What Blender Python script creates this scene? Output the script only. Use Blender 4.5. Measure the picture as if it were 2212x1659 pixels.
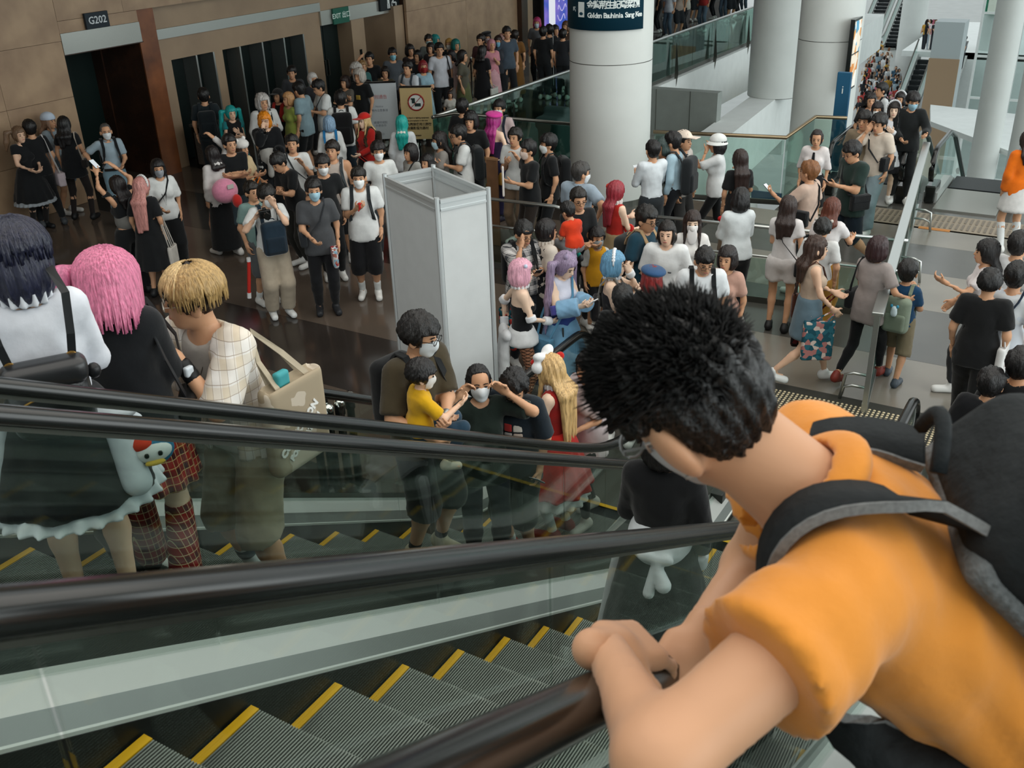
import bpy, math, random
import numpy as np
from mathutils import Matrix, Vector

for _o in list(bpy.data.objects):
    bpy.data.objects.remove(_o, do_unlink=True)
scene = bpy.context.scene
col = scene.collection
random.seed(4)
rng = np.random.default_rng(7)

# ------------------------------------------------------------------ camera
CAM_H = 4.9
FPX, CXP, CYP = 2150.0, 1106.0, 829.5          # lens in pixels of the 2212 x 1659 photograph
MW = np.array([[0.8602413244727702, 0.2050238245249552, -0.466851255804774],
               [0.5089347891376286, -0.4011873579316124, 0.7615996876583457],
               [-0.031148741142647134, -0.8927563694609033, -0.44946170105161976]])
cam_d = bpy.data.cameras.new('camera')
cam_d.sensor_width = 36.0
cam_d.lens = 36.0 * FPX / 2212.0
cam_d.clip_start = 0.05
cam_d.clip_end = 400
cam_d.dof.use_dof = True
cam_d.dof.focus_distance = 8.5
cam_d.dof.aperture_fstop = 9.0
cam = bpy.data.objects.new('camera', cam_d)
col.objects.link(cam)
_r, _d, _f = MW[:, 0], MW[:, 1], MW[:, 2]
cam.matrix_world = Matrix(((_r[0], -_d[0], -_f[0], 0), (_r[1], -_d[1], -_f[1], 0),
                           (_r[2], -_d[2], -_f[2], CAM_H), (0, 0, 0, 1)))
scene.camera = cam

# ------------------------------------------------------------------ light
scene.view_settings.view_transform = 'Standard'
scene.view_settings.look = 'None'
scene.view_settings.exposure = 0.12
scene.view_settings.gamma = 1.0
scene.view_settings.use_curve_mapping = False
world = bpy.data.worlds.new('world')
scene.world = world
world.use_nodes = True
_bg = world.node_tree.nodes['Background']
_bg.inputs[0].default_value = (0.90, 0.97, 0.98, 1)
_bg.inputs[1].default_value = 1.0


def area_light(name, loc, target, size, size_y, power, colr):
    ld = bpy.data.lights.new(name, 'AREA')
    ld.shape = 'RECTANGLE'
    ld.size, ld.size_y, ld.energy, ld.color = size, size_y, power, colr
    o = bpy.data.objects.new(name, ld)
    col.objects.link(o)
    o.location = loc
    o.rotation_euler = (Vector(target) - Vector(loc)).to_track_quat('-Z', 'Y').to_euler()
    return o


area_light('window_daylight', (16, 14, 7.5), (-6, 12, 0.5), 40, 12, 3600, (0.93, 1.0, 0.99))
area_light('ceiling_lights', (-1.5, 8, 9.3), (-1.5, 8, 0), 11, 22, 1300, (1.0, 0.97, 0.91))  # one broad lamp standing in for the hall's ceiling lights

# ------------------------------------------------------------------ helpers
def ray(px, py):
    v = np.array([px - CXP, py - CYP, FPX])
    return MW @ (v / np.linalg.norm(v))


def at_z(px, py, z):
    w = ray(px, py)
    return w * ((z - CAM_H) / w[2]) + np.array([0, 0, CAM_H])


def at_x(px, py, x):
    w = ray(px, py)
    return w * (x / w[0]) + np.array([0, 0, CAM_H])


def at_y(px, py, y):
    w = ray(px, py)
    return w * (y / w[1]) + np.array([0, 0, CAM_H])


def at_d(px, py, d):
    """point seen at a pixel, d metres along the lens axis"""
    return MW @ (np.array([(px - CXP) / FPX, (py - CYP) / FPX, 1.0]) * d) + np.array([0, 0, CAM_H])


def tag(o, label=None, cat=None, group=None, kind=None):
    if label:
        o['label'] = label
    if cat:
        o['category'] = cat
    if group:
        o['group'] = group
    if kind:
        o['kind'] = kind
    return o


def empty(name, loc=(0, 0, 0), rz=0.0, parent=None):
    o = bpy.data.objects.new(name, None)
    o.empty_display_size = 0.1
    o.location = loc
    o.rotation_euler = (0, 0, rz)
    col.objects.link(o)
    if parent:
        o.parent = parent
    return o


def srgb(c):
    if isinstance(c, str):
        c = c.lstrip('#')
        c = c if len(c) == 6 else ''.join(x * 2 for x in c)
        c = [int(c[i:i + 2], 16) / 255 for i in (0, 2, 4)]
    return tuple((x / 12.92 if x <= 0.04045 else ((x + 0.055) / 1.055) ** 2.4) for x in c) + (1,)


_mats = {}


def mat(c, rough=0.8, metal=0.0, spec=0.3, name=None, emit=0.0, sheen=0.0, noise=0.0, nscale=30.0, bump=0.0,
        stretch=None, alpha=None):
    """plain procedural material: colour with optional noise variation and bump"""
    key = (c, rough, metal, spec, emit, sheen, noise, nscale, bump, stretch)
    if key in _mats:
        return _mats[key]
    m = bpy.data.materials.new(name or 'surface')
    m.use_nodes = True
    nt = m.node_tree
    b = nt.nodes['Principled BSDF']
    base = srgb(c)
    b.inputs['Base Color'].default_value = base
    b.inputs['Roughness'].default_value = rough
    b.inputs['Metallic'].default_value = metal
    b.inputs['Specular IOR Level'].default_value = spec
    if sheen:
        b.inputs['Sheen Weight'].default_value = sheen
    if emit:
        b.inputs['Emission Color'].default_value = base
        b.inputs['Emission Strength'].default_value = emit
    if noise or bump:
        tc = nt.nodes.new('ShaderNodeTexCoord')
        mp = nt.nodes.new('ShaderNodeMapping')
        if stretch:
            mp.inputs['Scale'].default_value = stretch
        nt.links.new(tc.outputs['Object'], mp.inputs['Vector'])
        nz = nt.nodes.new('ShaderNodeTexNoise')
        nz.inputs['Scale'].default_value = nscale
        nz.inputs['Detail'].default_value = 5
        nt.links.new(mp.outputs[0], nz.inputs['Vector'])
        if noise:
            mx = nt.nodes.new('ShaderNodeMix')
            mx.data_type = 'RGBA'
            mx.inputs['A'].default_value = tuple(x * (1 - noise) for x in base[:3]) + (1,)
            mx.inputs['B'].default_value = tuple(min(1, x * (1 + noise)) for x in base[:3]) + (1,)
            mr = nt.nodes.new('ShaderNodeMapRange')
            mr.inputs['From Min'].default_value = 0.3
            mr.inputs['From Max'].default_value = 0.7
            nt.links.new(nz.outputs['Fac'], mr.inputs['Value'])
            nt.links.new(mr.outputs[0], mx.inputs['Factor'])
            nt.links.new(mx.outputs['Result'], b.inputs['Base Color'])
        if bump:
            bp = nt.nodes.new('ShaderNodeBump')
            bp.inputs['Strength'].default_value = bump
            bp.inputs['Distance'].default_value = 0.02
            nt.links.new(nz.outputs['Fac'], bp.inputs['Height'])
            nt.links.new(bp.outputs[0], b.inputs['Normal'])
    _mats[key] = m
    return m


def glass(c='#cfe6df', rough=0.02, mixf=0.82, name='glass'):
    """clear panel: mostly transparent with a mirror-like coat"""
    key = ('glass', c, rough, mixf)
    if key in _mats:
        return _mats[key]
    m = bpy.data.materials.new(name)
    m.use_nodes = True
    nt = m.node_tree
    nt.nodes.remove(nt.nodes['Principled BSDF'])
    out = nt.nodes['Material Output']
    tr = nt.nodes.new('ShaderNodeBsdfTransparent')
    tr.inputs[0].default_value = srgb(c)
    gl = nt.nodes.new('ShaderNodeBsdfGlossy')
    gl.inputs['Roughness'].default_value = rough
    gl.inputs[0].default_value = (0.9, 1, 0.97, 1)
    fr = nt.nodes.new('ShaderNodeLayerWeight')
    fr.inputs[0].default_value = 0.5
    pw = nt.nodes.new('ShaderNodeMath')
    pw.operation = 'POWER'
    pw.inputs[1].default_value = 4.0
    nt.links.new(fr.outputs['Facing'], pw.inputs[0])
    mt = nt.nodes.new('ShaderNodeMath')
    mt.operation = 'MULTIPLY_ADD'
    mt.inputs[1].default_value = 0.45
    mt.inputs[2].default_value = (1 - mixf) * 0.12 + .012
    nt.links.new(pw.outputs[0], mt.inputs[0])
    mx = nt.nodes.new('ShaderNodeMixShader')
    nt.links.new(mt.outputs[0], mx.inputs[0])
    nt.links.new(tr.outputs[0], mx.inputs[1])
    nt.links.new(gl.outputs[0], mx.inputs[2])
    nt.links.new(mx.outputs[0], out.inputs[0])
    _mats[key] = m
    return m


def pattern_mat(kind, cols, scale=10.0, rough=0.85):
    """cloth prints made from nodes: plaid, stripes, floral/blob print, fishnet, camouflage"""
    key = (kind, tuple(cols), scale)
    if key in _mats:
        return _mats[key]
    m = bpy.data.materials.new('cloth_' + kind)
    m.use_nodes = True
    nt = m.node_tree
    N, L = nt.nodes, nt.links
    b = N['Principled BSDF']
    b.inputs['Roughness'].default_value = rough
    b.inputs['Specular IOR Level'].default_value = 0.2
    tc = N.new('ShaderNodeTexCoord')
    sp = N.new('ShaderNodeSeparateXYZ')
    L.new(tc.outputs['Object'], sp.inputs[0])

    def math_(op, a, bb=None):
        n = N.new('ShaderNodeMath')
        n.operation = op
        for i, v in enumerate((a, bb)):
            if v is None:
                continue
            if isinstance(v, (int, float)):
                n.inputs[i].default_value = v
            else:
                L.new(v, n.inputs[i])
        return n.outputs[0]

    def mixc(f, a, bb):
        n = N.new('ShaderNodeMix')
        n.data_type = 'RGBA'
        for k, v in (('Factor', f), ('A', a), ('B', bb)):
            if isinstance(v, tuple):
                n.inputs[k].default_value = v
            else:
                L.new(v, n.inputs[k])
        return n.outputs['Result']
    C = [srgb(c) for c in cols]
    if kind == 'plaid':
        hx = math_('ADD', sp.outputs[0], sp.outputs[1])

        def lines(v, s, w):
            f = math_('FRACT', math_('MULTIPLY', v, s))
            return math_('LESS_THAN', f, w)
        wide = math_('MULTIPLY', math_('ADD', lines(hx, scale, 0.42), lines(sp.outputs[2], scale, 0.42)), 0.5)
        tw = 0.05 if scale == 10 else 0.09
        thin = math_('MAXIMUM', lines(hx, scale * 2, tw), lines(sp.outputs[2], scale * 2, tw))
        c1 = mixc(wide, C[0], C[1])
        L.new(mixc(thin, c1, C[2]), b.inputs['Base Color'])
    elif kind == 'stripes':
        f = math_('FRACT', math_('MULTIPLY', sp.outputs[2], scale))
        L.new(mixc(math_('LESS_THAN', f, 0.35), C[0], C[1]), b.inputs['Base Color'])
    elif kind == 'blobs':
        vo = N.new('ShaderNodeTexVoronoi')
        vo.inputs['Scale'].default_value = scale
        L.new(tc.outputs['Object'], vo.inputs['Vector'])
        rp = N.new('ShaderNodeValToRGB')
        rp.color_ramp.interpolation = 'CONSTANT'
        el = rp.color_ramp.elements
        el[0].color = C[0]
        el[0].position = 0
        el[1].color = C[-1]
        el[1].position = 1 - 1 / len(C)
        for i in range(1, len(C) - 1):
            e = el.new(i / len(C))
            e.color = C[i]
        s2 = N.new('ShaderNodeSeparateColor')
        L.new(vo.outputs['Color'], s2.inputs[0])
        L.new(s2.outputs[0], rp.inputs[0])
        L.new(rp.outputs[0], b.inputs['Base Color'])
    elif kind == 'net':
        hx = math_('MULTIPLY', math_('ARCTAN2', sp.outputs[0], sp.outputs[1]), 0.07)
        a1 = math_('FRACT', math_('MULTIPLY', math_('ADD', hx, sp.outputs[2]), scale))
        a2 = math_('FRACT', math_('MULTIPLY', math_('SUBTRACT', hx, sp.outputs[2]), scale))
        f = math_('MAXIMUM', math_('LESS_THAN', a1, 0.2), math_('LESS_THAN', a2, 0.2))
        L.new(mixc(f, C[0], C[1]), b.inputs['Base Color'])
    elif kind == 'camo':
        nz = N.new('ShaderNodeTexNoise')
        nz.inputs['Scale'].default_value = scale
        L.new(tc.outputs['Object'], nz.inputs['Vector'])
        f = math_('GREATER_THAN', nz.outputs['Fac'], 0.5)
        L.new(mixc(f, C[0], C[1]), b.inputs['Base Color'])
    _mats[key] = m
    return m


# ---- plain mesh builder
class MB:
    def __init__(s):
        s.v, s.f = [], []

    def box(s, lo, hi):
        n = len(s.v)
        (a, b, c), (d, e, g) = lo, hi
        s.v += [(a, b, c), (d, b, c), (d, e, c), (a, e, c), (a, b, g), (d, b, g), (d, e, g), (a, e, g)]
        s.f += [tuple(n + i for i in q) for q in
                ((0, 3, 2, 1), (4, 5, 6, 7), (0, 1, 5, 4), (1, 2, 6, 5), (2, 3, 7, 6), (3, 0, 4, 7))]
        return s

    def obox(s, p, q, w, h, up=(0, 0, 1)):
        """beam of width w and height h from p to q"""
        return s.sweep([p, q], [(-w / 2, -h / 2), (w / 2, -h / 2), (w / 2, h / 2), (-w / 2, h / 2)], up)

    def sweep(s, path, prof, up=(0, 0, 1), closed=False, caps=True, scale=None):
        P = [np.array(p, float) for p in path]
        m, k = len(P), len(prof)
        n0 = len(s.v)
        up = np.array(up, float)
        for i in range(m):
            if closed:
                t = P[(i + 1) % m] - P[i - 1]
            else:
                t = P[min(i + 1, m - 1)] - P[max(i - 1, 0)]
            t = t / (np.linalg.norm(t) + 1e-9)
            sd = np.cross(t, up)
            if np.linalg.norm(sd) < 1e-4:
                sd = np.cross(t, (1, 0, 0))
            sd /= np.linalg.norm(sd)
            u = np.cross(sd, t)
            sc = 1 if scale is None else scale[i]
            for (x, y) in prof:
                s.v.append(tuple(P[i] + sd * x * sc + u * y * sc))
        for i in range(m if closed else m - 1):
            a, b2 = n0 + i * k, n0 + ((i + 1) % m) * k
            for j in range(k):
                j2 = (j + 1) % k
                s.f.append((a + j, a + j2, b2 + j2, b2 + j))
        if caps and not closed:
            s.f.append(tuple(n0 + j for j in range(k))[::-1])
            s.f.append(tuple(n0 + (m - 1) * k + j for j in range(k)))
        return s

    def tube(s, path, r, n=8, closed=False, scale=None):
        prof = [(math.cos(2 * math.pi * i / n) * r, math.sin(2 * math.pi * i / n) * r) for i in range(n)]
        return s.sweep(path, prof, closed=closed, scale=scale)

    def lathe(s, prof, c=(0, 0, 0), n=24, a0=0.0, a1=None):
        n0 = len(s.v)
        full = a1 is None
        a1 = a0 + 2 * math.pi if full else a1
        m = n if full else n + 1
        for (r, z) in prof:
            for i in range(m):
                a = a0 + (a1 - a0) * i / n
                s.v.append((c[0] + r * math.cos(a), c[1] + r * math.sin(a), c[2] + z))
        for j in range(len(prof) - 1):
            for i in range(n):
                i2 = (i + 1) % m
                s.f.append((n0 + j * m + i, n0 + j * m + i2, n0 + (j + 1) * m + i2, n0 + (j + 1) * m + i))
        return s

    def quad(s, *p):
        n = len(s.v)
        s.v += [tuple(q) for q in p]
        s.f.append(tuple(range(n, n + len(p))))
        return s

    def prism(s, pts, z0, z1):
        n, k = len(s.v), len(pts)
        s.v += [(x, y, z0) for x, y in pts] + [(x, y, z1) for x, y in pts]
        s.f.append(tuple(range(n, n + k))[::-1])
        s.f.append(tuple(range(n + k, n + 2 * k)))
        for i in range(k):
            j = (i + 1) % k
            s.f.append((n + i, n + j, n + k + j, n + k + i))
        return s

    def ball(s, c, r, n=10):
        rx, ry, rz = r if isinstance(r, (tuple, list)) else (r, r, r)
        n0 = len(s.v)
        m = n // 2 + 1
        for j in range(m):
            t = math.pi * j / (m - 1)
            for i in range(n):
                a = 2 * math.pi * i / n
                s.v.append((c[0] + rx * math.sin(t) * math.cos(a), c[1] + ry * math.sin(t) * math.sin(a),
                            c[2] + rz * math.cos(t)))
        for j in range(m - 1):
            for i in range(n):
                i2 = (i + 1) % n
                s.f.append((n0 + j * n + i, n0 + (j + 1) * n + i, n0 + (j + 1) * n + i2, n0 + j * n + i2))
        return s

    def mesh(s, name, m=None, smooth=False):
        me = bpy.data.meshes.new(name)
        me.from_pydata(s.v, [], s.f)
        if smooth:
            me.shade_smooth()
        if m:
            me.materials.append(m)
        return me

    def build(s, name, m, parent=None, smooth=False, loc=None, bevel=0.0):
        o = bpy.data.objects.new(name, s.mesh(name, m, smooth))
        col.objects.link(o)
        if parent:
            o.parent = parent
        if loc is not None:
            o.location = loc
        if bevel:
            bv = o.modifiers.new('bevel', 'BEVEL')
            bv.width = bevel
            bv.segments = 2
        return o


def add_obj(name, me, parent=None, loc=None, rz=None):
    o = bpy.data.objects.new(name, me)
    col.objects.link(o)
    if parent:
        o.parent = parent
    if loc is not None:
        o.location = loc
    if rz is not None:
        o.rotation_euler = (0, 0, rz)
    return o


def text_obj(name, body, size, m, parent, mw, align='CENTER', bold=0.0, depth=0.002, shear=0.0):
    cu = bpy.data.curves.new(name, 'FONT')
    cu.body = body
    cu.size = size
    cu.align_x = align
    cu.align_y = 'CENTER'
    cu.extrude = depth
    cu.offset = bold
    cu.shear = shear
    cu.resolution_u = 2
    t = bpy.data.objects.new(name, cu)
    me = bpy.data.meshes.new_from_object(t)
    bpy.data.objects.remove(t)
    bpy.data.curves.remove(cu)
    me.materials.clear()
    me.materials.append(m)
    o = bpy.data.objects.new(name, me)
    col.objects.link(o)
    o.parent = parent
    o.matrix_local = mw
    return o


def frame(o, x, y):
    """4x4 with local x axis x, local y axis y at origin o"""
    x = Vector(x).normalized()
    y = Vector(y)
    z = x.cross(y).normalized()
    y = z.cross(x)
    return Matrix(((x.x, y.x, z.x, o[0]), (x.y, y.y, z.y, o[1]), (x.z, y.z, z.z, o[2]), (0, 0, 0, 1)))


# ---- signed distance surfaces: smooth organic shapes meshed with surface nets
def np_mesh(name, V, Q, m=None):
    me = bpy.data.meshes.new(name)
    n, k = len(V), len(Q)
    me.vertices.add(n)
    me.vertices.foreach_set('co', np.ascontiguousarray(V, np.float32).ravel())
    me.loops.add(4 * k)
    me.loops.foreach_set('vertex_index', np.ascontiguousarray(Q, np.int32).ravel())
    me.polygons.add(k)
    me.polygons.foreach_set('loop_start', np.arange(0, 4 * k, 4, dtype=np.int32))
    me.polygons.foreach_set('use_smooth', np.ones(k, bool))
    me.update(calc_edges=True)
    if m:
        me.materials.append(m)
    return me


_CO = np.array([(i & 1, (i >> 1) & 1, (i >> 2) & 1) for i in range(8)])
_ED = [(a, b) for a in range(8) for b in range(a + 1, 8) if bin(a ^ b).count('1') == 1]


def surface_nets(F, o, h):
    S = F < 0
    c = S[:-1, :-1, :-1].astype(np.int8)
    tot = np.zeros_like(c)
    for (i, j, k) in _CO:
        tot = tot + S[i:S.shape[0] - 1 + i, j:S.shape[1] - 1 + j, k:S.shape[2] - 1 + k]
    act = np.argwhere((tot > 0) & (tot < 8))
    if len(act) == 0:
        return np.zeros((0, 3)), np.zeros((0, 4), int)
    idx = -np.ones(c.shape, np.int32)
    idx[act[:, 0], act[:, 1], act[:, 2]] = np.arange(len(act))
    val = np.stack([F[act[:, 0] + i, act[:, 1] + j, act[:, 2] + k] for (i, j, k) in _CO], 1)
    P = np.zeros((len(act), 3))
    cnt = np.zeros(len(act))
    for a, b in _ED:
        va, vb = val[:, a], val[:, b]
        mk = (va < 0) != (vb < 0)
        t = np.where(mk, va / np.where(mk, va - vb, 1), 0)
        P += mk[:, None] * (_CO[a] + t[:, None] * (_CO[b] - _CO[a]))
        cnt += mk
    V = (act + P / cnt[:, None]) * h + o
    Q = []
    for ax in range(3):
        sl0 = [slice(1, -1)] * 3
        sl0[ax] = slice(0, -1)
        sl1 = [slice(1, -1)] * 3
        sl1[ax] = slice(1, None)
        A, B = S[tuple(sl0)], S[tuple(sl1)]
        e = np.argwhere(A != B)
        if len(e) == 0:
            continue
        flip = A[e[:, 0], e[:, 1], e[:, 2]]
        off = np.ones(3, int)
        off[ax] = 0
        e = e + off
        b1, b2 = [(1, 2), (2, 0), (0, 1)][ax]
        d1 = np.zeros(3, int)
        d1[b1] = 1
        d2 = np.zeros(3, int)
        d2[b2] = 1
        q = [idx[tuple((e - x).T)] for x in (d1 + d2, d2, 0 * d1, d1)]
        q = np.stack(q, 1)
        q[~flip] = q[~flip][:, ::-1]
        Q.append(q)
    Q = np.concatenate(Q)
    return V, Q[(Q >= 0).all(1)]


def rotx(a):
    c, s = math.cos(a), math.sin(a)
    return np.array([[1, 0, 0], [0, c, -s], [0, s, c]])


def rotz(a):
    c, s = math.cos(a), math.sin(a)
    return np.array([[c, -s, 0], [s, c, 0], [0, 0, 1]])


def roty(a):
    c, s = math.cos(a), math.sin(a)
    return np.array([[c, 0, s], [0, 1, 0], [-s, 0, c]])


I3 = np.eye(3)


class SDF:
    def __init__(s):
        s.p = []

    def rc(s, a, b, r1, r2=None, k=0.03, op='u'):
        a, b = np.array(a, float), np.array(b, float)
        r2 = r1 if r2 is None else r2
        R = max(r1, r2)
        ba = b - a
        L2 = float(ba @ ba) + 1e-9

        def fn(x, y, z):
            px, py, pz = x - a[0], y - a[1], z - a[2]
            t = np.clip((px * ba[0] + py * ba[1] + pz * ba[2]) / L2, 0, 1)
            return np.sqrt((px - t * ba[0]) ** 2 + (py - t * ba[1]) ** 2 + (pz - t * ba[2]) ** 2) - (r1 + (r2 - r1) * t)
        s.p.append((op, fn, np.minimum(a, b) - R, np.maximum(a, b) + R, k))
        return s

    def ell(s, c, r, M=I3, k=0.03, op='u'):
        c, r = np.array(c, float), np.array(r, float)
        R = np.sqrt(((M * r) ** 2).sum(1))

        def fn(x, y, z):
            px, py, pz = x - c[0], y - c[1], z - c[2]
            q = [px * M[0, i] + py * M[1, i] + pz * M[2, i] for i in range(3)]
            k0 = np.sqrt(sum((q[i] / r[i]) ** 2 for i in range(3)))
            k1 = np.sqrt(sum((q[i] / r[i] ** 2) ** 2 for i in range(3))) + 1e-9
            return k0 * (k0 - 1) / k1
        s.p.append((op, fn, c - R, c + R, k))
        return s

    def box(s, c, hf, M=I3, rad=0.01, k=0.01, op='u'):
        c, hf = np.array(c, float), np.array(hf, float)
        R = np.abs(M) @ hf

        def fn(x, y, z):
            px, py, pz = x - c[0], y - c[1], z - c[2]
            q = [np.abs(px * M[0, i] + py * M[1, i] + pz * M[2, i]) - (hf[i] - rad) for i in range(3)]
            return np.sqrt(sum(np.maximum(v, 0) ** 2 for v in q)) + np.minimum(np.maximum(q[0], np.maximum(q[1], q[2])), 0) - rad
        s.p.append((op, fn, c - R, c + R, k))
        return s

    def plane(s, p, n, op='i'):
        """keep the side the normal points away from"""
        p, n = np.array(p, float), np.array(n, float)
        n = n / np.linalg.norm(n)

        def fn(x, y, z):
            return (x - p[0]) * n[0] + (y - p[1]) * n[1] + (z - p[2]) * n[2]
        s.p.append((op, fn, None, None, 0))
        return s

    def fn(s, fn, lo, hi, k=0.02, op='u'):
        s.p.append((op, fn, np.array(lo, float), np.array(hi, float), k))
        return s

    def field(s, h):
        us = [q for q in s.p if q[0] == 'u']
        lo = np.min([q[2] for q in us], 0) - 3 * h
        hi = np.max([q[3] for q in us], 0) + 3 * h
        n = np.ceil((hi - lo) / h).astype(int) + 1
        ax = [lo[i] + h * np.arange(n[i]) for i in range(3)]
        F = np.full(n, 10.0)
        for op, fn, a, b, k in s.p:
            if a is None:
                sl = [slice(0, n[i]) for i in range(3)]
            else:
                m = k + 2.5 * h
                sl = [slice(max(0, int((a[i] - m - lo[i]) / h)), min(n[i], int((b[i] + m - lo[i]) / h) + 2)) for i in range(3)]
                if any(q.stop <= q.start for q in sl):
                    continue
            x, y, z = ax[0][sl[0]][:, None, None], ax[1][sl[1]][None, :, None], ax[2][sl[2]][None, None, :]
            d = fn(x, y, z)
            sub = F[tuple(sl)]
            if op == 'u':
                if k > 0:
                    t = np.clip(0.5 + 0.5 * (d - sub) / k, 0, 1)
                    F[tuple(sl)] = d + (sub - d) * t - k * t * (1 - t)
                else:
                    F[tuple(sl)] = np.minimum(sub, d)
            elif op == 's':
                F[tuple(sl)] = np.maximum(sub, -d)
            elif op == 'i':
                F[tuple(sl)] = np.maximum(sub, d)
        return F, lo

    def mesh(s, h):
        F, lo = s.field(h)
        return surface_nets(F, lo, h)


def sdf_obj(name, sd, h, m, parent=None, scale=1.0, off=None):
    V, Q = sd.mesh(h)
    if off is not None:
        V = V - np.array(off)
    o = bpy.data.objects.new(name, np_mesh(name, V * scale, Q, m))
    col.objects.link(o)
    if parent:
        o.parent = parent
    return o
# ================================================================== materials of the place
def granite(c1, c2, rough, scale=260.0):
    m = bpy.data.materials.new('granite')
    m.use_nodes = True
    nt = m.node_tree
    b = nt.nodes['Principled BSDF']
    b.inputs['Roughness'].default_value = rough
    b.inputs['Specular IOR Level'].default_value = 0.5
    tc = nt.nodes.new('ShaderNodeTexCoord')
    nz = nt.nodes.new('ShaderNodeTexNoise')
    nz.inputs['Scale'].default_value = scale
    nz.inputs['Detail'].default_value = 3
    n2 = nt.nodes.new('ShaderNodeTexNoise')
    n2.inputs['Scale'].default_value = 1.3
    n2.inputs['Detail'].default_value = 4
    for n in (nz, n2):
        nt.links.new(tc.outputs['Object'], n.inputs['Vector'])
    ad = nt.nodes.new('ShaderNodeMath')
    ad.operation = 'MULTIPLY_ADD'
    ad.inputs[1].default_value = 0.45
    nt.links.new(n2.outputs['Fac'], ad.inputs[0])
    nt.links.new(nz.outputs['Fac'], ad.inputs[2])
    mr = nt.nodes.new('ShaderNodeMapRange')
    mr.inputs['From Min'].default_value = 0.5
    mr.inputs['From Max'].default_value = 0.95
    nt.links.new(ad.outputs[0], mr.inputs['Value'])
    mx = nt.nodes.new('ShaderNodeMix')
    mx.data_type = 'RGBA'
    mx.inputs['A'].default_value = srgb(c1)
    mx.inputs['B'].default_value = srgb(c2)
    nt.links.new(mr.outputs[0], mx.inputs['Factor'])
    nt.links.new(mx.outputs['Result'], b.inputs['Base Color'])
    return m


def veined(c1, c2, rough=0.3, scale=0.9):
    """polished stone with cloudy mottling and thin veins"""
    m = granite(c1, c2, rough, 3.0)
    return m


M_LIGHT = granite('#6a665e', '#8b857b', 0.25)
M_DARK = granite('#454441', '#5a5853', 0.22)
M_DARK_DIM = granite('#26221f', '#3a3430', 0.12)  # left side dark bands: glossier, with the dimmer light put into the colour
M_LIGHT_DIM = granite('#4a413a', '#62574d', 0.14)  # left side light bands, likewise darkened in colour for the dimmer light
M_TAN = granite('#8a7058', '#a88d70', 0.42, 2.2)
M_TAN2 = granite('#8d7760', '#9d866c', 0.45, 1.5)
M_RED = granite('#5c3622', '#86502f', 0.25, 2.5)
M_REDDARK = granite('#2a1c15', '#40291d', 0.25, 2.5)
M_STEEL = mat('#b7bbb8', 0.28, 0.9, name='steel')
M_STEELD = mat('#70706a', 0.3, 0.9, name='dark_steel')
M_BRONZE = mat('#8a7a62', 0.3, 0.85, name='bronze')
M_BLACK = mat('#101211', 0.22, 0, 0.5, name='black_rubber')
M_WHITE = mat('#d8dcda', 0.6, name='white_paint', noise=0.04, nscale=3)
M_COL = mat('#c9cdca', 0.55, name='column_paint', noise=0.03, nscale=2)
M_ALU = mat('#aeb0ae', 0.42, 0.35, 0.5, name='aluminium')
M_GREY = mat('#8b918d', 0.6, name='grey_panel', noise=0.05, nscale=4)
M_GLASS = glass('#f3f7f5', mixf=.8)
M_GLASSG = glass('#e4f1ec', mixf=0.5)
M_GLASSD = glass('#c9dfd8', mixf=0.4)

# ================================================================== floor, walls, ceiling
floor = MB()
floor.box((-17.5, -6, -0.4), (-4.45, 15.7, -0.02)).box((-4.45, 6.75, -0.4), (7, 15.7, -0.02))
floor.box((-17.5, 15.7, -0.4), (-10.8, 46, -0.02)).box((-4.5, 15.7, -0.4), (7, 17.3, -0.02))
floor = tag(floor.build('floor', M_DARK), 'polished granite concourse floor in light and dark bands', kind='structure')
# stone bands laid across the hall (edges read off the photograph)
bands = [(-6, 1.2, 0), (1.2, 3.4, 1), (3.4, 6.0, 0), (6.0, 7.35, 1), (7.35, 8.65, 0), (8.65, 10.85, 1), (10.85, 12.4, 0), (12.4, 13.72, 1),
         (13.72, 14.92, 0), (14.92, 17.2, 1)]
for y0, y1, lt in bands:
    for (x0, x1, mm) in ((-17.4, -5.2, (M_DARK_DIM, M_LIGHT_DIM)), (-5.2, 6.9, (M_DARK, M_LIGHT))):
        ya = y0
        if x0 > -5.5:
            ya = max(y0, 6.76)
            if y1 <= 6.76:
                continue
        if ya >= y1 or (x0 < -5.5 and y0 >= 15.7):
            continue
        yb = min(y1, 15.69)
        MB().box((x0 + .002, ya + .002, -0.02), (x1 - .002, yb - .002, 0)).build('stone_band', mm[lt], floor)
for i in range(22):
    y0 = 15.7 + i * 1.35
    MB().box((-17.4, y0 + .002, -0.02), (-10.82, y0 + 1.348, 0)).build('stone_band', (M_LIGHT_DIM, M_DARK_DIM)[i % 2], floor)
tag(MB().box((-60, -10, -8.6), (60, 140, -8.0)).build('floor_lower', mat('#8f9390', 0.35, noise=0.1, nscale=1)),
    'pale floor of the lower concourse far below', kind='structure')

XW = -15.62
wall = empty('wall_left', (XW, 0, 0))
tag(wall, 'tan stone wall with doors along the left side', kind='structure')


def panels(y0, y1, z0, z1, x, m, pw=1.35, ph=0.92, par=wall, name='stone_panel', depth=.08):
    ny = max(1, round((y1 - y0) / pw))
    nz = max(1, round((z1 - z0) / ph))
    dy, dz = (y1 - y0) / ny, (z1 - z0) / nz
    me = MB().box((-depth, .003, .003), (0, dy - .003, dz - .003)).mesh(name, m)
    for j in range(nz):
        for i in range(ny):
            o = add_obj(name, me, par)
            o.location = (x - XW + rng.uniform(-.003, .003), y0 + i * dy, z0 + j * dz)


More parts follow.
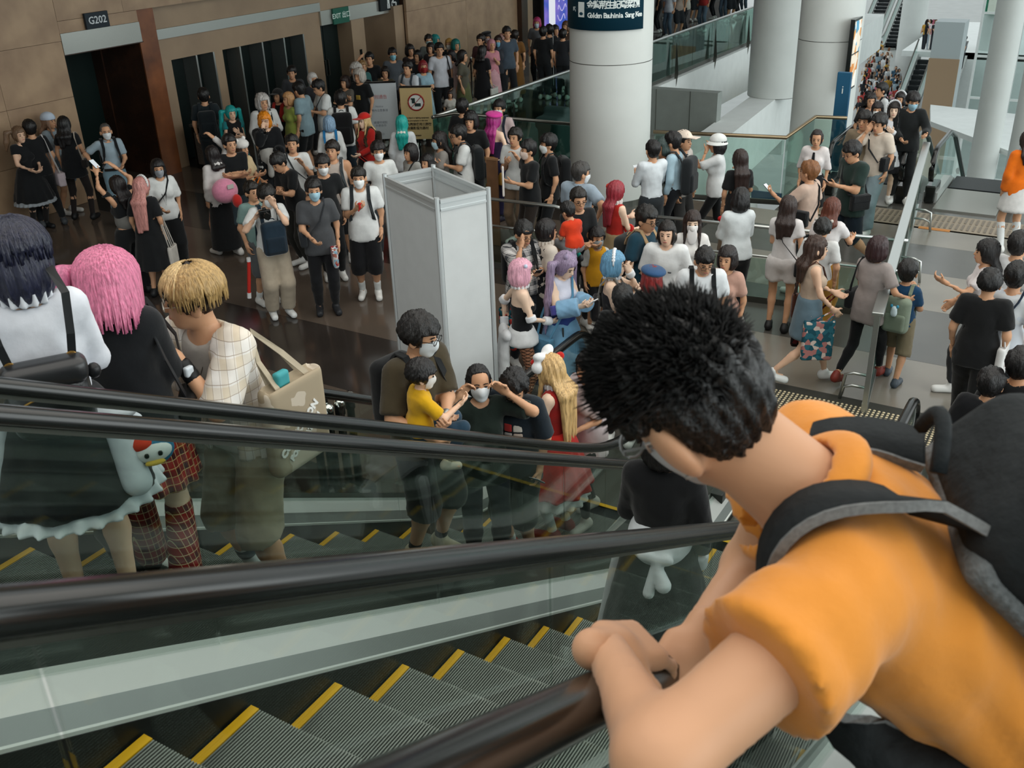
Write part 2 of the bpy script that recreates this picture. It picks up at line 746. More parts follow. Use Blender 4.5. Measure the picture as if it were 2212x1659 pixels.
MB().box((-.6, -3, 0), (-.07, 11.28, 6.4)).build('backing', M_REDDARK, wall)
panels(-3, 11.28, 0, 6.4, XW, M_TAN)
panels(11.28, 18.2, 3.06, 6.4, XW, M_TAN)
panels(11.28, 12.95, 2.86, 3.06, XW, M_TAN, ph=.3)
MB().box((-.6, 11.28, 3.06), (-.07, 46, 6.4)).build('backing', M_REDDARK, wall)
# recessed hall door with brushed header and room sign
dr = tag(MB().box((-1.55, 11.30, 0), (-1.48, 12.15, 2.5)).box((-1.55, 12.17, 0), (-1.48, 12.93, 2.5)).build('door_1', mat('#12211f', 0.4), loc=(XW, 0, 0)),
         'dark green double door recessed in the tan wall', kind='structure')
MB().box((-1.48, 12.15, 0), (-1.465, 12.17, 2.5)).build('seam', M_BLACK, dr)
MB().box((-1.47, 11.36, 1.12), (-1.462, 11.66, 1.22)).build('door_plate', mat('#2f4a5a', 0.5), dr)
MB().box((-1.47, 12.08, 1.0), (-1.42, 12.11, 1.35)).box((-1.47, 12.21, 1.0), (-1.42, 12.24, 1.35)).build('handle', M_STEELD, dr)
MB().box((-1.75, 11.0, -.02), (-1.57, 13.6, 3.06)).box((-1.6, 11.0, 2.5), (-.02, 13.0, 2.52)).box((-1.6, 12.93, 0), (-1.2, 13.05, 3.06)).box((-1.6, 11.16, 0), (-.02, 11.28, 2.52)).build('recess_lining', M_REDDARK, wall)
MB().box((-.03, 11.28, 2.52), (.012, 12.95, 2.86)).build('header_panel', mat('#a8aaa5', 0.25, 0.8), wall)
sg = empty('room_sign', (XW + .02, 12.03, 3.0))
tag(sg, 'small dark blue room number sign reading G202 above the recessed door', 'sign')
MB().box((0, -.24, -.13), (.05, .24, .13)).build('board', mat('#16222b', 0.5), sg, bevel=.004)
text_obj('lettering', 'G202', 0.17, mat('#c9cfd2', 0.6), sg, frame((.053, 0, 0), (0, 1, 0), (0, 0, 1)), bold=.002)
pl = tag(MB().box((-16.9, 12.96, 0), (-15.72, 13.38, 3.08)).build('trim_1', M_REDDARK), 'red brown granite pilaster beside the recessed door', kind='structure')
MB().box((-15.72, 12.96, 0), (-15.69, 13.38, 3.08)).build('face_slab', M_RED, pl)
# locker and telephone niches
XN = XW - .3
w2 = empty('wall_niches', (XN, 0, 0))
tag(w2, 'greige stone wall with dark glazed niches and a brushed metal strip', kind='structure')


def nb(name, m, *boxes, par=w2, bevel=0):
    b = MB()
    for q in boxes:
        b.box(*q)
    return b.build(name, m, par, bevel=bevel)


nb('stone_panel', M_TAN2, ((-.5, 13.36, 0), (0, 13.8, 2.42)))
nb('stone_panel', M_TAN2, ((-.5, 13.8, 2.05), (0, 15.85, 2.42)))
nb('stone_panel', M_TAN2, ((-.5, 15.85, 2.05), (0, 18.2, 2.42)))
nb('stone_panel', M_TAN2, ((-.5, 14.9, 0), (0, 15.15, 2.05)))
nb('stone_panel', M_TAN2, ((-.5, 17.62, 0), (0, 18.2, 2.05)))
nb('metal_strip', mat('#a9aca8', 0.3, 0.75), ((-.02, 13.38, 2.46), (.06, 18.2, 2.64)))
nb('soffit', M_TAN2, ((-.5, 13.36, 2.42), (.0, 18.2, 3.06)))
M_NICHE = mat('#0f1a19', 0.18, 0, 0.5)
nb('niche_back', M_NICHE, ((-.6, 13.8, 0), (-.5, 14.9, 2.05)), ((-.6, 15.15, 0), (-.5, 17.62, 2.05)))
for y in (14.42, 14.88, 15.62, 16.28, 16.95, 17.58):
    nb('frame_post', M_STEEL, ((-.46, y - .02, 0), (.03, y + .02, 2.05)))
    nb('glazed_leaf', M_NICHE, ((-.4, y - .34, .02), (-.36, y - .03, 2.03)))
# lift lobby with doors, header and exit signs
XL = XN
lob = empty('wall_lobby', (XL, 0, 0))
tag(lob, 'lobby wall with dark doors under a silver header', kind='structure')
nb('jamb', M_TAN2, ((-.9, 19.3, 0), (0, 19.78, 2.2)), par=lob)
nb('jamb', M_TAN2, ((-.9, 20.72, 0), (.2, 21.1, 2.3)), par=lob)
nb('header_panel', mat('#b4b6b0', 0.3, 0.7), ((-.1, 18.2, 2.15), (.05, 21.1, 2.46)), par=lob)
nb('soffit', M_TAN2, ((-.9, 18.2, 2.46), (.0, 21.1, 3.06)), par=lob)
nb('back', M_NICHE, ((-1.6, 18.2, 0), (-1.5, 21.1, 2.4)), par=lob)
d2 = tag(MB().box((-.5, 18.22, 0), (-.42, 18.74, 2.15)).box((-.5, 18.76, 0), (-.42, 19.28, 2.15)).build('door_2', mat('#15201f', 0.35), loc=(XL, 0, 0)),
         'dark double door under the green exit sign', kind='structure')
MB().box((-.42, 18.68, .95), (-.38, 18.71, 1.3)).box((-.42, 18.79, .95), (-.38, 18.82, 1.3)).build('handle', M_STEELD, d2)
tag(MB().box((-1.5, 19.8, 0), (-1.42, 20.7, 2.15)).build('wall_opening_shade', mat('#0d1211', 0.4), loc=(XL, 0, 0)), 'dark panel put in for the shade inside the lift lobby opening', kind='structure')  # near-black panel stands for the unlit depth of the opening
nb('call_plate', M_BLACK, ((0, 19.52, 1.15), (.015, 19.6, 1.45)), par=lob)
ex = empty('exit_sign', (XL + .06, 18.86, 2.3))
tag(ex, 'green exit sign with white lettering on the silver header', 'sign')
MB().box((0, -.28, -.17), (.04, .28, .17)).build('board', mat('#1d5b4a', 0.5), ex)
text_obj('lettering', 'EXIT 出口', 0.15, mat('#cfe0d8', 0.6), ex, frame((.043, 0, 0), (0, 1, 0), (0, 0, 1)), bold=.002)
rs = empty('restroom_sign', (XL + .06, 20.75, 2.42))
tag(rs, 'black sign with white person and wheelchair pictograms over the lobby', 'sign')
MB().box((0, -.42, -.2), (.05, .42, .24)).build('board', mat('#131a1e', 0.5), rs)
pg = MB()
pg.box((.05, -.14, -.06), (.056, -.06, .08)).ball((.053, -.1, .13), (.004, .04, .04)).box((.05, -.15, -.16), (.056, -.11, -.05)).box((.05, -.09, -.16), (.056, -.05, -.05))
pg.tube([(.053, .12 + .09 * math.cos(a), -.08 + .09 * math.sin(a)) for a in np.linspace(1.9, 6.6, 16)], .014, 6)
pg.ball((.053, .09, .15), (.004, .035, .035)).box((.05, .075, -.04), (.056, .11, .11)).box((.05, .08, -.06), (.056, .2, -.03)).box((.05, .18, -.14), (.056, .21, -.04))
pg.build('pictograms', mat('#d7dcdc', 0.6), rs)
# far part of the left wall
panels(21.1, 26.5, 0, 6.4, XW, M_TAN, pw=2.65, ph=2.1)
MB().box((-.6, 21.1, 0), (-.07, 26.5, 3.06)).build('backing', M_REDDARK, wall)
nb('dark_post', M_REDDARK, ((-.6, 26.5, 0), (.15, 26.85, 6.4)), par=wall)
nb('dark_pier', M_TAN2, ((-.6, 26.85, 0), (-.05, 27.5, 6.4)), par=wall)
MB().box((-.8, 27.5, 0), (-.3, 46, 6.4)).build('rear_wall', mat('#2a2723', 0.5), wall)
ps = empty('light_box_poster', (XW + .05, 28.7, 0))
tag(ps, 'glowing purple and blue poster light box by the far wall', 'poster')
pm = bpy.data.materials.new('poster_print')
pm.use_nodes = True
_nt = pm.node_tree
_b = _nt.nodes['Principled BSDF']
_tc = _nt.nodes.new('ShaderNodeTexCoord')
_gr = _nt.nodes.new('ShaderNodeTexNoise')
_gr.inputs['Scale'].default_value = 1.6
_rp = _nt.nodes.new('ShaderNodeValToRGB')
_rp.color_ramp.elements[0].color = srgb('#3450b0')
_rp.color_ramp.elements[1].color = srgb('#8a70c8')
_rp.color_ramp.elements[0].position = .35
_rp.color_ramp.elements[1].position = .65
_nt.links.new(_tc.outputs['Object'], _gr.inputs[0])
_nt.links.new(_gr.outputs[0], _rp.inputs[0])
_nt.links.new(_rp.outputs[0], _b.inputs['Base Color'])
_nt.links.new(_rp.outputs[0], _b.inputs['Emission Color'])
_b.inputs['Emission Strength'].default_value = 0.55
MB().box((0, -.95, .6), (.12, .95, 3.4)).build('case', M_BLACK, ps)
MB().box((.12, -.9, .65), (.13, .9, 3.35)).build('print', pm, ps)
MB().box((.13, -.62, .95), (.134, -.22, 2.6)).build('white_figure', mat('#e6e6f0', 0.6, emit=.5), ps)
sc = MB()
for k in range(5):
    sc.tube([(.134, -.05 + .75 * t + .05 * math.sin(9 * t + k), 2.25 - .28 * k + .09 * math.sin(14 * t + 2 * k)) for t in np.linspace(0, 1 - .1 * k, 14)], .018, 5)
sc.build('script_lettering', mat('#cfc6ee', 0.6, emit=.4), ps)

tag(MB().box((-20, -8, 6.4), (-8.2, 46, 6.7)).build('ceiling', mat('#6d665e', 0.8)), 'low ceiling over the left side of the hall', kind='structure')
tag(MB().box((-8.4, -12, 9.6), (9, 24, 9.9)).build('ceiling_hall', mat('#b9b6ae', 0.8)), 'unseen high pale ceiling added over the escalator hall to limit top light', kind='structure')  # out of view, added to hold back sky light from above
# stone litter bin beside the pilaster
bn = empty('litter_bin', (-15.3, 13.98, 0))
tag(bn, 'dark stone clad litter bin beside the red pilaster', 'bin')
MB().box((-.27, -.3, 0), (.27, .3, .82)).build('body', M_BLACK, bn, bevel=.01)
MB().box((-.2, -.31, .1), (.2, -.3, .72)).build('stone_panel', granite('#4a4540', '#6a6259', .4, 30), bn)
MB().box((.27, -.24, .1), (.28, .24, .72)).build('stone_panel', granite('#4a4540', '#6a6259', .4, 30), bn)
MB().box((-.29, -.32, .82), (.29, .32, .88)).build('lid', mat('#3a3d3b', 0.4), bn, bevel=.01)

# ================================================================== columns
def column(name, x, y, r, z0, z1, label, joints=()):
    o = empty(name, (x, y, 0))
    tag(o, label, kind='structure')
    zs = [z0] + list(joints) + [z1]
    for a, b in zip(zs[:-1], zs[1:]):
        MB().lathe([(r, a + .006), (r, b - .006)], n=48).build('drum', M_COL, o, smooth=True)
        MB().lathe([(r - .008, a - .01), (r - .008, a + .01)], n=48).build('joint', M_STEELD, o, smooth=True)
    return o


c1 = column('trim_2', -7.25, 15.25, .67, 0, 6.4, 'big pale round column carrying the blue direction sign', (2.3,))
MB().lathe([(.69, 0), (.69, .1), (.675, .1)], n=48).build('base_ring', M_STEELD, c1)
sb = empty('direction_sign', (-7.25, 15.25, 0))
tag(sb, 'curved dark blue restaurant direction sign wrapped on the big column', 'sign')
vdir = math.atan2(-15.25, 7.25)
MB().lathe([(.672, 2.82), (.70, 2.82), (.70, 4.9), (.672, 4.9)], n=40, a0=vdir - 1.45, a1=vdir + .78).build('panel', mat('#123c4e', 0.4, name='sign_blue'), sb, smooth=True)


def curved_text(body, size, z, a_start, spacing, m, bold=.001):
    for i, ch in enumerate(body):
        if ch == ' ':
            continue
        a = a_start + i * spacing
        n = Vector((math.cos(a), math.sin(a), 0))
        x = Vector((-math.sin(a), math.cos(a), 0))
        text_obj('letter', ch, size, m, sb, frame(n * .703 + Vector((0, 0, z)), x, (0, 0, 1)), bold=bold)


M_SIGNW = mat('#d5dedd', 0.6)
curved_text('金紫荊生記粵菜廳', .125, 3.19, vdir - .48, .15, M_SIGNW, .003)
curved_text('Golden Bauhinia Sang Kee', .105, 3.04, vdir - .5, .052, M_SIGNW, .0025)
curved_text('Harbour Kitchen', .105, 3.55, vdir - .5, .056, M_SIGNW, .0025)
for zz in (3.12, 3.63):
    a = vdir - .72
    n = Vector((math.cos(a), math.sin(a), 0))
    x = Vector((-math.sin(a), math.cos(a), 0))
    f = frame(n * .703 + Vector((0, 0, zz)), x, (0, 0, 1))
    o = MB().box((-.06, -.11, 0), (.06, .11, .004)).build('icon_tile', M_SIGNW, sb)
    o.matrix_local = f
    o = MB().ball((0, -.06, .005), (.04, .025, .003)).build('icon_bowl', mat('#123c4e', 0.4, name='sign_blue'), sb)
    o.matrix_local = f
    text_obj('letter', '↖', .13, M_SIGNW, sb, frame(Vector((math.cos(vdir - .95), math.sin(vdir - .95), 0)) * .703 + Vector((0, 0, zz)), (-math.sin(vdir - .95), math.cos(vdir - .95), 0), (0, 0, 1)))
column('trim_3', -8.2, 27.6, .70, -.5, 7, 'second pale round column standing on the sloping white beam', (3.1,))
column('trim_4', -9.35, 37.0, .62, -.5, 7, 'third pale round column further along the white beam', ())
column('trim_5', -5.3, 21.4, .62, -8, 7, 'tall pale column beside the far escalators hung with posters', (1.9,))
column('trim_6', -7.1, 20.6, .8, -8, -1.2, 'stout pale column rising from the lower level below the beam')
bm = MB()
bm.sweep([(-7.75, 16.4, -.95), (-8.02, 22.8, -1.2), (-8.35, 27.5, -1.2), (-9.3, 38, -1.2), (-9.6, 46, -1.2)], [(-.36, -.7), (.36, -.7), (.36, .7), (-.36, .7)])
tag(bm.build('trim_7', M_WHITE), 'long white beam running away under the columns across the void', kind='structure')
bm = MB()
bm.sweep([(-10.72, 15.7, -.75), (-10.72, 46, -.75)], [(-.1, -.7), (.1, -.7), (.1, .7), (-.1, .7)])
tag(bm.build('trim_8', M_WHITE), 'white edge beam below the long glass balustrade', kind='structure')
tag(MB().box((-10.6, 23.7, -8), (-8.4, 24, .2)).build('wall_bridge', M_GREY), 'grey panelled parapet wall crossing the void', kind='structure')
for x in (-10.0, -9.1):
    MB().box((x - .006, 23.69, -3), (x + .006, 23.7, .2)).build('joint', M_STEELD, bpy.data.objects['wall_bridge'])
tag(MB().box((-10.6, 15.72, -8), (-4.5, 15.8, -.4)).build('wall_void', M_WHITE), 'white face of the floor edge around the void', kind='structure')
# small goings-on on the level seen through the gap
kg = empty('shop_counter', (-9.0, 31, -2.4))
tag(kg, 'yellow and white shop counter with shelves glimpsed through the void', 'counter')
MB().box((-1.2, 0, -.6), (.2, .8, .1)).build('counter', M_WHITE, kg)
MB().box((-.5, .5, .1), (.15, .9, 1.3)).build('yellow_panel', mat('#d9a91f', 0.6), kg)
for i in range(4):
    MB().box((.3, .4, -.4 + .4 * i), (1.6, .9, -.36 + .4 * i)).build('shelf', M_STEEL, kg)

# ================================================================== glass balustrades
def balustrade(name, label, pts, h=1.1, m=None, rail_m=None, rail_r=.03, post=None, z0=0.0, fins=False):
    o = empty(name, (0, 0, 0))
    tag(o, label, 'balustrade')
    rm = rail_m or M_STEEL
    MB().tube([(x, y, z0 + h) for x, y in pts], rail_r, 10).build('handrail', rm, o, smooth=True)
    for (x0, y0), (x1, y1) in zip(pts[:-1], pts[1:]):
        L = math.hypot(x1 - x0, y1 - y0)
        n = max(1, round(L / 1.5))
        for i in range(n):
            a, b = (i + .008) / n, (i + 1 - .008) / n
            p = (x0 + (x1 - x0) * a, y0 + (y1 - y0) * a, z0 + h / 2 - .01)
            q = (x0 + (x1 - x0) * b, y0 + (y1 - y0) * b, z0 + h / 2 - .01)
            MB().obox(p, q, .012, h - .06).build('glass_panel', m or M_GLASSG, o)
            if post:
                MB().tube([(p[0], p[1], z0), (p[0], p[1], z0 + h)], .014, 6).build('post', post, o)
            if fins and i % 2 == 0:
                t = np.array([x1 - x0, y1 - y0, 0]) / L
                s_ = np.array([t[1], -t[0], 0])
                b0 = np.array([p[0], p[1], 0])
                f = MB()
                f.quad(b0 + s_ * .1 + [0, 0, .95], b0 + s_ * .18 + [0, 0, .1], b0 + s_ * .1 + [0, 0, -.5], b0 + s_ * .08 + [0, 0, -.2])
                f.quad(*[b0 + s_ * u + t * .03 + [0, 0, v] for u, v in ((.08, -.2), (.1, -.5), (.18, .1), (.1, .95))])
                f.build('bracket_fin', M_STEELD, o)
        MB().obox((x0, y0, z0 + .03), (x1, y1, z0 + .03), .04, .08).build('base_channel', M_STEELD, o)
    return o


balustrade('glass_balustrade', 'long glass balustrade with steel rail beside the queue on the left floor', [(-10.8, 15.15), (-10.75, 20.5), (-10.75, 46)], m=M_GLASSD, fins=True, rail_r=.035)
balustrade('glass_balustrade', 'dark railed glass balustrade left of the big column above the void', [(-10.8, 15.15), (-10.6, 15.6), (-7.95, 15.62)], rail_m=M_STEELD, m=M_GLASSD)
balustrade('glass_balustrade', 'bronze railed glass balustrade right of the big column turning the corner', [(-6.62, 15.62), (-4.5, 16.05), (-4.5, 17.75), (-3.98, 17.85)], rail_m=M_BRONZE, m=M_GLASSG, rail_r=.032)


def crowd_rail(label, pts, curl):
    o = empty('crowd_rail', (0, 0, 0))
    tag(o, label, 'railing')
    path = [(x, y, 1.0) for x, y in pts]
    if curl:
        x, y, _ = path[-1]
        path += [(x + .1, y, .985), (x + .18, y, .93), (x + .2, y, .85)]
    MB().tube(path, .024, 8).build('top_bar', M_STEEL, o, smooth=True)
    MB().tube([(x, y, .62) for x, y in pts], .016, 8).build('mid_bar', M_STEEL, o, smooth=True)
    (x0, y0), (x1, y1) = pts[0], pts[-1]
    L = math.hypot(x1 - x0, y1 - y0)
    n = max(1, round(L / 1.3))
    for i in range(n):
        a, b = i / n + .01, (i + 1) / n - .01
        p = (x0 + (x1 - x0) * a, y0 + (y1 - y0) * a)
        q = (x0 + (x1 - x0) * b, y0 + (y1 - y0) * b)
        MB().obox((*p, .33), (*q, .33), .01, .52).build('glass_panel', M_GLASSG, o)
        MB().tube([(*p, 0), (*p, .62)], .012, 6).build('post', M_STEELD, o)
    MB().obox((x0, y0, .04), (x1, y1, .04), .05, .08).build('base_rail', M_STEELD, o)
    return o


crowd_rail('steel crowd rail with curled end behind the white booth', [(-7.6, 11.35), (-6.25, 11.45)], True)
crowd_rail('long steel crowd rail crossing the hall behind the queue', [(-5.5, 11.5), (-1.8, 11.95)], False)
# glass lane divider leading to the far escalators
dv = empty('lane_divider', (0, 0, 0))
tag(dv, 'slanting glass lane divider with steel frame between walking lanes', 'divider')
A, B = np.array([-1.58, 9.35]), np.array([-2.45, 16.6])
MB().obox((*A, 1.08), (*B, 1.08), .11, .04).build('top_rail', M_STEEL, dv, bevel=.008)
n = 5
for i in range(n):
    p, q = A + (B - A) * (i + .01) / n, A + (B - A) * (i + .99) / n
    MB().obox((*p, .56), (*q, .56), .014, .96).build('glass_panel', glass('#b9c9c4', rough=.12, mixf=.3), dv)
    MB().obox((*p, 0), (*p, 1.08), .05, .03, up=(0, 1, 0)).build('post', M_STEEL, dv)
MB().obox((*A, .06), (*B, .06), .06, .1).build('base_rail', M_STEEL, dv)
for t, s_ in ((.03, -1), (.30, 1), (.55, 1), (.86, 1)):
    c = A + (B - A) * t
    for zz in (.18, .32):
        MB().tube([(c[0], c[1], zz), (c[0] + .16 * s_, c[1], zz), (c[0] + .24 * s_, c[1], zz - .03), (c[0] + .27 * s_, c[1], 0)], .017, 8).build('bumper_bar', M_STEEL, dv, smooth=True)

# ================================================================== tactile strips
ts = empty('tactile_strip', (0, 0, 0))
tag(ts, 'dark tactile strip with rows of pale metal studs at the escalator landing', 'tactile paving')
MB().box((-2.7, 8.55, .0), (1.6, 9.62, .006)).build('base_mat', mat('#34342f', 0.6), ts)
st = MB()
_u = [(math.cos(a), math.sin(a)) for a in np.linspace(0, 2 * math.pi, 6, endpoint=False)]
for i in range(88):
    for j in range(13):
        x, y = -2.6 + i * .046 + (j % 2) * .0, 8.9 + j * .046
        n = len(st.v)
        st.v += [(x + .016 * a, y + .016 * b, .006) for a, b in _u] + [(x + .010 * a, y + .010 * b, .012) for a, b in _u]
        st.f += [(n + k, n + (k + 1) % 6, n + 6 + (k + 1) % 6, n + 6 + k) for k in range(6)] + [tuple(range(n + 6, n + 12))]
tag(st.build('studs', mat('#cbbd9c', 0.35, 0.3), ts), kind='stuff')
ts = empty('tactile_strip', (0, 0, 0))
tag(ts, 'tan ribbed tactile strip in front of the far escalators', 'tactile paving')
MB().box((-4.2, 15.75, .0), (1, 16.5, .006)).build('base_mat', mat('#8d8272', 0.6), ts)
for x in (-3.6, -2.25, -.9):
    MB().box((x, 15.68, .0), (x + .45, 15.78, .007)).build('worn_marking', mat('#b5793f', 0.7), ts)
rb = MB()
for i in range(64):
    for j in range(2):
        x = -4.15 + i * .08
        rb.box((x, 15.82 + j * .34, .006), (x + .032, 16.1 + j * .34, .013))
tag(rb.build('ribs', mat('#6d6458', 0.5), ts), kind='stuff')

# ================================================================== escalators
def softplus(v, s):
    return s * math.log1p(math.exp(min(60, v / s)))


def nose_z(y):
    return softplus(2.678 - .57735 * (y - 1.2725), .10)


def rail_z(y):
    return .98 + softplus(3.498 - .57735 * y, .13)


RP = [(-.042, -.012), (-.034, .012), (-.016, .022), (.016, .022), (.034, .012), (.042, -.012), (.036, -.026), (-.036, -.026)]
NR = 84
_cl, _st = MB(), MB()
_cw = .98 / NR
for i in range(NR):
    x = .01 + i * _cw
    _cl.box((x, -.395, -.012), (x + _cw * .45, .004, 0))
    _cl.box((x, -.008, -.25), (x + _cw * .45, .004, -.012))
_st.box((0.002, -.398, -.03), (.998, -.012, -.012)).box((0.002, -.03, -.26), (.998, -.012, -.03))
M_CLEAT = mat('#7f837d', 0.38, 0.5, 0.5, name='step_cleats')
M_TREAD = mat('#121513', 0.5, 0.2, name='step_groove')
M_YELLOW = mat('#c79a12', 0.55, name='step_yellow')
ME_CL, ME_ST = _cl.mesh('cleats', M_CLEAT), _st.mesh('step', M_TREAD)
ME_YL = MB().box((.004, -.392, -.011), (.04, .005, .0015)).box((.96, -.392, -.011), (.996, .005, .0015)).box((.04, -.392, -.011), (.96, -.366, .001)).mesh('yellow_edge', M_YELLOW)


def escalator(label, xl, k0, k1, ymin, disc=None):
    o = empty('escalator', (0, 0, 0))
    tag(o, label, 'escalator')
    for k in range(k0, k1):
        y = 1.2725 + .4 * k
        s_ = add_obj('step', ME_ST, o, (xl, y, nose_z(y)))
        add_obj('cleats', ME_CL, s_)
        add_obj('yellow_edge', ME_YL, s_)
    MB().box((xl - .02, 6.62, -.02), (xl + 1.02, 7.55, .008)).build('comb_plate', mat('#55564f', 0.4, 0.5), o)
    MB().box((xl, 6.6, .008), (xl + 1, 6.64, .012)).build('comb_edge', M_YELLOW, o)
    ys = np.concatenate([np.arange(ymin, 4.6, .35), np.arange(4.6, 7.96, .16)])
    for sd in (-1, 1):
        ex_ = xl if sd < 0 else xl + 1.0
        X = lambda d: ex_ + sd * d

        def strip(nm, prof, m, y_end=7.7):
            b = MB()
            yy = [y for y in ys if y <= y_end]
            for (d0, z0), (d1, z1) in zip(prof[:-1], prof[1:]):
                for ya, yb in zip(yy[:-1], yy[1:]):
                    q = [(X(d0), ya, nose_z(ya) + z0), (X(d1), ya, nose_z(ya) + z1), (X(d1), yb, nose_z(yb) + z1), (X(d0), yb, nose_z(yb) + z0)]
                    b.quad(*(q if sd > 0 else q[::-1]))
            return b.build(nm, m, o)
        strip('deck_panel', [(.17, .215), (.06, .137)], M_ALU)
        strip('lower_panel', [(.06, .137), (.018, .072)], mat('#6f7371', 0.4, 0.35, 0.5))
        strip('trim_strip', [(.018, .072), (.006, .07), (.006, .052)], mat('#cfd3d0', 0.3, 0.5))
        strip('skirt_panel', [(.012, .06), (.004, .055), (.004, -.3)], mat('#151716', 0.35, 0.3))
        strip('outer_deck', [(.17, .215), (.36, .2), (.36, -.9)], mat('#222624', 0.35, 0.2))
        xr = X(.145)
        # glass panels
        edges = list(np.arange(ymin, 7.7, 1.24)) + [7.86]
        for ya, yb in zip(edges[:-1], edges[1:]):
            yy = np.linspace(ya + .005, yb - .005, 9)
            b = MB()
            for y0, y1 in zip(yy[:-1], yy[1:]):
                for dx in (-.006, .006):
                    q = [(xr + dx, y0, nose_z(y0) + .2), (xr + dx, y1, nose_z(y1) + .2), (xr + dx, y1, rail_z(y1) - .04), (xr + dx, y0, rail_z(y0) - .04)]
                    b.quad(*(q if dx > 0 else q[::-1]))
            for y0 in (yy[0], yy[-1]):
                b.quad(*[(xr + dx, y0, z) for dx, z in ((-.006, nose_z(y0) + .2), (.006, nose_z(y0) + .2), (.006, rail_z(y0) - .04), (-.006, rail_z(y0) - .04))])
            b.build('glass_panel', M_GLASS, o)
        R = .36
        cz = rail_z(7.86) - R
        arc = [(xr, 7.86 + (R - .04) * math.sin(a), cz + (R - .04) * math.cos(a)) for a in np.linspace(0, math.pi, 13)]
        b = MB()
        b.quad(*[(p[0] + .006, p[1], p[2]) for p in arc])
        b.quad(*[(p[0] - .006, p[1], p[2]) for p in arc[::-1]])
        b.build('glass_panel', M_GLASS, o)
        MB().sweep([(p[0], p[1], p[2]) for p in arc], [(-.02, -.03), (.02, -.03), (.02, .01), (-.02, .01)], up=(1, 0, 0)).build('newel_frame', M_ALU, o)
        path = [(xr, y, rail_z(y) - .022) for y in ys if y < 7.8]
        path += [(xr, 7.86 + R * math.sin(a), cz + (R - .022) * math.cos(a)) for a in np.linspace(0, math.pi, 15)]
        path += [(xr, 7.5, cz - R + .022), (xr, 7.2, cz - R + .03)]
        MB().sweep(path, RP).build('handrail', M_BLACK, o, smooth=True)
        MB().sweep([(p[0], p[1], p[2] - .035) for p in path[:-2]], [(-.02, -.012), (.02, -.012), (.02, .012), (-.02, .012)]).build('rail_guide', M_STEELD, o)
        MB().box((xr - .06, 6.9, 0), (xr + .06, 7.75, .24)).build('newel_base', mat('#2b2e2c', 0.35, 0.3), o, bevel=.01)
    if disc:
        dk = MB().lathe([(0, 0), (.2, 0), (.2, .012), (0, .012)], n=32).build('number_disc', mat('#dfe6e6', 0.5), o)
        xx = xl - .145 + .01
        dk.matrix_local = frame((xx, 7.9, .64), (0, 1, 0), (0, 0, 1))
        text_obj('numeral', disc, .3, mat('#2b4b58', 0.5), dk, Matrix.Translation((0, 0, .015)), bold=.004)
        MB().lathe([(.185, .012), (.2, .012), (.2, .016), (.185, .016)], n=32).build('ring', mat('#2b4b58', 0.5), dk)
    return o


escalator('escalator nearest the camera carrying the man in orange', -.29, -4, 14, -2.0)
escalator('middle escalator with empty steps and landing disc numbered 2', -2.11, -4, 14, -2.0, disc='2')
escalator('far left escalator carrying the cosplayers and the family', -3.93, 0, 14, .9)
# steel bollard by the landing
bo = empty('bollard', (-.72, 7.68, 0))
tag(bo, 'short brushed steel bollard beside the escalator landing', 'bollard')
MB().lathe([(.055, 0), (.055, .60), (.05, .62), (0, .62)], n=20).build('post', M_STEEL, bo, smooth=True)
MB().lathe([(.09, 0), (.09, .012), (.055, .012)], n=20).build('foot_plate', M_STEELD, bo)

# ================================================================== far escalators on the right
def far_escalator(label, x0, x1, ytop, down, length, z0=0.0, sgn=-1, m=M_BLACK):
    """escalator seen from its top landing; it runs away from the camera"""
    o = empty('escalator', (0, 0, 0))
    tag(o, label, 'escalator')
    slope = down / length
    MB().box((x0 + .12, ytop - 1.3, z0 - .02), (x1 - .12, ytop, z0 + .006)).build('comb_plate', mat('#8c8c86', 0.3, 0.5), o)
    n = int(length / .4)
    me = MB().box((x0 + .14, 0, -.22), (x1 - .14, .4, 0)).mesh('step', mat('#25282a', 0.5, 0.3))
    for i in range(min(n, 34)):
        add_obj('step', me, o, (0, ytop + .1 + i * .4, z0 + sgn * slope * .4 * max(0, i - 1)))
    for x in (x0, x1):
        pts = [(x, ytop - .9 + .28 * math.cos(a), z0 + .62 + .28 * math.sin(a)) for a in np.linspace(-2.2, -4.71, 9)]
        pts += [(x, ytop + .3, z0 + .9), (x, ytop + 1.0, z0 + .9 + sgn * slope * .4), (x, ytop + length, z0 + .9 + sgn * slope * (length - .4))]
        MB().sweep(pts, RP).build('handrail', m, o, smooth=True)
        g = MB()
        q0 = [(ytop - .9, .1), (ytop + .3, .1), (ytop + 1, .1 + sgn * slope * .4), (ytop + length, .1 + sgn * slope * (length - .4))]
        for (ya, za), (yb, zb) in zip(q0[:-1], q0[1:]):
            g.quad((x, ya, z0 + za), (x, yb, z0 + zb), (x, yb, z0 + zb + .78), (x, ya, z0 + za + .78))
        g.build('glass_panel', glass('#d9e8e4', mixf=.4), o)
        g = MB()
        for (ya, za), (yb, zb) in zip(q0[:-1], q0[1:]):
            g.obox((x, ya, z0 + za - .1), (x, yb, z0 + zb - .1), .22, .3)
        g.build('side_deck', M_ALU, o)
        MB().box((x - .08, ytop - 1.0, z0), (x + .08, ytop - .5, z0 + .28)).build('newel_base', M_BLACK, o, bevel=.02)
    return o


far_escalator('down escalator packed with riders coming up to the landing', -3.95, -2.78, 17.9, 8, 14)
far_escalator('empty down escalator beside the lane divider at the far landing', -2.36, -1.18, 18.1, 8, 14)
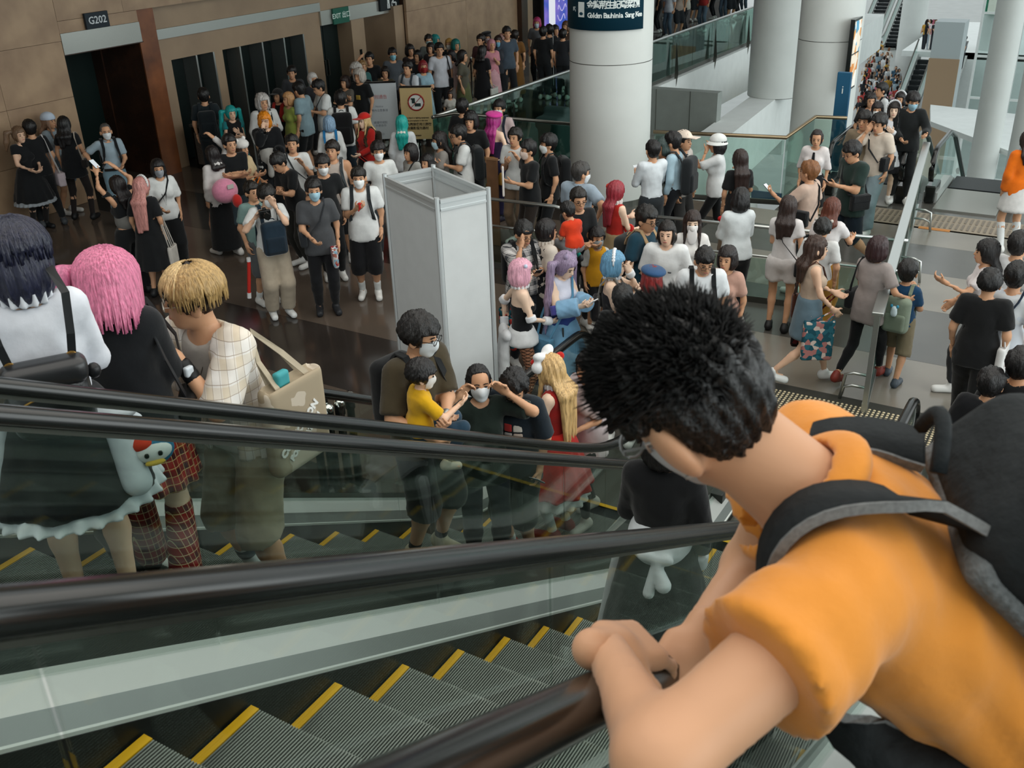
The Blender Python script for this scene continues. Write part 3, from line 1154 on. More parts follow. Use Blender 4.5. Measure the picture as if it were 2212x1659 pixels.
# long escalators of the lower concourse, rising away
for i, (xa, xb, yb_) in enumerate(((-10.75, -9.75, 58), (-9.25, -8.1, 58), (-19.6, -18.2, 88), (-17.6, -16.2, 88))):
    far_escalator(('distant escalator nearest the crowd on the lower concourse', 'distant dark escalator right of the lower crowd',
                   'farthest dark escalator at the top of the picture, left one', 'farthest dark escalator at the top of the picture, right one')[i],
                  xa, xb, yb_, 3.4 if i < 2 else 7.0, 6.0 if i < 2 else 12.0, -8, 1, M_STEELD)
tag(MB().box((-9.2, 64.0, -8), (6, 64.4, -4.6)).box((-11.6, 64.0, -4.9), (6, 78, -4.6)).build('wall_far', M_WHITE), 'pale mezzanine wall at the far end of the lower concourse', kind='structure')
# right-hand bright side: slab, window wall, posts
sl = [at_z(2010, 262, -2.0), at_z(2230, 345, -2.0), at_z(2230, 250, -2.0), at_z(2010, 226, -2.0)]
tag(MB().prism([(p[0], p[1]) for p in sl], -2.15, -2.0).build('trim_9', M_WHITE), 'white lower roof slab beyond the far escalators', kind='structure')
ww = empty('window_1', (0, 0, 0))
tag(ww, 'tall bright window wall with white mullions on the right', kind='structure')
for (xx0, xx1, yy, zb, zt, nx, nz) in ((-5.9, 4, 50, -8, 10, 12, 10), (-1.6, 6, 34, -8, 6, 10, 9)):
    for i in range(nx + 1):
        x = xx0 + (xx1 - xx0) * i / nx
        MB().box((x - .05, yy - .06, zb), (x + .05, yy + .06, zt)).build('mullion', M_WHITE, ww)
    for j in range(nz + 1):
        z = zb + (zt - zb) * j / nz
        MB().box((xx0, yy - .04, z - .05), (xx1, yy + .04, z + .05)).build('transom', M_WHITE, ww)
    MB().box((xx0, yy - .01, zb), (xx1, yy + .01, zt)).build('pane', glass('#eef5f4', mixf=.6), ww)
column('trim_10', -2.9, 30, .36, -8, 8, 'slender white column in front of the bright windows')
column('trim_11', -1.75, 28, .42, -8, 8, 'white column at the right edge of the picture')
column('trim_12', -7.0, 66, .8, -8, 8, 'distant white column carrying the green shop sign')
column('trim_13', -12.6, 72, .8, -8, 8, 'distant pale column behind the far escalators')
gs = empty('shop_sign', (-7.0, 65.1, -1.6))
tag(gs, 'tall green hanging sign with red, yellow and white tiles on a distant column', 'sign')
MB().box((-.62, -.1, -1.0), (.62, .05, 4.2)).build('board', mat('#1f7a5a', 0.5), gs)
for z, c in ((-.4, '#f2ece0'), (.75, '#e8c98a'), (1.9, '#e8604e'), (3.05, '#efe6c8')):
    MB().box((-.48, -.14, z - .48), (.48, -.1, z + .48)).build('tile', mat(c, 0.6), gs, bevel=.03)
kb = tag(MB().box((-6.25, 40, -8), (-5.25, 41, -.0)).build('wall_block', mat('#aeb6b8', 0.6)), 'pale blue grey service block beyond the escalators', kind='structure')
MB().box((-6.27, 39.95, -6.2), (-5.23, 40, -1.25)).build('tan_cladding', mat('#a48a70', 0.6), kb)
tag(MB().box((-1.5, 33, -2.2), (-.3, 33.1, -.6)).build('trim_14', mat('#9a9c98', .5)), 'grey louvre panel among the windows', kind='structure')
# posters and blue totem by the tall column
pp = empty('wall_poster', (-4.74, 21.0, 0))
tag(pp, 'framed orange and white poster hanging on the tall column', 'poster')
MB().box((-.02, -.3, 1.0), (.06, .3, 2.35)).build('frame', M_BLACK, pp)
MB().box((.06, -.27, 1.04), (.065, .27, 1.68)).build('print', pattern_mat('blobs', ['#e8b98a', '#f1e3d0', '#d98a4a', '#f5efe6'], 6), pp)
MB().box((.06, -.27, 1.71), (.065, .27, 2.31)).build('print', pattern_mat('blobs', ['#6aa8c8', '#f1e3d0', '#e0a060', '#f5efe6'], 6), pp)
tm = empty('information_totem', (-4.25, 18.5, 0))
tag(tm, 'slim blue information totem behind the glass corner', 'sign')
MB().box((-.12, -.05, 0), (.12, .05, 1.75)).build('panel', mat('#1f5474', 0.5), tm, bevel=.01)
text_obj('lettering', 'i', .2, M_SIGNW, tm, frame((0, -.056, 1.45), (1, 0, 0), (0, 0, 1)))
tg = tag(MB().box((-.28, -.02, 0), (.28, .02, .16)).build('blue_floor_sign', mat('#20486a', .5), loc=tuple(at_y(1655, 433, 17.6))), 'small blue panel at the foot of the stout column', 'sign')

# ================================================================== white exhibition booth
bt = empty('exhibition_booth', (-4.89, 6.84, 0), math.radians(63.1))
tag(bt, 'tall white modular exhibition booth without a roof standing in the crowd', 'booth')
M_BPAN = mat('#c3c6c6', 0.55, noise=.03, nscale=6)
M_BFR = mat('#c9cecf', 0.35, 0.5)
BL, BW, BH = .52, 1.02, 2.5
for (x, y) in ((0, 0), (BL, 0), (0, BW), (BL, BW)):
    p = MB()
    p.prism([(x + .023 * math.cos(a), y + .023 * math.sin(a)) for a in np.linspace(.39, 6.67, 8, endpoint=False)], 0, BH)
    p.build('upright', M_BFR, bt)
for (a, b) in (((0, 0), (BL, 0)), ((0, 0), (0, BW)), ((BL, 0), (BL, BW)), ((0, BW), (BL, BW))):
    a, b = np.array(a), np.array(b)
    t = (b - a) / np.linalg.norm(b - a)
    a2, b2 = a + t * .028, b - t * .028
    MB().obox((*a2, 1.2), (*b2, 1.2), .008, 2.4).build('wall_panel', M_BPAN, bt)
    for z in (BH - .04, BH - .115, .06):
        MB().obox((*a2, z), (*b2, z), .03, .035 if z > 2.4 else .02).build('rail', M_BFR, bt)
    MB().obox((*a2, BH - .075), (*b2, BH - .075), .016, .06).build('fascia', M_BFR, bt)

# ================================================================== notice boards
def board(name, label, px, fm, face, w, h, zb, yawdeg):
    o = empty(name, (px[0], px[1], 0), math.radians(yawdeg))
    tag(o, label, 'sign')
    MB().box((-w / 2, -.02, zb), (w / 2, .02, zb + h)).build('board', face, o)
    MB().box((-w / 2, -.03, zb + h), (w / 2, .03, zb + h + .03)).build('top_clip', fm, o)
    MB().tube([(0, 0.03, 0), (0, 0.03, zb + .3)], .02, 8).build('pole', fm, o)
    MB().lathe([(.2, 0), (.2, .02), (.03, .035)], (0, .03, 0), n=20).build('base', fm, o)
    return o


wb = board('notice_board', 'white notice board on a black stand with faint red lettering', at_z(826, 300, .35)[:2], M_BLACK, mat('#b9c0c4', .6), .72, 1.1, .35, 32)
text_obj('heading', '特別通告', .085, mat('#b06a6a', .7), wb, frame((0, -.022, 1.18), (1, 0, 0), (0, 0, 1)))
for zz, tx in ((1.0, 'Notice'), (.92, '場內注意事項'), (.68, '請遵守規則'), (.62, '多謝合作'), (.45, '2023')):
    text_obj('line', tx, .055, mat('#8a9096', .7), wb, frame((0, -.022, zz), (1, 0, 0), (0, 0, 1)))
yb = board('notice_board', 'yellow notice board with a red no photography symbol on a stand', at_z(905, 300, .4)[:2], M_BLACK, mat('#c0a878', .6), .62, 1.0, .4, 26)
rg = MB()
rg.tube([(.155 * math.cos(a), -.022, 1.12 + .155 * math.sin(a)) for a in np.linspace(0, 2 * math.pi, 28, endpoint=False)], .015, 6, closed=True)
rg.obox((-.11, -.026, 1.01), (.11, -.026, 1.23), .01, .024, up=(0, 1, 0))
rg.build('prohibition_ring', mat('#8f2620', .6), yb)
MB().ball((0, -.02, 1.12), (.145, .003, .145), 20).build('symbol_disc', mat('#d6d8d4', .6), yb)
MB().box((-.085, -.026, 1.1), (-.02, -.023, 1.2)).box((-.1, -.026, 1.17), (-.04, -.023, 1.2)).box((-.03, -.026, 1.04), (.09, -.023, 1.1)).build('symbol_camera', mat('#20302f', .6), yb)
for zz, tx, sz in ((.82, 'No tripod or lighting equipment', .036), (.765, 'No photography in this area', .036), (.69, '場內嚴禁使用三腳架', .062), (.615, '及攝影燈光器材', .062), (.47, '多謝合作', .03)):
    text_obj('line', tx, sz, mat('#3a3428', .7), yb, frame((0, -.022, zz), (1, 0, 0), (0, 0, 1)), bold=.001)
# ================================================================== people
SKINS = ['#c39371', '#d8b094', '#b98662', '#e3c3aa']


def skin_mat(i):
    return mat(SKINS[i], 0.5, 0, 0.35, name='skin', sheen=0.1)


def hair_mat(c, gloss=0.4):
    return mat(c, gloss, 0, 0.45, name='hair', noise=0.38, nscale=26, stretch=(4, 4, .45), bump=0.5)


def cloth(c, **kw):
    if isinstance(c, str):
        return mat(c, 0.88, 0, 0.15, name='cloth', sheen=0.15, noise=0.10, nscale=9, bump=0.35, **kw)
    return c


ARM = {'down': (.05, .04, -.50), 'phone': (-.09, .30, -.20), 'chest': (-.12, .22, -.14), 'face': (-.10, .17, .10),
       'up': (.02, .18, .40), 'hip': (.10, -.04, -.36), 'cross': (-.24, .20, -.22), 'strap': (-.06, .16, -.06),
       'front': (-.06, .28, -.34), 'fwd': (0, .38, -.12), 'swingf': (.03, .22, -.44), 'swingb': (.05, -.20, -.45),
       'rail': (.06, .36, -.25), 'side': (.30, .05, -.38), 'carry': (-.16, .27, -.28), 'ear': (-.02, .14, .16), 'back': (.02, -.16, -.42)}


def ik(a, t, l1, l2, pole):
    a, t, pole = np.array(a, float), np.array(t, float), np.array(pole, float)
    d = t - a
    L = np.linalg.norm(d)
    L2 = min(L, (l1 + l2) * .995)
    u = d / (L + 1e-9)
    t = a + u * L2
    p = pole - (pole @ u) * u
    p /= np.linalg.norm(p) + 1e-9
    x = (l1 * l1 - l2 * l2 + L2 * L2) / (2 * L2)
    h = math.sqrt(max(0, l1 * l1 - x * x))
    return a + u * x + p * h, t


def hand_sdf(sd, w, d, n, side, curl=.6, k=.008):
    """five fingered hand at wrist w pointing along d, palm facing n; side +1 puts the thumb on cross(d, n)"""
    d = d / np.linalg.norm(d)
    n = n - (n @ d) * d
    n /= np.linalg.norm(n) + 1e-9
    s = np.cross(d, n) * side
    M = np.stack([s, d, n], 1)
    sd.box(w + d * .052, (.040, .050, .016), M, .014, .015)
    sd.rc(w - d * .03, w + d * .02, .026, .026, .02)
    for i, (off, ln) in enumerate(((.030, .072), (.010, .082), (-.010, .076), (-.029, .058))):
        p = w + d * .097 + s * off
        dirv = d
        for j, fr in enumerate((.45, .32, .25)):
            a = curl * (.7 if j == 0 else 1.0)
            c_, s_ = math.cos(a), math.sin(a)
            dirv = dirv * c_ + np.cross(np.cross(dirv, n), dirv) * s_ if j or curl else dirv
            dirv = dirv / np.linalg.norm(dirv)
            q = p + dirv * ln * fr
            r = .0092 - .0009 * j
            sd.rc(p, q, r, r - .0008, k * .5)
            p = q
    p = w + d * .025 + s * .030
    q = p + (s * .75 + d * .55 + n * .35) * .040
    sd.rc(p, q, .0125, .0105, k)
    q2 = q + (s * .15 + d * .85 + n * .5) * .035
    sd.rc(q, q2, .0105, .009, k * .5)


def append_mesh(parts):
    V, Q, n = [], [], 0
    for v, q in parts:
        if len(v) == 0:
            continue
        V.append(v)
        Q.append(q + n)
        n += len(v)
    return np.concatenate(V), np.concatenate(Q)


class Rig:
    pass


def rig(H=1.68, fem=False, build=1.0, lean=0, head=(0, 0), L='down', R='down', legs='stand', twist=0, side=0, kid=False, unlean=.55, neckl=0.0, hsz=1.0):
    """joint positions in a 1.70 m reference body: x right, y forward, z up"""
    g = Rig()
    g.s = H / 1.7
    g.fem, g.build = fem, build
    hip = np.array([0, 0, .93])
    Mu = rotz(math.radians(-twist)) @ rotx(math.radians(-lean)) @ roty(math.radians(side))
    g.U = lambda p: hip + Mu @ (np.array(p, float) - hip)
    g.Mu = Mu
    hs = 1.05 if not kid else 1.30
    hs *= hsz
    g.hs = hs
    sx = (.140 if fem else .163) * (1 + (build - 1) * .6) * (.9 if kid else 1)
    zs = 1.40 if not kid else 1.33
    g.zs = zs
    nb = g.U((0, -.005, zs + .045))
    g.neck = nb
    Mh = Mu @ rotz(math.radians(-head[1])) @ rotx(math.radians(-head[0]))
    # keep the head more upright than the back
    if lean:
        Mh = rotx(math.radians(lean * unlean)) @ Mh
    g.Mh = Mh
    hc = nb + Mh @ np.array([0, .025, (1.585 if not kid else 1.56) - zs - .045 + neckl])
    g.hc = hc
    g.Hd = lambda p: hc + Mh @ (np.array(p, float) * hs)
    g.arm = {}
    for sgn, spec in ((-1, L), (1, R)):
        sh = g.U((sgn * sx, 0, zs))
        t = ARM[spec] if isinstance(spec, str) else spec[:3]
        tgt = sh + np.array([t[0] * sgn, t[1], t[2]])
        pole = np.array([sgn * .55, -.55, -.75])
        if isinstance(spec, str) and spec in ('hip',):
            pole = np.array([sgn * 1.0, -.4, .1])
        if isinstance(spec, str) and spec in ('cross', 'carry'):
            pole = np.array([sgn * .5, -.2, -1.0])
        if not isinstance(spec, str) and len(spec) > 3:
            pole = np.array([spec[3] * sgn, spec[4], spec[5]])
        el, wr = ik(sh, tgt, .275, .245, pole)
        g.arm[sgn] = (sh, el, wr)
    g.leg = {}
    hx = .092 if not fem else .098
    if legs == 'stand':
        f = {-1: (-.10, .02, 0), 1: (.10, -.02, 0)}
    elif legs == 'wide':
        f = {-1: (-.17, .03, 0), 1: (.16, -.03, 0)}
    elif legs == 'walkl':
        f = {-1: (-.07, .30, .02), 1: (.08, -.32, .10)}
    elif legs == 'walkr':
        f = {-1: (-.08, -.32, .10), 1: (.07, .30, .02)}
    elif legs == 'step':
        f = {-1: (-.10, .16, 0), 1: (.10, -.14, 0)}
    elif legs == 'sit':
        f = {-1: (-.24, .22, .52), 1: (.24, .22, .52)}
    else:
        f = legs
    g.feet = f
    for sgn in (-1, 1):
        h = np.array([sgn * hx, 0, .90])
        an = np.array([f[sgn][0], f[sgn][1] - .03, f[sgn][2] + .085])
        kn, an = ik(h, an, .435, .415, (sgn * .08, 1, 0.05))
        g.leg[sgn] = (h, kn, an)
    return g


def torso(sd, g, e=0.0, k=.05, straight=False, kw=1.0):
    b = g.build
    w = 1 + (b - 1)
    fx = .93 if g.fem else 1.0
    M = g.Mu
    sd.ell((0, 0, .93), (.150 * w + e, (.108 * w + e), .125 + e), k=k)
    sd.ell(g.U((0, .004, 1.07)), (((.124 if not straight else .136) * fx * w) + e, .095 * w + e, .14 + e), M, k)
    sd.ell(g.U((0, .0, 1.25)), (.144 * fx * w + e, .104 * w + e, .175 + e), M, k)
    sd.rc(g.U((-.115 * fx, -.005, g.zs - .018)), g.U((.115 * fx, -.005, g.zs - .018)), .066 * w + e * .8, None, k)
    if g.fem:
        for sgn in (-1, 1):
            sd.ell(g.U((sgn * .065, .085, 1.24)), (.062 + e, .052 + e, .062 + e), M, .03)


def limb_arm(sd, g, sgn, e=0.0, frac=2.0, k=.03, flare=0.0):
    """frac: 1 = to the elbow, 2 = to the wrist"""
    sh, el, wr = g.arm[sgn]
    b = g.build
    r0, r1, r2, r3 = .051 * b, .042 * b, .040 * b, .026
    if g.fem:
        r0, r1, r2, r3 = r0 * .85, r1 * .85, r2 * .85, r3 * .9
    if frac <= 1:
        q = sh + (el - sh) * frac
        sd.rc(sh, q, r0 + e, r0 + (r1 - r0) * frac + e + flare, k)
        d = (el - sh) / np.linalg.norm(el - sh)
        return q, d
    q = el + (wr - el) * (frac - 1)
    sd.rc(sh, el, r0 + e, r1 + e, k)
    sd.rc(el, q, r2 + e, r2 + (r3 - r2) * (frac - 1) + e + flare, k)
    return q, (wr - el) / np.linalg.norm(wr - el)


def cut_after(sd, q, d, r):
    """flat cut of a sleeve or trouser leg behind q"""
    lo, hi = q - r * 1.6, q + r * 1.6

    def fn(x, y, z):
        a = (x - q[0]) * d[0] + (y - q[1]) * d[1] + (z - q[2]) * d[2]
        rr = np.sqrt((x - q[0]) ** 2 + (y - q[1]) ** 2 + (z - q[2]) ** 2) - r
        return np.maximum(-a, rr)
    sd.fn(fn, lo, hi, 0, 's')


def leg_sdf(sd, g, sgn, e=0.0, frac=2.0, k=.03, flare=0.0, straight=False):
    h, kn, an = g.leg[sgn]
    b = 1 + (g.build - 1) * .7
    r0, r1, r2, r3 = .082 * b, .056 * b, .054 * b, .036
    if g.fem:
        r0, r1, r2, r3 = r0 * .98, r1 * .92, r2 * .92, r3 * .9
    if straight:
        r1, r2, r3 = r0 * .86, r0 * .84, r0 * .72
    if frac <= 1:
        q = h + (kn - h) * frac
        sd.rc(h, q, r0 + e, r0 + (r1 - r0) * frac + e + flare, k)
        return q, (kn - h) / np.linalg.norm(kn - h)
    q = kn + (an - kn) * (frac - 1)
    sd.rc(h, kn, r0 + e, r1 + e + flare * .5, k)
    mid = kn + (an - kn) * .3
    if frac > 1.3 and not straight:
        sd.rc(kn, mid, r1 + e, r2 * 1.02 + e, k)
        sd.rc(mid, q, r2 * 1.02 + e, r2 + (r3 - r2) * (frac - 1) + e + flare, k)
    else:
        sd.rc(kn, q, r2 + e, r2 + (r3 - r2) * (frac - 1) + e + flare, k)
    return q, (an - kn) / np.linalg.norm(an - kn)


def head_sdf(g, fine=False):
    sd = SDF()
    Hd, M, s = g.Hd, g.Mh, g.hs
    S = lambda *r: tuple(v * s for v in r)
    sd.ell(Hd((0, -.014, .034)), S(.075, .094, .088), M, .02)
    sd.ell(Hd((0, .022, -.028)), S(.060, .070, .084), M, .03)
    sd.ell(Hd((0, .052, -.088)), S(.030, .030, .026), M, .03)
    sd.rc(Hd((0, .084, .012)), Hd((0, .102, -.026)), .008 * s, .0125 * s, .012)
    sd.ell(Hd((0, .086, -.058)), S(.022, .012, .011), M, .012)
    for q in (-1, 1):
        sd.ell(Hd((q * .082, -.006, -.012)), S(.012 * g.ear, .025 * g.ear, .036 * g.ear), M @ rotz(q * .45), .008)
        sd.ell(Hd((q * .030, .096, .004)), S(.016, .010, .010), M, .01, 's')
    sd.rc(g.neck + g.Mu @ np.array([0, -.005, -.03]), Hd((0, -.012, -.055)), (.054 if not g.fem else .046) * g.nr, (.05 if not g.fem else .043) * g.nr, .03)
    return sd


def hair_sdf(g, style, p):
    """hair volumes in head space"""
    sd = SDF()
    Hd, M, s = g.Hd, g.Mh, g.hs
    S = lambda *r: tuple(v * s for v in r)
    t = p.get('thick', .018)
    if style == 'short':
        t = max(t, .012) + .003 if p.get('thick', .018) > .006 else t
    sd.ell(Hd((0, -.016, .040)), S(.075 + t, .095 + t, .088 + t), M, .02)
    L = p.get('len', .1)
    if style in ('bob', 'long', 'twin', 'wig', 'bun', 'pony'):
        sd.ell(Hd((0, -.022, -.015)), S(.085 + t * .6, .085 + t, .10), M, .03)
    if style in ('bob', 'wig'):
        sd.ell(Hd((0, -.024, -.05)), S(.092 + t * .6, .088 + t, .085 + p.get('drop', .0)), M, .03)
    if style == 'mushroom':
        sd.ell(Hd((0, -.01, .02)), S(.083 + t, .1 + t, .075), M, .02)
    if style == 'short':
        sd.ell(Hd((0, -.03, -.01)), S(.080, .080, .085), M, .02)
    # opening for the face
    fy, fz, fw = p.get('fy', .058), p.get('fz', .045), p.get('fw', .062)
    fz += rng.uniform(-.008, .008)
    if style == 'short':
        sd.box(Hd((0, .10, -.10 + fz)), S(.14, .058, .10), M, .02, op='s')
        sd.box(Hd((0, .03, -.17)), S(.2, .2, .085), M, .01, op='s')
        for q in (-1, 1):
            sd.box(Hd((q * .10, .02, -.075 + p.get('ear', 0))), S(.045, .05, .07), M, .01, op='s')
    elif style == 'mushroom':
        sd.box(Hd((0, .10, -.10 + fz)), S(.14, .06, .10), M, .02, op='s')
        sd.box(Hd((0, .0, -.15)), S(.2, .2, .09), M, .01, op='s')
    else:
        sd.box(Hd((0, .115, -.10 + fz)), S(fw, .115 - fy + .02, .10), M, .02, op='s')
        sd.box(Hd((0, .05, -.30)), S(fw, .06, .2), M, .02, op='s')
    if style in ('long', 'wig2'):
        a, b = Hd((0, -.06, -.03)), g.U((0, -.135 - p.get('back', 0), g.zs + .12 - L))
        w = p.get('w', .082)
        mid = g.U((0, -.135 - p.get('back', 0), g.zs + .02))
        for q in (-1, -.35, .35, 1):
            sd.rc(a + M @ np.array([q * w * .75, 0.015 if abs(q) == 1 else 0, 0]), mid + g.Mu @ np.array([q * w, .02 if abs(q) == 1 else 0, 0]), .034, .034, .03)
            sd.rc(mid + g.Mu @ np.array([q * w, .02 if abs(q) == 1 else 0, 0]), b + g.Mu @ np.array([q * w * .85, 0, .03 * math.sin(q * 7)]), .034, .018, .03)
        if p.get('front'):
            for q in (-1, 1):
                sd.rc(Hd((q * .078, .03, -.02)), g.U((q * .085, .13, g.zs - p['front'])), .022, .012, .02)
    if style in ('twin', 'bun', 'pony'):
        if style == 'bun':
            sd.ell(Hd(p.get('at', (0, -.09, .085))), S(.045, .04, .04), M, .012)
        elif style == 'pony':
            a = Hd((0, -.105, .05))
            b = a + g.Mh @ np.array([0, -.07, -.05])
            c = b + np.array([0, -.02, -L])
            sd.rc(a, b, .025, .038, .01)
            sd.rc(b, c, .038, .015, .02)
        else:
            for q in (-1, 1):
                a = Hd((q * .085, -.04, p.get('tz', .07)))
                b = a + g.Mu @ np.array([q * .08, -.03, -.02])
                c = b + g.Mu @ np.array([q * .05, -.05, -L])
                sd.rc(a, b, .025, .04, .01)
                sd.rc(b, (b + c) / 2, .042, .045, .02)
                sd.rc((b + c) / 2, c, .045, .012, .02)
    return sd


def mask_sdf(g):
    sd = SDF()
    Hd, M, s = g.Hd, g.Mh, g.hs
    S = lambda *r: tuple(v * s for v in r)
    sd.ell(Hd((0, .022, -.028)), S(.066, .078, .088), M, .02)
    sd.ell(Hd((0, .056, -.085)), S(.036, .032, .03), M, .02)
    sd.ell(Hd((0, .09, -.035)), S(.022, .022, .03), M, .03)
    sd.plane(Hd((0, .03, 0)), M @ np.array([0, -1, .1]))
    sd.plane(Hd((0, .03, -.012)), M @ np.array([0, -.2, 1]))
    return sd


def skirt_fn(g, z0, z1, r0, r1, pleats=0, amp=.04, oval=.78, cy=0.0):
    def fn(x, y, z):
        t = np.clip((z0 - z) / (z0 - z1), 0, 1)
        r = r0 + (r1 - r0) * t ** .8
        th = np.arctan2(y - cy, x)
        rho = np.sqrt(x ** 2 + ((y - cy) / (oval + (1 - oval) * t * .7)) ** 2)
        rr = r * (1 + amp * t * np.sin(pleats * th)) if pleats else r
        return np.maximum((rho - rr) * .75, np.maximum(z - z0, z1 - z))
    R = max(r0, r1) * 1.1
    return fn, (-R, -R + cy, z1), (R, R + cy, z0)


FOLDS = {'t_shirt': .006, 'shirt': .007, 'hoodie': .009, 'jacket': .007, 'trousers': .006, 'shorts': .006, 'skirt': .006, 'vest': .004, 'tank_top': .003, 'bodice': .003,
         'apron': .005, 'leggings': .002, 'hanging_sleeve': .006, 'blue_overskirt': .01, 'sash': .006, 'waist_bow': .006, 'hood': .006}


def normals(V, Q):
    n = np.cross(V[Q[:, 2]] - V[Q[:, 0]], V[Q[:, 3]] - V[Q[:, 1]])
    N = np.zeros_like(V)
    for i in range(4):
        np.add.at(N, Q[:, i], n)
    return N / (np.linalg.norm(N, axis=1)[:, None] + 1e-9)


def folds(V, Q, amp, fq=1.0):
    """soft creases in cloth"""
    N = normals(V, Q)
    d = np.zeros(len(V))
    for k in range(5):
        w = rng.normal(0, 1, 3) * np.array([1, 1, .55])
        w = w / np.linalg.norm(w) * rng.uniform(22, 55) * fq
        u = V @ w + rng.uniform(0, 6.28)
        w2 = rng.normal(0, 7, 3)
        d += (1 - np.abs(np.sin(u + .9 * np.sin(V @ w2)))) * rng.uniform(.4, 1)
    d = (d / 2.2 - .45) * amp
    return V + N * d[:, None]


_em = {}


def eye_mesh(q):
    if ('e', q) not in _em:
        _em['e', q] = MB().ball((q * .030, .086, .003), (.0135, .006, .0062), 8).mesh('eye', mat('#1c1512', .3), True)
    return _em['e', q]


def brow_mesh(q):
    if ('b', q) not in _em:
        _em['b', q] = MB().tube([(q * .014, .092, .022), (q * .03, .090, .027), (q * .046, .080, .022)], .0036, 5).mesh('eyebrow', mat('#1a1512', .8))
    return _em['b', q]


def mk(name, sd, h, m, root, g):
    V, Q = sd.mesh(h)
    if len(V) == 0:
        return None
    amp = FOLDS.get(name, 0)
    if amp:
        V = folds(V, Q, amp * getattr(g, 'fold', 1.0), getattr(g, 'ffreq', 1.0))
    o = bpy.data.objects.new(name, np_mesh(name, V * g.s, Q, m))
    col.objects.link(o)
    o.parent = root
    return o


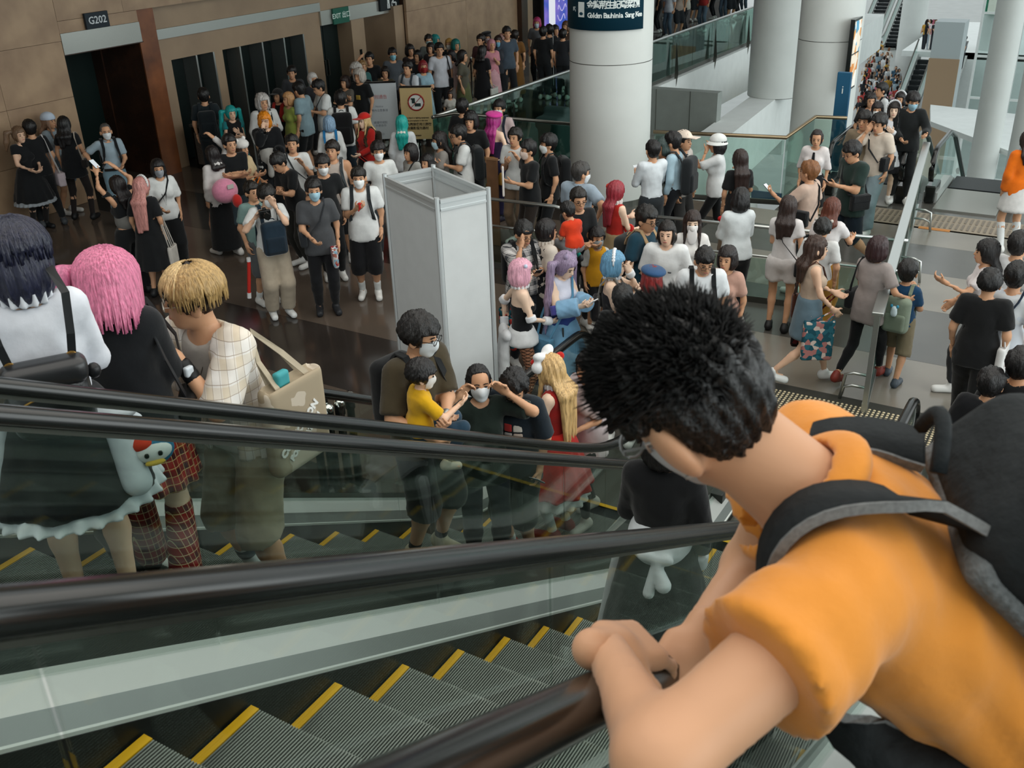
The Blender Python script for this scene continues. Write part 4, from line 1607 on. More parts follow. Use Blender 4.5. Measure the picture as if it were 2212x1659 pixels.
def person(label, at=None, pos=None, f=0, H=1.68, vox=.0235, z0=0.0, fem=False, build=1.0, skin=0, lean=0, head=(0, 0), L='down', R='down',
           legs='stand', twist=0, side=0, kid=False, top=('tee', '#cccccc'), bot=('pants', '#1b1c1e'), shoe='#d9d9d6', sock=None,
           hair=('short', '#141313', {}), mask=None, glasses=None, face=True, extra=None, group=None, hands=True, layers=(), curl=.7, yaw=None, hat=None, unlean=.55, neckl=0.0, hdir=None, hsz=1.0, neckr=1.0):
    g = rig(H, fem, build, lean, head, L, R, legs, twist, side, kid, unlean, neckl, hsz)
    g.etop = .015
    g.nr = neckr
    g.ear = 1.0 if vox > .009 else 1.3
    if pos is None:
        hz = z0 + float(g.hc[2]) * g.s
        p = at_z(at[0], at[1], hz)
        # stand the body so that the head is seen at the given pixel
        toc = math.atan2(-p[1], -p[0])
    else:
        p = np.array([pos[0], pos[1], 0])
        toc = math.atan2(-p[1], -p[0])
    # facing: 0 = towards the camera, 90 = to the right of the picture
    a = toc + math.radians(f) if yaw is None else math.radians(yaw)
    rz = a - math.pi / 2
    if pos is None:
        off = rotz(rz) @ (g.hc * g.s)
        p = p - off
    bm_parts = []
    sd = SDF()
    torso(sd, g)
    for q in (-1, 1):
        limb_arm(sd, g, q)
        leg_sdf(sd, g, q)
        h_, kn, an = g.leg[q]
        fx, fy, fz = g.feet[q]
        sd.rc(an - np.array([0, .01, .03]), (fx * 1.1, fy + .10, max(.03, an[2] - .055)), .034, .026, .02)
    sd.rc(g.neck + g.Mu @ np.array([0, 0, -.04]), g.Hd((0, -.012, -.05)), (.054 if not fem else .046) * g.nr, (.05 if not fem else .043) * g.nr, .03)
    sd.ell(g.Hd((0, 0, 0)), (.062, .07, .09), g.Mh, .02)
    if not hands:
        for q in (-1, 1):
            sh, el, wr = g.arm[q]
            d = (wr - el) / np.linalg.norm(wr - el)
            sd.rc(wr, wr + d * .06, .032, .038, .02).rc(wr + d * .06, wr + d * .15, .036, .022, .02)
    bm_parts.append(sd.mesh(vox * 1.45))
    hv = min(vox * .6, .0125) if vox < .026 else vox * .6
    bm_parts.append(head_sdf(g).mesh(hv))
    if hands:
        for q in (-1, 1):
            sh, el, wr = g.arm[q]
            d = (wr - el) / np.linalg.norm(wr - el)
            n = np.array([-q * 1.0, .15, .0]) if abs(d[2]) > .55 else np.array([-q * .7, .0, .7])
            if abs(d[2]) > .55 and d[2] > 0:
                n = np.array([-q * .5, .6, 0])
            if hdir and q in hdir:
                d = rotz(-rz) @ np.array(hdir[q][0], float)
                n = rotz(-rz) @ np.array(hdir[q][1], float)
                d = d / np.linalg.norm(d)
            hs_ = SDF()
            sg = 1 if np.cross(d, n) @ np.array([0, 1, .8]) > 0 else -1
            if hdir and q in hdir and len(hdir[q]) > 2:
                sg = hdir[q][2]
            hand_sdf(hs_, wr, d, n, sg, curl)
            bm_parts.append(hs_.mesh(min(.0105, max(.005, vox * .5))))
    V, Q = append_mesh(bm_parts)
    root = bpy.data.objects.new('person', np_mesh('person', V * g.s, Q, skin_mat(skin)))
    col.objects.link(root)
    root.location = (p[0], p[1], z0)
    root.rotation_euler = (0, 0, rz)
    tag(root, label, 'person', group)
    root_m = Matrix.Translation((p[0], p[1], z0)) @ Matrix.Rotation(rz, 4, 'Z')
    # ---- lower garment
    kind = bot[0]
    bc = cloth(bot[1])
    bo_ = bot[2] if len(bot) > 2 else {}
    if kind in ('pants', 'shorts', 'wide', 'leggings', 'skin'):
        if kind != 'skin':
            s2 = SDF()
            e = {'pants': .016, 'shorts': .024, 'wide': .03, 'leggings': .007}[kind]
            w = 1 + (build - 1)
            s2.ell((0, 0, .93), (.150 * w + e, .108 * w + e, .125 + e), k=.05)
            ends = []
            for q in (-1, 1):
                fr = {'pants': 1.93, 'shorts': bo_.get('len', 1.02), 'wide': 1.95, 'leggings': 1.9}[kind]
                if kind == 'shorts' and fr > 1:
                    fr = min(fr, 1.4)
                end, d = leg_sdf(s2, g, q, e, fr, .03, flare=.012 if kind in ('shorts',) else 0, straight=kind in ('wide', 'shorts'))
                ends.append((end, d))
            s2.plane((0, 0, 1.0), (0, 0, 1))
            for end, d in ends:
                cut_after(s2, end, d, .12)
            mk({'pants': 'trousers', 'shorts': 'shorts', 'wide': 'trousers', 'leggings': 'leggings'}[kind], s2, vox * 1.35, bc, root, g)
    elif kind == 'skirt':
        s2 = SDF()
        z1 = bo_.get('hem', .62)
        fn, lo, hi = skirt_fn(g, bo_.get('z0', 1.06), z1, .155 * build, bo_.get('r', .26), bo_.get('pleats', 0), bo_.get('amp', .05))
        s2.fn(fn, lo, hi, 0)
        mk('skirt', s2, vox * 1.1, bc, root, g)
        if bo_.get('frill'):
            s3 = SDF()
            fn, lo, hi = skirt_fn(g, z1 + .03, z1 - .05, bo_.get('r', .26) * .97, bo_.get('r', .26) * 1.04, 26, .05)
            s3.fn(fn, lo, hi, 0)
            mk('frill', s3, max(vox * .6, .009), cloth(bo_['frill']), root, g)
    # ---- stockings, socks, shoes
    if sock:
        for q in (-1, 1):
            s2 = SDF()
            h_, kn, an = g.leg[q]
            fr = sock[1]
            if fr > 1:
                a_ = h_ + (kn - h_) * (2 - fr)
                s2.rc(a_, kn, .066 + .012, .056 + .004, .03)
                s2.rc(kn, an, .054 + .004, .036 + .004, .03)
            else:
                a_ = an + (kn - an) * fr
                s2.rc(a_, an, .036 + .018 * fr + .005, .041, .03)
            mk('stocking' if fr > .6 else 'sock', s2, min(vox, .016), cloth(sock[0]), root, g)
    if shoe:
        for q in (-1, 1):
            h_, kn, an = g.leg[q]
            fx, fy, fz = g.feet[q]
            s2 = SDF()
            pit = -.5 if fz > .05 and legs != 'sit' else 0
            heel = np.array([fx, fy - .055, fz + .042])
            toe = np.array([fx * 1.18, fy + .135 * math.cos(pit), fz + .036 + .12 * math.sin(pit) * .8])
            toe[2] = max(toe[2], .036)
            if legs == 'sit':
                heel, toe = an + np.array([0, -.02, -.03]), an + np.array([0, .13, -.06])
            s2.rc(heel, toe, .047, .044, .02)
            s2.rc(heel + np.array([0, 0, .02]), heel + np.array([0, .03, .05]), .046, .046, .02)
            if not fz and legs != 'sit':
                s2.plane((0, 0, .004), (0, 0, -1))
            so = mk('shoe', s2, min(vox, .019), mat(shoe, .55, 0, .4, name='shoe'), root, g)
    # ---- upper garments (list of layers)
    for li, tp in enumerate([top] + list(layers)):
        if not tp:
            continue
        tk = tp[0]
        tm_ = cloth(tp[1])
        o = dict(tp[2]) if len(tp) > 2 else {}
        e = .6 * o.get('e', {'tee': .013, 'shirt': .015, 'hoodie': .026, 'tank': .012, 'dress': .014, 'crop': .01, 'jacket': .03, 'tube': .01, 'vest': .028}[tk]) + .004 + .004 * li
        g.etop = max(g.etop, e)
        s2 = SDF()
        torso(s2, g, e, straight=tk not in ('tank', 'crop', 'tube', 'dress'))
        sl = o.get('sleeve', {'tee': .78, 'shirt': 1.9, 'hoodie': 1.97, 'tank': 0, 'dress': .4, 'crop': 0, 'jacket': 1.95, 'tube': 0, 'vest': 0}[tk])
        ends = []
        if sl > 0:
            for q in (-1, 1):
                ends.append(limb_arm(s2, g, q, e * .9, sl, .025, flare=o.get('flare', .012 if sl < 1.1 else .004)))
        hem = o.get('hem', {'tee': .84, 'shirt': .88, 'hoodie': .82, 'tank': .95, 'dress': .95, 'crop': 1.12, 'jacket': .84, 'tube': 1.0, 'vest': .98}[tk])
        if hem < .93:
            for q in (-1, 1):
                s2.rc((q * .05, 0, 1.02), (q * (.072 if not fem else .066), 0, hem - .03), .102 * build + max(e, .014), .112 * build + max(e, .014), .05)
        s2.plane((0, 0, hem) if hem < .95 else g.U((0, 0, hem)), (0, 0, -1) if hem < .95 else g.Mu @ np.array([0, 0, -1]))
        for q_, d_ in ends:
            cut_after(s2, q_, d_, .1)
        nk = o.get('neck', .068)
        s2.ell(g.U((0, .02, g.zs + .075)), (nk * 1.05, nk * 1.1, .075), g.Mu, 0, 's')
        if tk in ('tank', 'crop', 'vest'):
            for q in (-1, 1):
                s2.ell(g.U((q * .205, 0, g.zs - .02)), (.075, .12, .12), g.Mu, 0, 's')
        if tk == 'tube':
            s2.plane(g.U((0, 0, o.get('topz', 1.30))), g.Mu @ np.array([0, 0, 1]))
        if o.get('open'):
            s2.box(g.U((0, .16, 1.1)), (o['open'], .16, .5), g.Mu, .01, op='s')
        mk({'tee': 't_shirt', 'shirt': 'shirt', 'hoodie': 'hoodie', 'tank': 'tank_top', 'dress': 'bodice', 'crop': 'crop_top', 'jacket': 'jacket', 'tube': 'corset', 'vest': 'vest'}[tk],
           s2, vox * 1.2, tm_, root, g)
        if o.get('collar'):
            s3 = SDF()
            s3.ell(g.U((0, .005, g.zs + .05)), (.078, .082, .032), g.Mu, .01)
            s3.ell(g.U((0, .02, g.zs + .09)), (.058, .066, .06), g.Mu, 0, 's')
            s3.box(g.U((0, .1, g.zs + .04)), (.02, .06, .06), g.Mu, .005, op='s')
            mk('collar', s3, min(vox * .6, .012), cloth(o['collar']), root, g)
        if o.get('hood'):
            s3 = SDF()
            s3.ell(g.U((0, -.085, g.zs + .03)), (.11, .07, .085), g.Mu, .02)
            mk('hood', s3, vox, cloth(o['hood']), root, g)
        if o.get('print'):
            pc, pw, ph, pz = o['print']
            s3 = SDF()
            yy = .108 * build + e
            s3.ell(g.U((0, 0, 1.25)), (.152 * build + e + .004, yy + .004, .179 + e), g.Mu, 0)
            s3.ell(g.U((0, .004, 1.07)), (.15 * build + e + .004, .1 * build + e + .004, .144 + e), g.Mu, .05)
            fn = SDF()
            s3.box(g.U((0, .2, pz)), (pw / 2, .19, ph / 2), g.Mu, .003, op='i') if False else None
            c_ = g.U((0, .2, pz))
            s3.plane(g.U((pw / 2, 0, pz)), g.Mu @ np.array([1, 0, 0]))
            s3.plane(g.U((-pw / 2, 0, pz)), g.Mu @ np.array([-1, 0, 0]))
            s3.plane(g.U((0, 0, pz + ph / 2)), g.Mu @ np.array([0, 0, 1]))
            s3.plane(g.U((0, 0, pz - ph / 2)), g.Mu @ np.array([0, 0, -1]))
            s3.plane(g.U((0, .05, pz)), g.Mu @ np.array([0, -1, 0]))
            mk('shirt_print', s3, .009, cloth(pc), root, g)
    # ---- hair, mask, face
    if hair:
        hp = hair[2] if len(hair) > 2 else {}
        V, Q = hair_sdf(g, hair[0], hp).mesh(min(vox * .85, .0165))
        # comb the volume into locks
        q = (V - g.hc) @ g.Mh
        th = np.arctan2(q[:, 0], q[:, 1])
        ph = rng.uniform(0, 6.28, 6)
        up_ = np.clip((q[:, 2] + .02) / .1, 0, 1)
        if hair[0] in ('short', 'mushroom'):
            d_ = .006 * np.sin(13 * th + 40 * q[:, 2] + ph[0]) * np.sin(60 * q[:, 2] + 5 * th + ph[1]) + .004 * np.sin(31 * th + ph[2]) + .005 * up_ * np.sin(70 * q[:, 0] + ph[3]) * np.sin(60 * q[:, 1] + ph[4])
        else:
            d_ = .005 * np.sin(17 * th + ph[0]) + .003 * np.sin(41 * th + 9 * q[:, 2] + ph[1])
        d_ = d_ * hp.get('rag', 1.0)
        nn = q / (np.linalg.norm(q, axis=1)[:, None] + 1e-6)
        nn[:, 2] = np.clip(nn[:, 2], -.2, 1)
        V = V + (nn * d_[:, None]) @ g.Mh.T
        ho = add_obj('hair', np_mesh('hair', V * g.s, Q, hair_mat(hair[1])), root)
    if mask:
        mk('face_mask', mask_sdf(g), min(vox * .45, .0095), mat(mask, .8, 0, .2, name='mask_fabric'), root, g)
    if face:
        ol = []
        for q in (-1, 1):
            ol.append(add_obj('eye', eye_mesh(q), root))
            ol.append(add_obj('eyebrow', brow_mesh(q), root))
        if not mask:
            ol.append(MB().ball((0, .0935, -.058), (.021, .0055, .0065), 10).build('lips', mat('#a8625a', .5), root, True))
        if glasses:
            gl = MB()
            for q in (-1, 1):
                gl.tube([(q * .033 + .024 * math.cos(t), .106, .002 + .018 * math.sin(t)) for t in np.linspace(0, 6.28, 14, endpoint=False)], .0022, 5, closed=True)
                gl.tube([(q * .056, .103, .006), (q * .079, .0, .002)], .002, 5)
            gl.tube([(-.009, .107, .004), (.009, .107, .004)], .002, 5)
            ol.append(gl.build('glasses', mat(glasses, .3, .3), root))
        T = Matrix([list(g.Mh[i] * g.s * g.hs) + [float(g.hc[i]) * g.s] for i in range(3)] + [[0, 0, 0, 1]])
        for q in ol:
            q.matrix_local = T
    if hat:
        hk, hc_ = hat[0], hat[1]
        s2 = SDF()
        Hd, M, hs_ = g.Hd, g.Mh, g.hs
        S = lambda *r: tuple(v * hs_ for v in r)
        if hk == 'cap':
            s2.ell(Hd((0, -.014, .05)), S(.1, .12, .1), M, .01)
            s2.plane(Hd((0, 0, .055)), M @ np.array([0, 0, -1]))
            s2.box(Hd((0, .14, .062)), S(.07, .07, .007), M, .006)
        elif hk == 'bucket':
            s2.ell(Hd((0, -.012, .06)), S(.1, .12, .095), M, .01)
            s2.plane(Hd((0, 0, .05)), M @ np.array([0, 0, -1]))
            s2.fn(lambda x, y, z: 0 * (x + y + z) + 9, Hd((0, 0, 0)) - .01, Hd((0, 0, 0)) + .01)
        elif hk == 'beret':
            s2.ell(Hd((.015, -.02, .105)), S(.125, .135, .045), M @ roty(.15), .01)
        elif hk == 'beanie':
            s2.ell(Hd((0, -.014, .05)), S(.102, .122, .1), M, .01)
            s2.plane(Hd((0, 0, .03)), M @ np.array([0, 0, -1]))
        mk('hat', s2, .011, cloth(hc_), root, g)
        if hk == 'bucket':
            b_ = MB()
            b_.lathe([(.098, .052), (.15, .02), (.152, .014), (.098, .046)], n=24)
            o = b_.build('hat_brim', cloth(hc_), root, True)
            o.matrix_local = Matrix([list(M[i] * g.s * hs_) + [float(g.hc[i]) * g.s] for i in range(3)] + [[0, 0, 0, 1]])
    g.root, g.mw = root, root_m
    if extra:
        extra(g)
    return g


# ---- things people carry; each is a top-level thing of its own
def item(name, label, cat, g, local):
    """empty at a point of the wearer's body frame"""
    o = bpy.data.objects.new(name, None)
    o.empty_display_size = .1
    col.objects.link(o)
    v = g.mw @ Vector([float(x) * g.s for x in local])
    o.location = v
    o.rotation_euler = (0, 0, g.root.rotation_euler[2])
    tag(o, label, cat)
    return o


def part_sdf(name, sd, h, m, root):
    return sdf_obj(name, sd, h, m, root)


def backpack(g, label, c, c2=None, w=.15, h=.22, d=.075, z=1.16, front=False, straps=True, vox=.018):
    sy = 1 if front else -1
    cen = g.U((0, sy * (.135 * g.build + d), z))
    o = item('backpack', label, 'backpack', g, cen)
    s = g.s
    m1, m2 = cloth(c), cloth(c2 or c)
    sd = SDF()
    sd.box((0, 0, 0), (w, d, h), g.Mu, min(w, d) * .8, .02)
    V, Q = sd.mesh(vox)
    b = add_obj('body', np_mesh('body', V * s, Q, m1), o)
    sd = SDF()
    sd.box(g.Mu @ np.array([0, sy * d * .85, -h * .35]), (w * .8, d * .45, h * .5), g.Mu, d * .35, .02)
    V, Q = sd.mesh(vox)
    add_obj('pocket', np_mesh('pocket', V * s, Q, m2), o)
    zp = MB().tube([tuple((g.Mu @ np.array([x, sy * (d * .55 - abs(x) * .15), h * .96 - abs(x) * .55])) * s) for x in np.linspace(-w * .9, w * .9, 9)], .004, 5)
    zp.build('zip', M_STEELD, o)
    MB().tube([tuple((g.Mu @ np.array([x, -sy * d * .6, h + .03 * math.cos(x * 30)])) * s) for x in np.linspace(-.04, .04, 5)], .007, 5).build('grab_loop', m2, o)
    if straps:
        for q in (-1, 1):
            e = g.etop + .016
            pts = [(q * .10, -.115 * g.build - e, z + .13), (q * .105, -.09 - e, g.zs - .01), (q * .10, -.04, g.zs + .05 + e), (q * .102, .03, g.zs + .045 + e), (q * .105, .085 + e, g.zs - .06),
                   (q * .125, .105 * g.build + e, z + .06), (q * .145, .06 * g.build + e, z - .08), (q * .15, -.04, z - .16)]
            if front:
                pts = [(x, -y, zz) for x, y, zz in pts]
            P = [g.U(p) - cen for p in pts]
            MB().sweep([tuple(p * s) for p in P], [(-.022 * s, -.006 * s), (.022 * s, -.006 * s), (.022 * s, .006 * s), (-.022 * s, .006 * s)], up=(1, 0, 0) if False else (0, .2, 1)).build('strap', m2, o)
    return o


def shoulder_bag(g, label, c, side=1, z=.82, w=.13, h=.10, d=.045, x=.2, y=.0, cross=True, strap=None, name='shoulder_bag', vox=.015):
    cen = np.array([side * x, y, z])
    o = item(name, label, 'bag', g, cen)
    s = g.s
    m1 = cloth(c)
    sd = SDF()
    sd.box((0, 0, 0), (d, w, h), I3, .02, .01)
    V, Q = sd.mesh(vox)
    add_obj('body', np_mesh('body', V * s, Q, m1), o)
    MB().box((side * d * s - .004, -w * .9 * s, h * .15 * s), (side * d * s + .004, w * .9 * s, h * .95 * s)).build('flap', m1, o)
    sx = -side if cross else side
    e = g.etop + .014
    pts = [(side * x, y + w * .7, z + h), (side * .15, .11 + e, 1.08), (sx * .02, .12 + e, 1.25), (sx * .095, .08, g.zs + .02), (sx * .10, 0, g.zs + .052 + e), (sx * .09, -.08 - e * .6, g.zs), (sx * .0, -.12 - e, 1.2), (side * .15, -.10 - e, 1.02), (side * x, y - w * .7, z + h)]
    if not cross:
        pts = [(side * x, y + w * .7, z + h), (side * .185, .1, 1.2), (side * .14, .05, g.zs + .06), (side * .135, -.02, g.zs + .075), (side * .15, -.09, g.zs), (side * .19, -.1, 1.15), (side * x, y - w * .7, z + h)]
    P = [g.U(p) if p[2] > 1.0 else np.array(p) for p in pts]
    MB().sweep([tuple((p - cen) * s) for p in P], [(-.012 * s, -.004), (.012 * s, -.004), (.012 * s, .004), (-.012 * s, .004)], up=(0, .2, 1)).build('strap', cloth(strap or c), o)
    return o


def tote(g, label, c, side=1, z=.70, w=.17, h=.19, d=.035, hand=True, x=.27, y=.03, m=None, vox=.016):
    cen = np.array([side * x, y, z])
    o = item('tote_bag', label, 'bag', g, cen)
    s = g.s
    m1 = m or cloth(c)
    sd = SDF()
    sd.box((0, 0, 0), (d, w, h), I3, .03, .01)
    sd.box((0, 0, h), (d * .6, w * .85, .03), I3, .01, op='s')
    V, Q = sd.mesh(vox)
    add_obj('body', np_mesh('body', V * s, Q, m1), o)
    top_ = (g.arm[side][2] if hand else g.U((side * .15, 0, g.zs + .06))) - cen
    for q in (-1, 1):
        MB().tube([tuple(np.array(p) * s) for p in ((q * d * .5, -w * .5, h - .02), tuple(top_ + np.array([0, -.03, -.03])), tuple(top_), tuple(top_ + np.array([0, .03, -.03])), (q * d * .5, w * .5, h - .02))], .007, 5).build('handle', m1, o)
    return o


def phone(g, label, side=1, c='#15171a', screen='#cfd6dc'):
    sh, el, wr = g.arm[side]
    d = (wr - el) / np.linalg.norm(wr - el)
    cen = wr + d * .11 + np.array([0, .01, .02])
    o = item('phone', label, 'phone', g, cen)
    s = g.s
    b = MB().box((-.037, -.004, -.075), (.037, .004, .075)).build('case', mat(c, .3), o, bevel=.004)
    b2 = MB().box((-.034, -.0055, -.07), (.034, -.004, .07)).build('screen', mat(screen, .2, emit=.25), o)
    o.rotation_euler[0] = math.radians(-50)
    return o
P = person
K, W, NV, GY = '#16181a', '#d2d5d4', '#1c2a3c', '#5d6062'
BK = '#141212'
LB = '#a9bcc6'


def X(*fs):
    def run(g):
        for f_ in fs:
            f_(g)
    return run


def bp(label, c, c2=None, **k):
    return lambda g: backpack(g, label, c, c2, **k)


def bag(label, c, **k):
    return lambda g: shoulder_bag(g, label, c, **k)


def tt(label, c, **k):
    return lambda g: tote(g, label, c, **k)


def ph(label, **k):
    return lambda g: phone(g, label, **k)


def held(name, label, cat, sd_fn, m, side=1, off=(0, .05, 0), h=.012):
    """thing held in a hand"""
    def run(g):
        sh, el, wr = g.arm[side]
        d = (wr - el) / np.linalg.norm(wr - el)
        o = item(name, label, cat, g, wr + d * .08 + np.array(off))
        sd = SDF()
        sd_fn(sd)
        V, Q = sd.mesh(h)
        add_obj('body', np_mesh('body', V, Q, m), o)
        g.held = o
    return run


def neck_frill(c):
    def run(g):
        s = SDF()
        n = g.neck
        def fn(x, y, z):
            px, py, pz = x - n[0], y - n[1], z - n[2] - .02
            th = np.arctan2(py, px)
            rho = np.sqrt(px ** 2 + py ** 2)
            return np.maximum(np.abs(rho - .075 - .012 * np.sin(14 * th)) - .014, np.abs(pz) - .03) * .8
        s.fn(fn, n - .11, n + .11, 0)
        mk('neck_frill', s, .009, cloth(c), g.root, g)
    return run


def cuff(c, fr=1.75, ln=.12, e=.014, both=True, sides=(-1, 1), name='cuff'):
    def run(g):
        for q in sides:
            sh, el, wr = g.arm[q]
            s = SDF()
            a = sh + (el - sh) * fr if fr < 1 else el + (wr - el) * (fr - 1)
            d = (el - sh) if fr < 1 else (wr - el)
            d = d / np.linalg.norm(d)
            s.rc(a, a + d * ln, .044 + e if fr < 1 else .034 + e, .044 + e if fr < 1 else .034 + e, .01)
            cut_after(s, a + d * ln, d, .1)
            cut_after(s, a, -d, .1)
            mk(name, s, .011, cloth(c), g.root, g)
    return run


def headpiece(c, kind='band', name='headband'):
    def run(g):
        b = MB()
        if kind == 'band':
            b.sweep([(.093 * math.cos(t), -.005, .045 + .1 * math.sin(t)) for t in np.linspace(-.2, math.pi + .2, 16)], [(-.02, -.006), (.02, -.006), (.02, .008), (-.02, .008)], up=(0, 1, 0))
            for t in np.linspace(.3, math.pi - .3, 11):
                b.ball((.1 * math.cos(t), -.005, .045 + .112 * math.sin(t)), (.017, .022, .017), 6)
        elif kind == 'bow':
            for q in (-1, 1):
                b.ball((q * .06 + .0, -.09, .09), (.055, .025, .045), 8)
            b.ball((0, -.095, .09), .022, 8)
        elif kind == 'sidebow':
            for q in (-1, 1):
                b.ball((-.095, .0 + q * .045, .06), (.03, .045, .04), 8)
        elif kind == 'horns':
            for q in (-1, 1):
                b.tube([(q * .05, .0, .11), (q * .07, -.01, .15), (q * .066, -.005, .19)], .026, 8, scale=[1, .8, .1])
        elif kind == 'bear':
            b.ball((0, -.014, .075), (.115, .13, .085), 14)
            for q in (-1, 1):
                b.ball((q * .085, -.02, .145), .035, 8)
        elif kind == 'pins':
            for q in (-1, 1):
                b.ball((q * .09, .02, .1), .022, 6)
        o = b.build(name, cloth(c), g.root, True)
        o.matrix_local = Matrix([list(g.Mh[i] * g.s * g.hs) + [float(g.hc[i]) * g.s] for i in range(3)] + [[0, 0, 0, 1]])
    return run


def tie(c):
    def run(g):
        p = [tuple(g.U((0, .098 + .03, 1.40)) * g.s), tuple(g.U((0, .15, 1.30)) * g.s), tuple(g.U((0, .142, 1.12)) * g.s)]
        MB().sweep(p, [(-.02, -.003), (.02, -.003), (.02, .003), (-.02, .003)], up=(0, 1, 0), scale=[.7, 1.1, 1.5]).build('tie', cloth(c), g.root)
    return run


def apron(c, z0=1.03, z1=.66):
    def run(g):
        s = SDF()
        fn, lo, hi = skirt_fn(g, z0, z1, .165, .27, 0)
        s.fn(lambda x, y, z: np.maximum(fn(x, y, z), .05 - y + np.abs(x) * .4), lo, hi, 0)
        mk('apron', s, .016, cloth(c), g.root, g)
    return run


# ------------------------------------------------------------------ group at the left wall
P('girl with dark blonde twin tails in a black frilled dress at the left wall', (42, 292), f=25, H=1.66, fem=True, skin=1, top=('dress', K), bot=('skirt', K, {'hem': .5, 'r': .33, 'pleats': 12, 'frill': '#8d949a'}),
  hair=('twin', '#6d5540', {'len': .3}), sock=('#1c1a1a', 1.0), shoe=K, R='front', L='front')
P('man seen from behind in black t-shirt and black trousers leaning by the left wall', (64, 278), f=-165, H=1.73, top=('tee', K), bot=('pants', K), shoe='#3c4044', face=False, legs='wide',
  extra=bag('cream handbag on a white strap worn by the man in black', '#b7aab0', side=1, z=.74, w=.15, h=.11, d=.06, x=.26, cross=False, strap='#b7b4b2', name='handbag'))
P('girl in a pale blue cap with long light brown hair at the left wall', (106, 262), f=50, H=1.70, fem=True, top=('tee', '#8d9aa2'), bot=('skirt', '#5a6b75', {'hem': .55, 'r': .25}), hair=('long', '#8a6a54', {'len': .32, 'front': .15}), hat=('beanie', '#b9c6d6'), shoe='#c9c9c6')
P('woman with long black hair in a black minidress and garter stockings', (139, 270), f=160, H=1.70, fem=True, skin=0, top=('tee', K, {'sleeve': .5}), bot=('skirt', K, {'hem': .74, 'r': .21}), hair=('long', '#121112', {'len': .25, 'w': .09}), sock=('#241f1e', 1.62), shoe=K, face=False, R='front', legs='wide',
  extra=bag('small dark bag with a pale strap on the woman in black minidress', '#2a2624', side=1, z=.95, w=.08, h=.07, cross=False, strap='#a79c90'))
P('older man with white mask in a pale blue short sleeved shirt and jeans', (229, 285), f=8, H=1.66, skin=0, top=('tee', '#8fa0aa', {'collar': '#8fa0aa', 'hem': .93}), bot=('pants', '#6d8794'), hair=('short', '#4d4a48', {'thick': .004, 'fz': .09}), mask='#d7dcde', L='front', R='hip',
  extra=X(bp('black backpack on the older man in pale blue', K, h=.16), lambda g: MB().sweep([tuple(g.U(p) * g.s) for p in ((-.16, .1, .99), (0, .155, .99), (.16, .1, .99))], [(-.002, -.02), (.002, -.02), (.002, .02), (-.002, .02)]).build('belt', cloth('#1d1a18'), g.root)))
# ------------------------------------------------------------------ second row on the left
P('woman in a black crop top filming with a phone, seen from behind', (253, 402), f=-140, H=1.62, fem=True, top=('crop', K, {'sleeve': .6}), bot=('wide', K), hair=('long', '#171213', {'len': .2}), L='up', R='up', face=False, shoe=K,
  extra=X(ph('dark phone held up by the woman in the black crop top', side=-1), bag('black leather bag on the woman in the black crop top', K, side=1, z=.9), lambda g: mk('waist_band', SDF().rc(g.U((0, 0, 1.09)), g.U((0, 0, 1.10)), .142, .142, .01), .014, cloth('#6b6a66'), g.root, g)))
P('woman with a long dusty pink wig and white headband in black', (308, 405), f=155, H=1.62, fem=True, top=('tee', K, {'e': .03}), bot=('skirt', K, {'hem': .45, 'r': .28, 'pleats': 10}), hair=('long', '#b77f78', {'len': .5, 'w': .075, 'back': .03, 'thick': .02}), face=False, shoe=K, head=(8, 25),
  extra=X(headpiece('#cfd0cf'), tt('white cloth bag on a long strap behind the dusty pink wig', '#b9b5ae', side=1, z=.62, hand=False, w=.12, h=.14)))
P('woman with a black bob and grey mask in a loose white t-shirt', (342, 365), f=5, H=1.62, fem=True, top=('tee', W, {'e': .034, 'sleeve': .95}), bot=('wide', K), hair=('bob', '#141213', {}), mask='#8e9399', R='front', L='down', shoe=K,
  extra=X(bag('black shoulder bag on the woman in the loose white t-shirt', K, side=1, z=.86, w=.14, h=.12), lambda g: MB().tube([tuple(g.U(p) * g.s) for p in ((-.07, .04, 1.43), (-.03, .155, 1.25), (0, .17, 1.08), (.03, .155, 1.25), (.07, .04, 1.43))], .004, 5).build('lanyard', cloth(K), g.root)))
gq = P('girl in a white hoodie and long black skirt raising one arm', (458, 335), f=-150, H=1.62, fem=True, top=('hoodie', '#c9c6c4', {'hood': '#c9c6c4'}), bot=('skirt', K, {'hem': .12, 'r': .25}), hair=('long', '#1a1516', {'len': .12}), R='up', L='down', face=False, shoe='#d5d3cf', legs='step')
o_ = item('plush_bag', 'round pink plush bag with a red pouch on the back of the white hoodie', 'bag', gq, (-.07, -.30, 1.1))
part_sdf('body', SDF().ell((0, 0, 0), (.19, .17, .18)), .016, mat('#d98aa6', .95, noise=.1, sheen=.4), o_)
part_sdf('pouch', SDF().ell((.06, -.19, -.13), (.07, .07, .1)), .014, mat('#c02a24', .95, sheen=.4), o_)
MB().box((-.05, -.178, .06), (.05, -.166, .12)).build('label_patch', mat('#b9b4b0', .8), o_)
P('young man with folded arms in a black t-shirt with a white mark', (497, 312), f=10, H=1.74, top=('tee', K, {'print': (W, .05, .07, 1.16)}), bot=('shorts', '#2e3a40'), L='cross', R='cross', head=(0, -12))
P('person in a white bear hat and yellow apron with an orange bag', (523, 322), f=50, H=1.6, fem=True, top=('tee', '#c9b48e'), bot=('skirt', '#c79a3a', {'hem': .5, 'r': .24}), hair=('bob', '#3a2a20', {}), L='front', R='phone', sock=('#7a5a40', .3),
  extra=X(headpiece('#d2d0cc', 'bear', 'bear_hat'), tt('bright orange net bag hanging in front of the bear hat', '#d9731f', side=1, z=.9, w=.15, h=.17, x=.16, y=.24)))
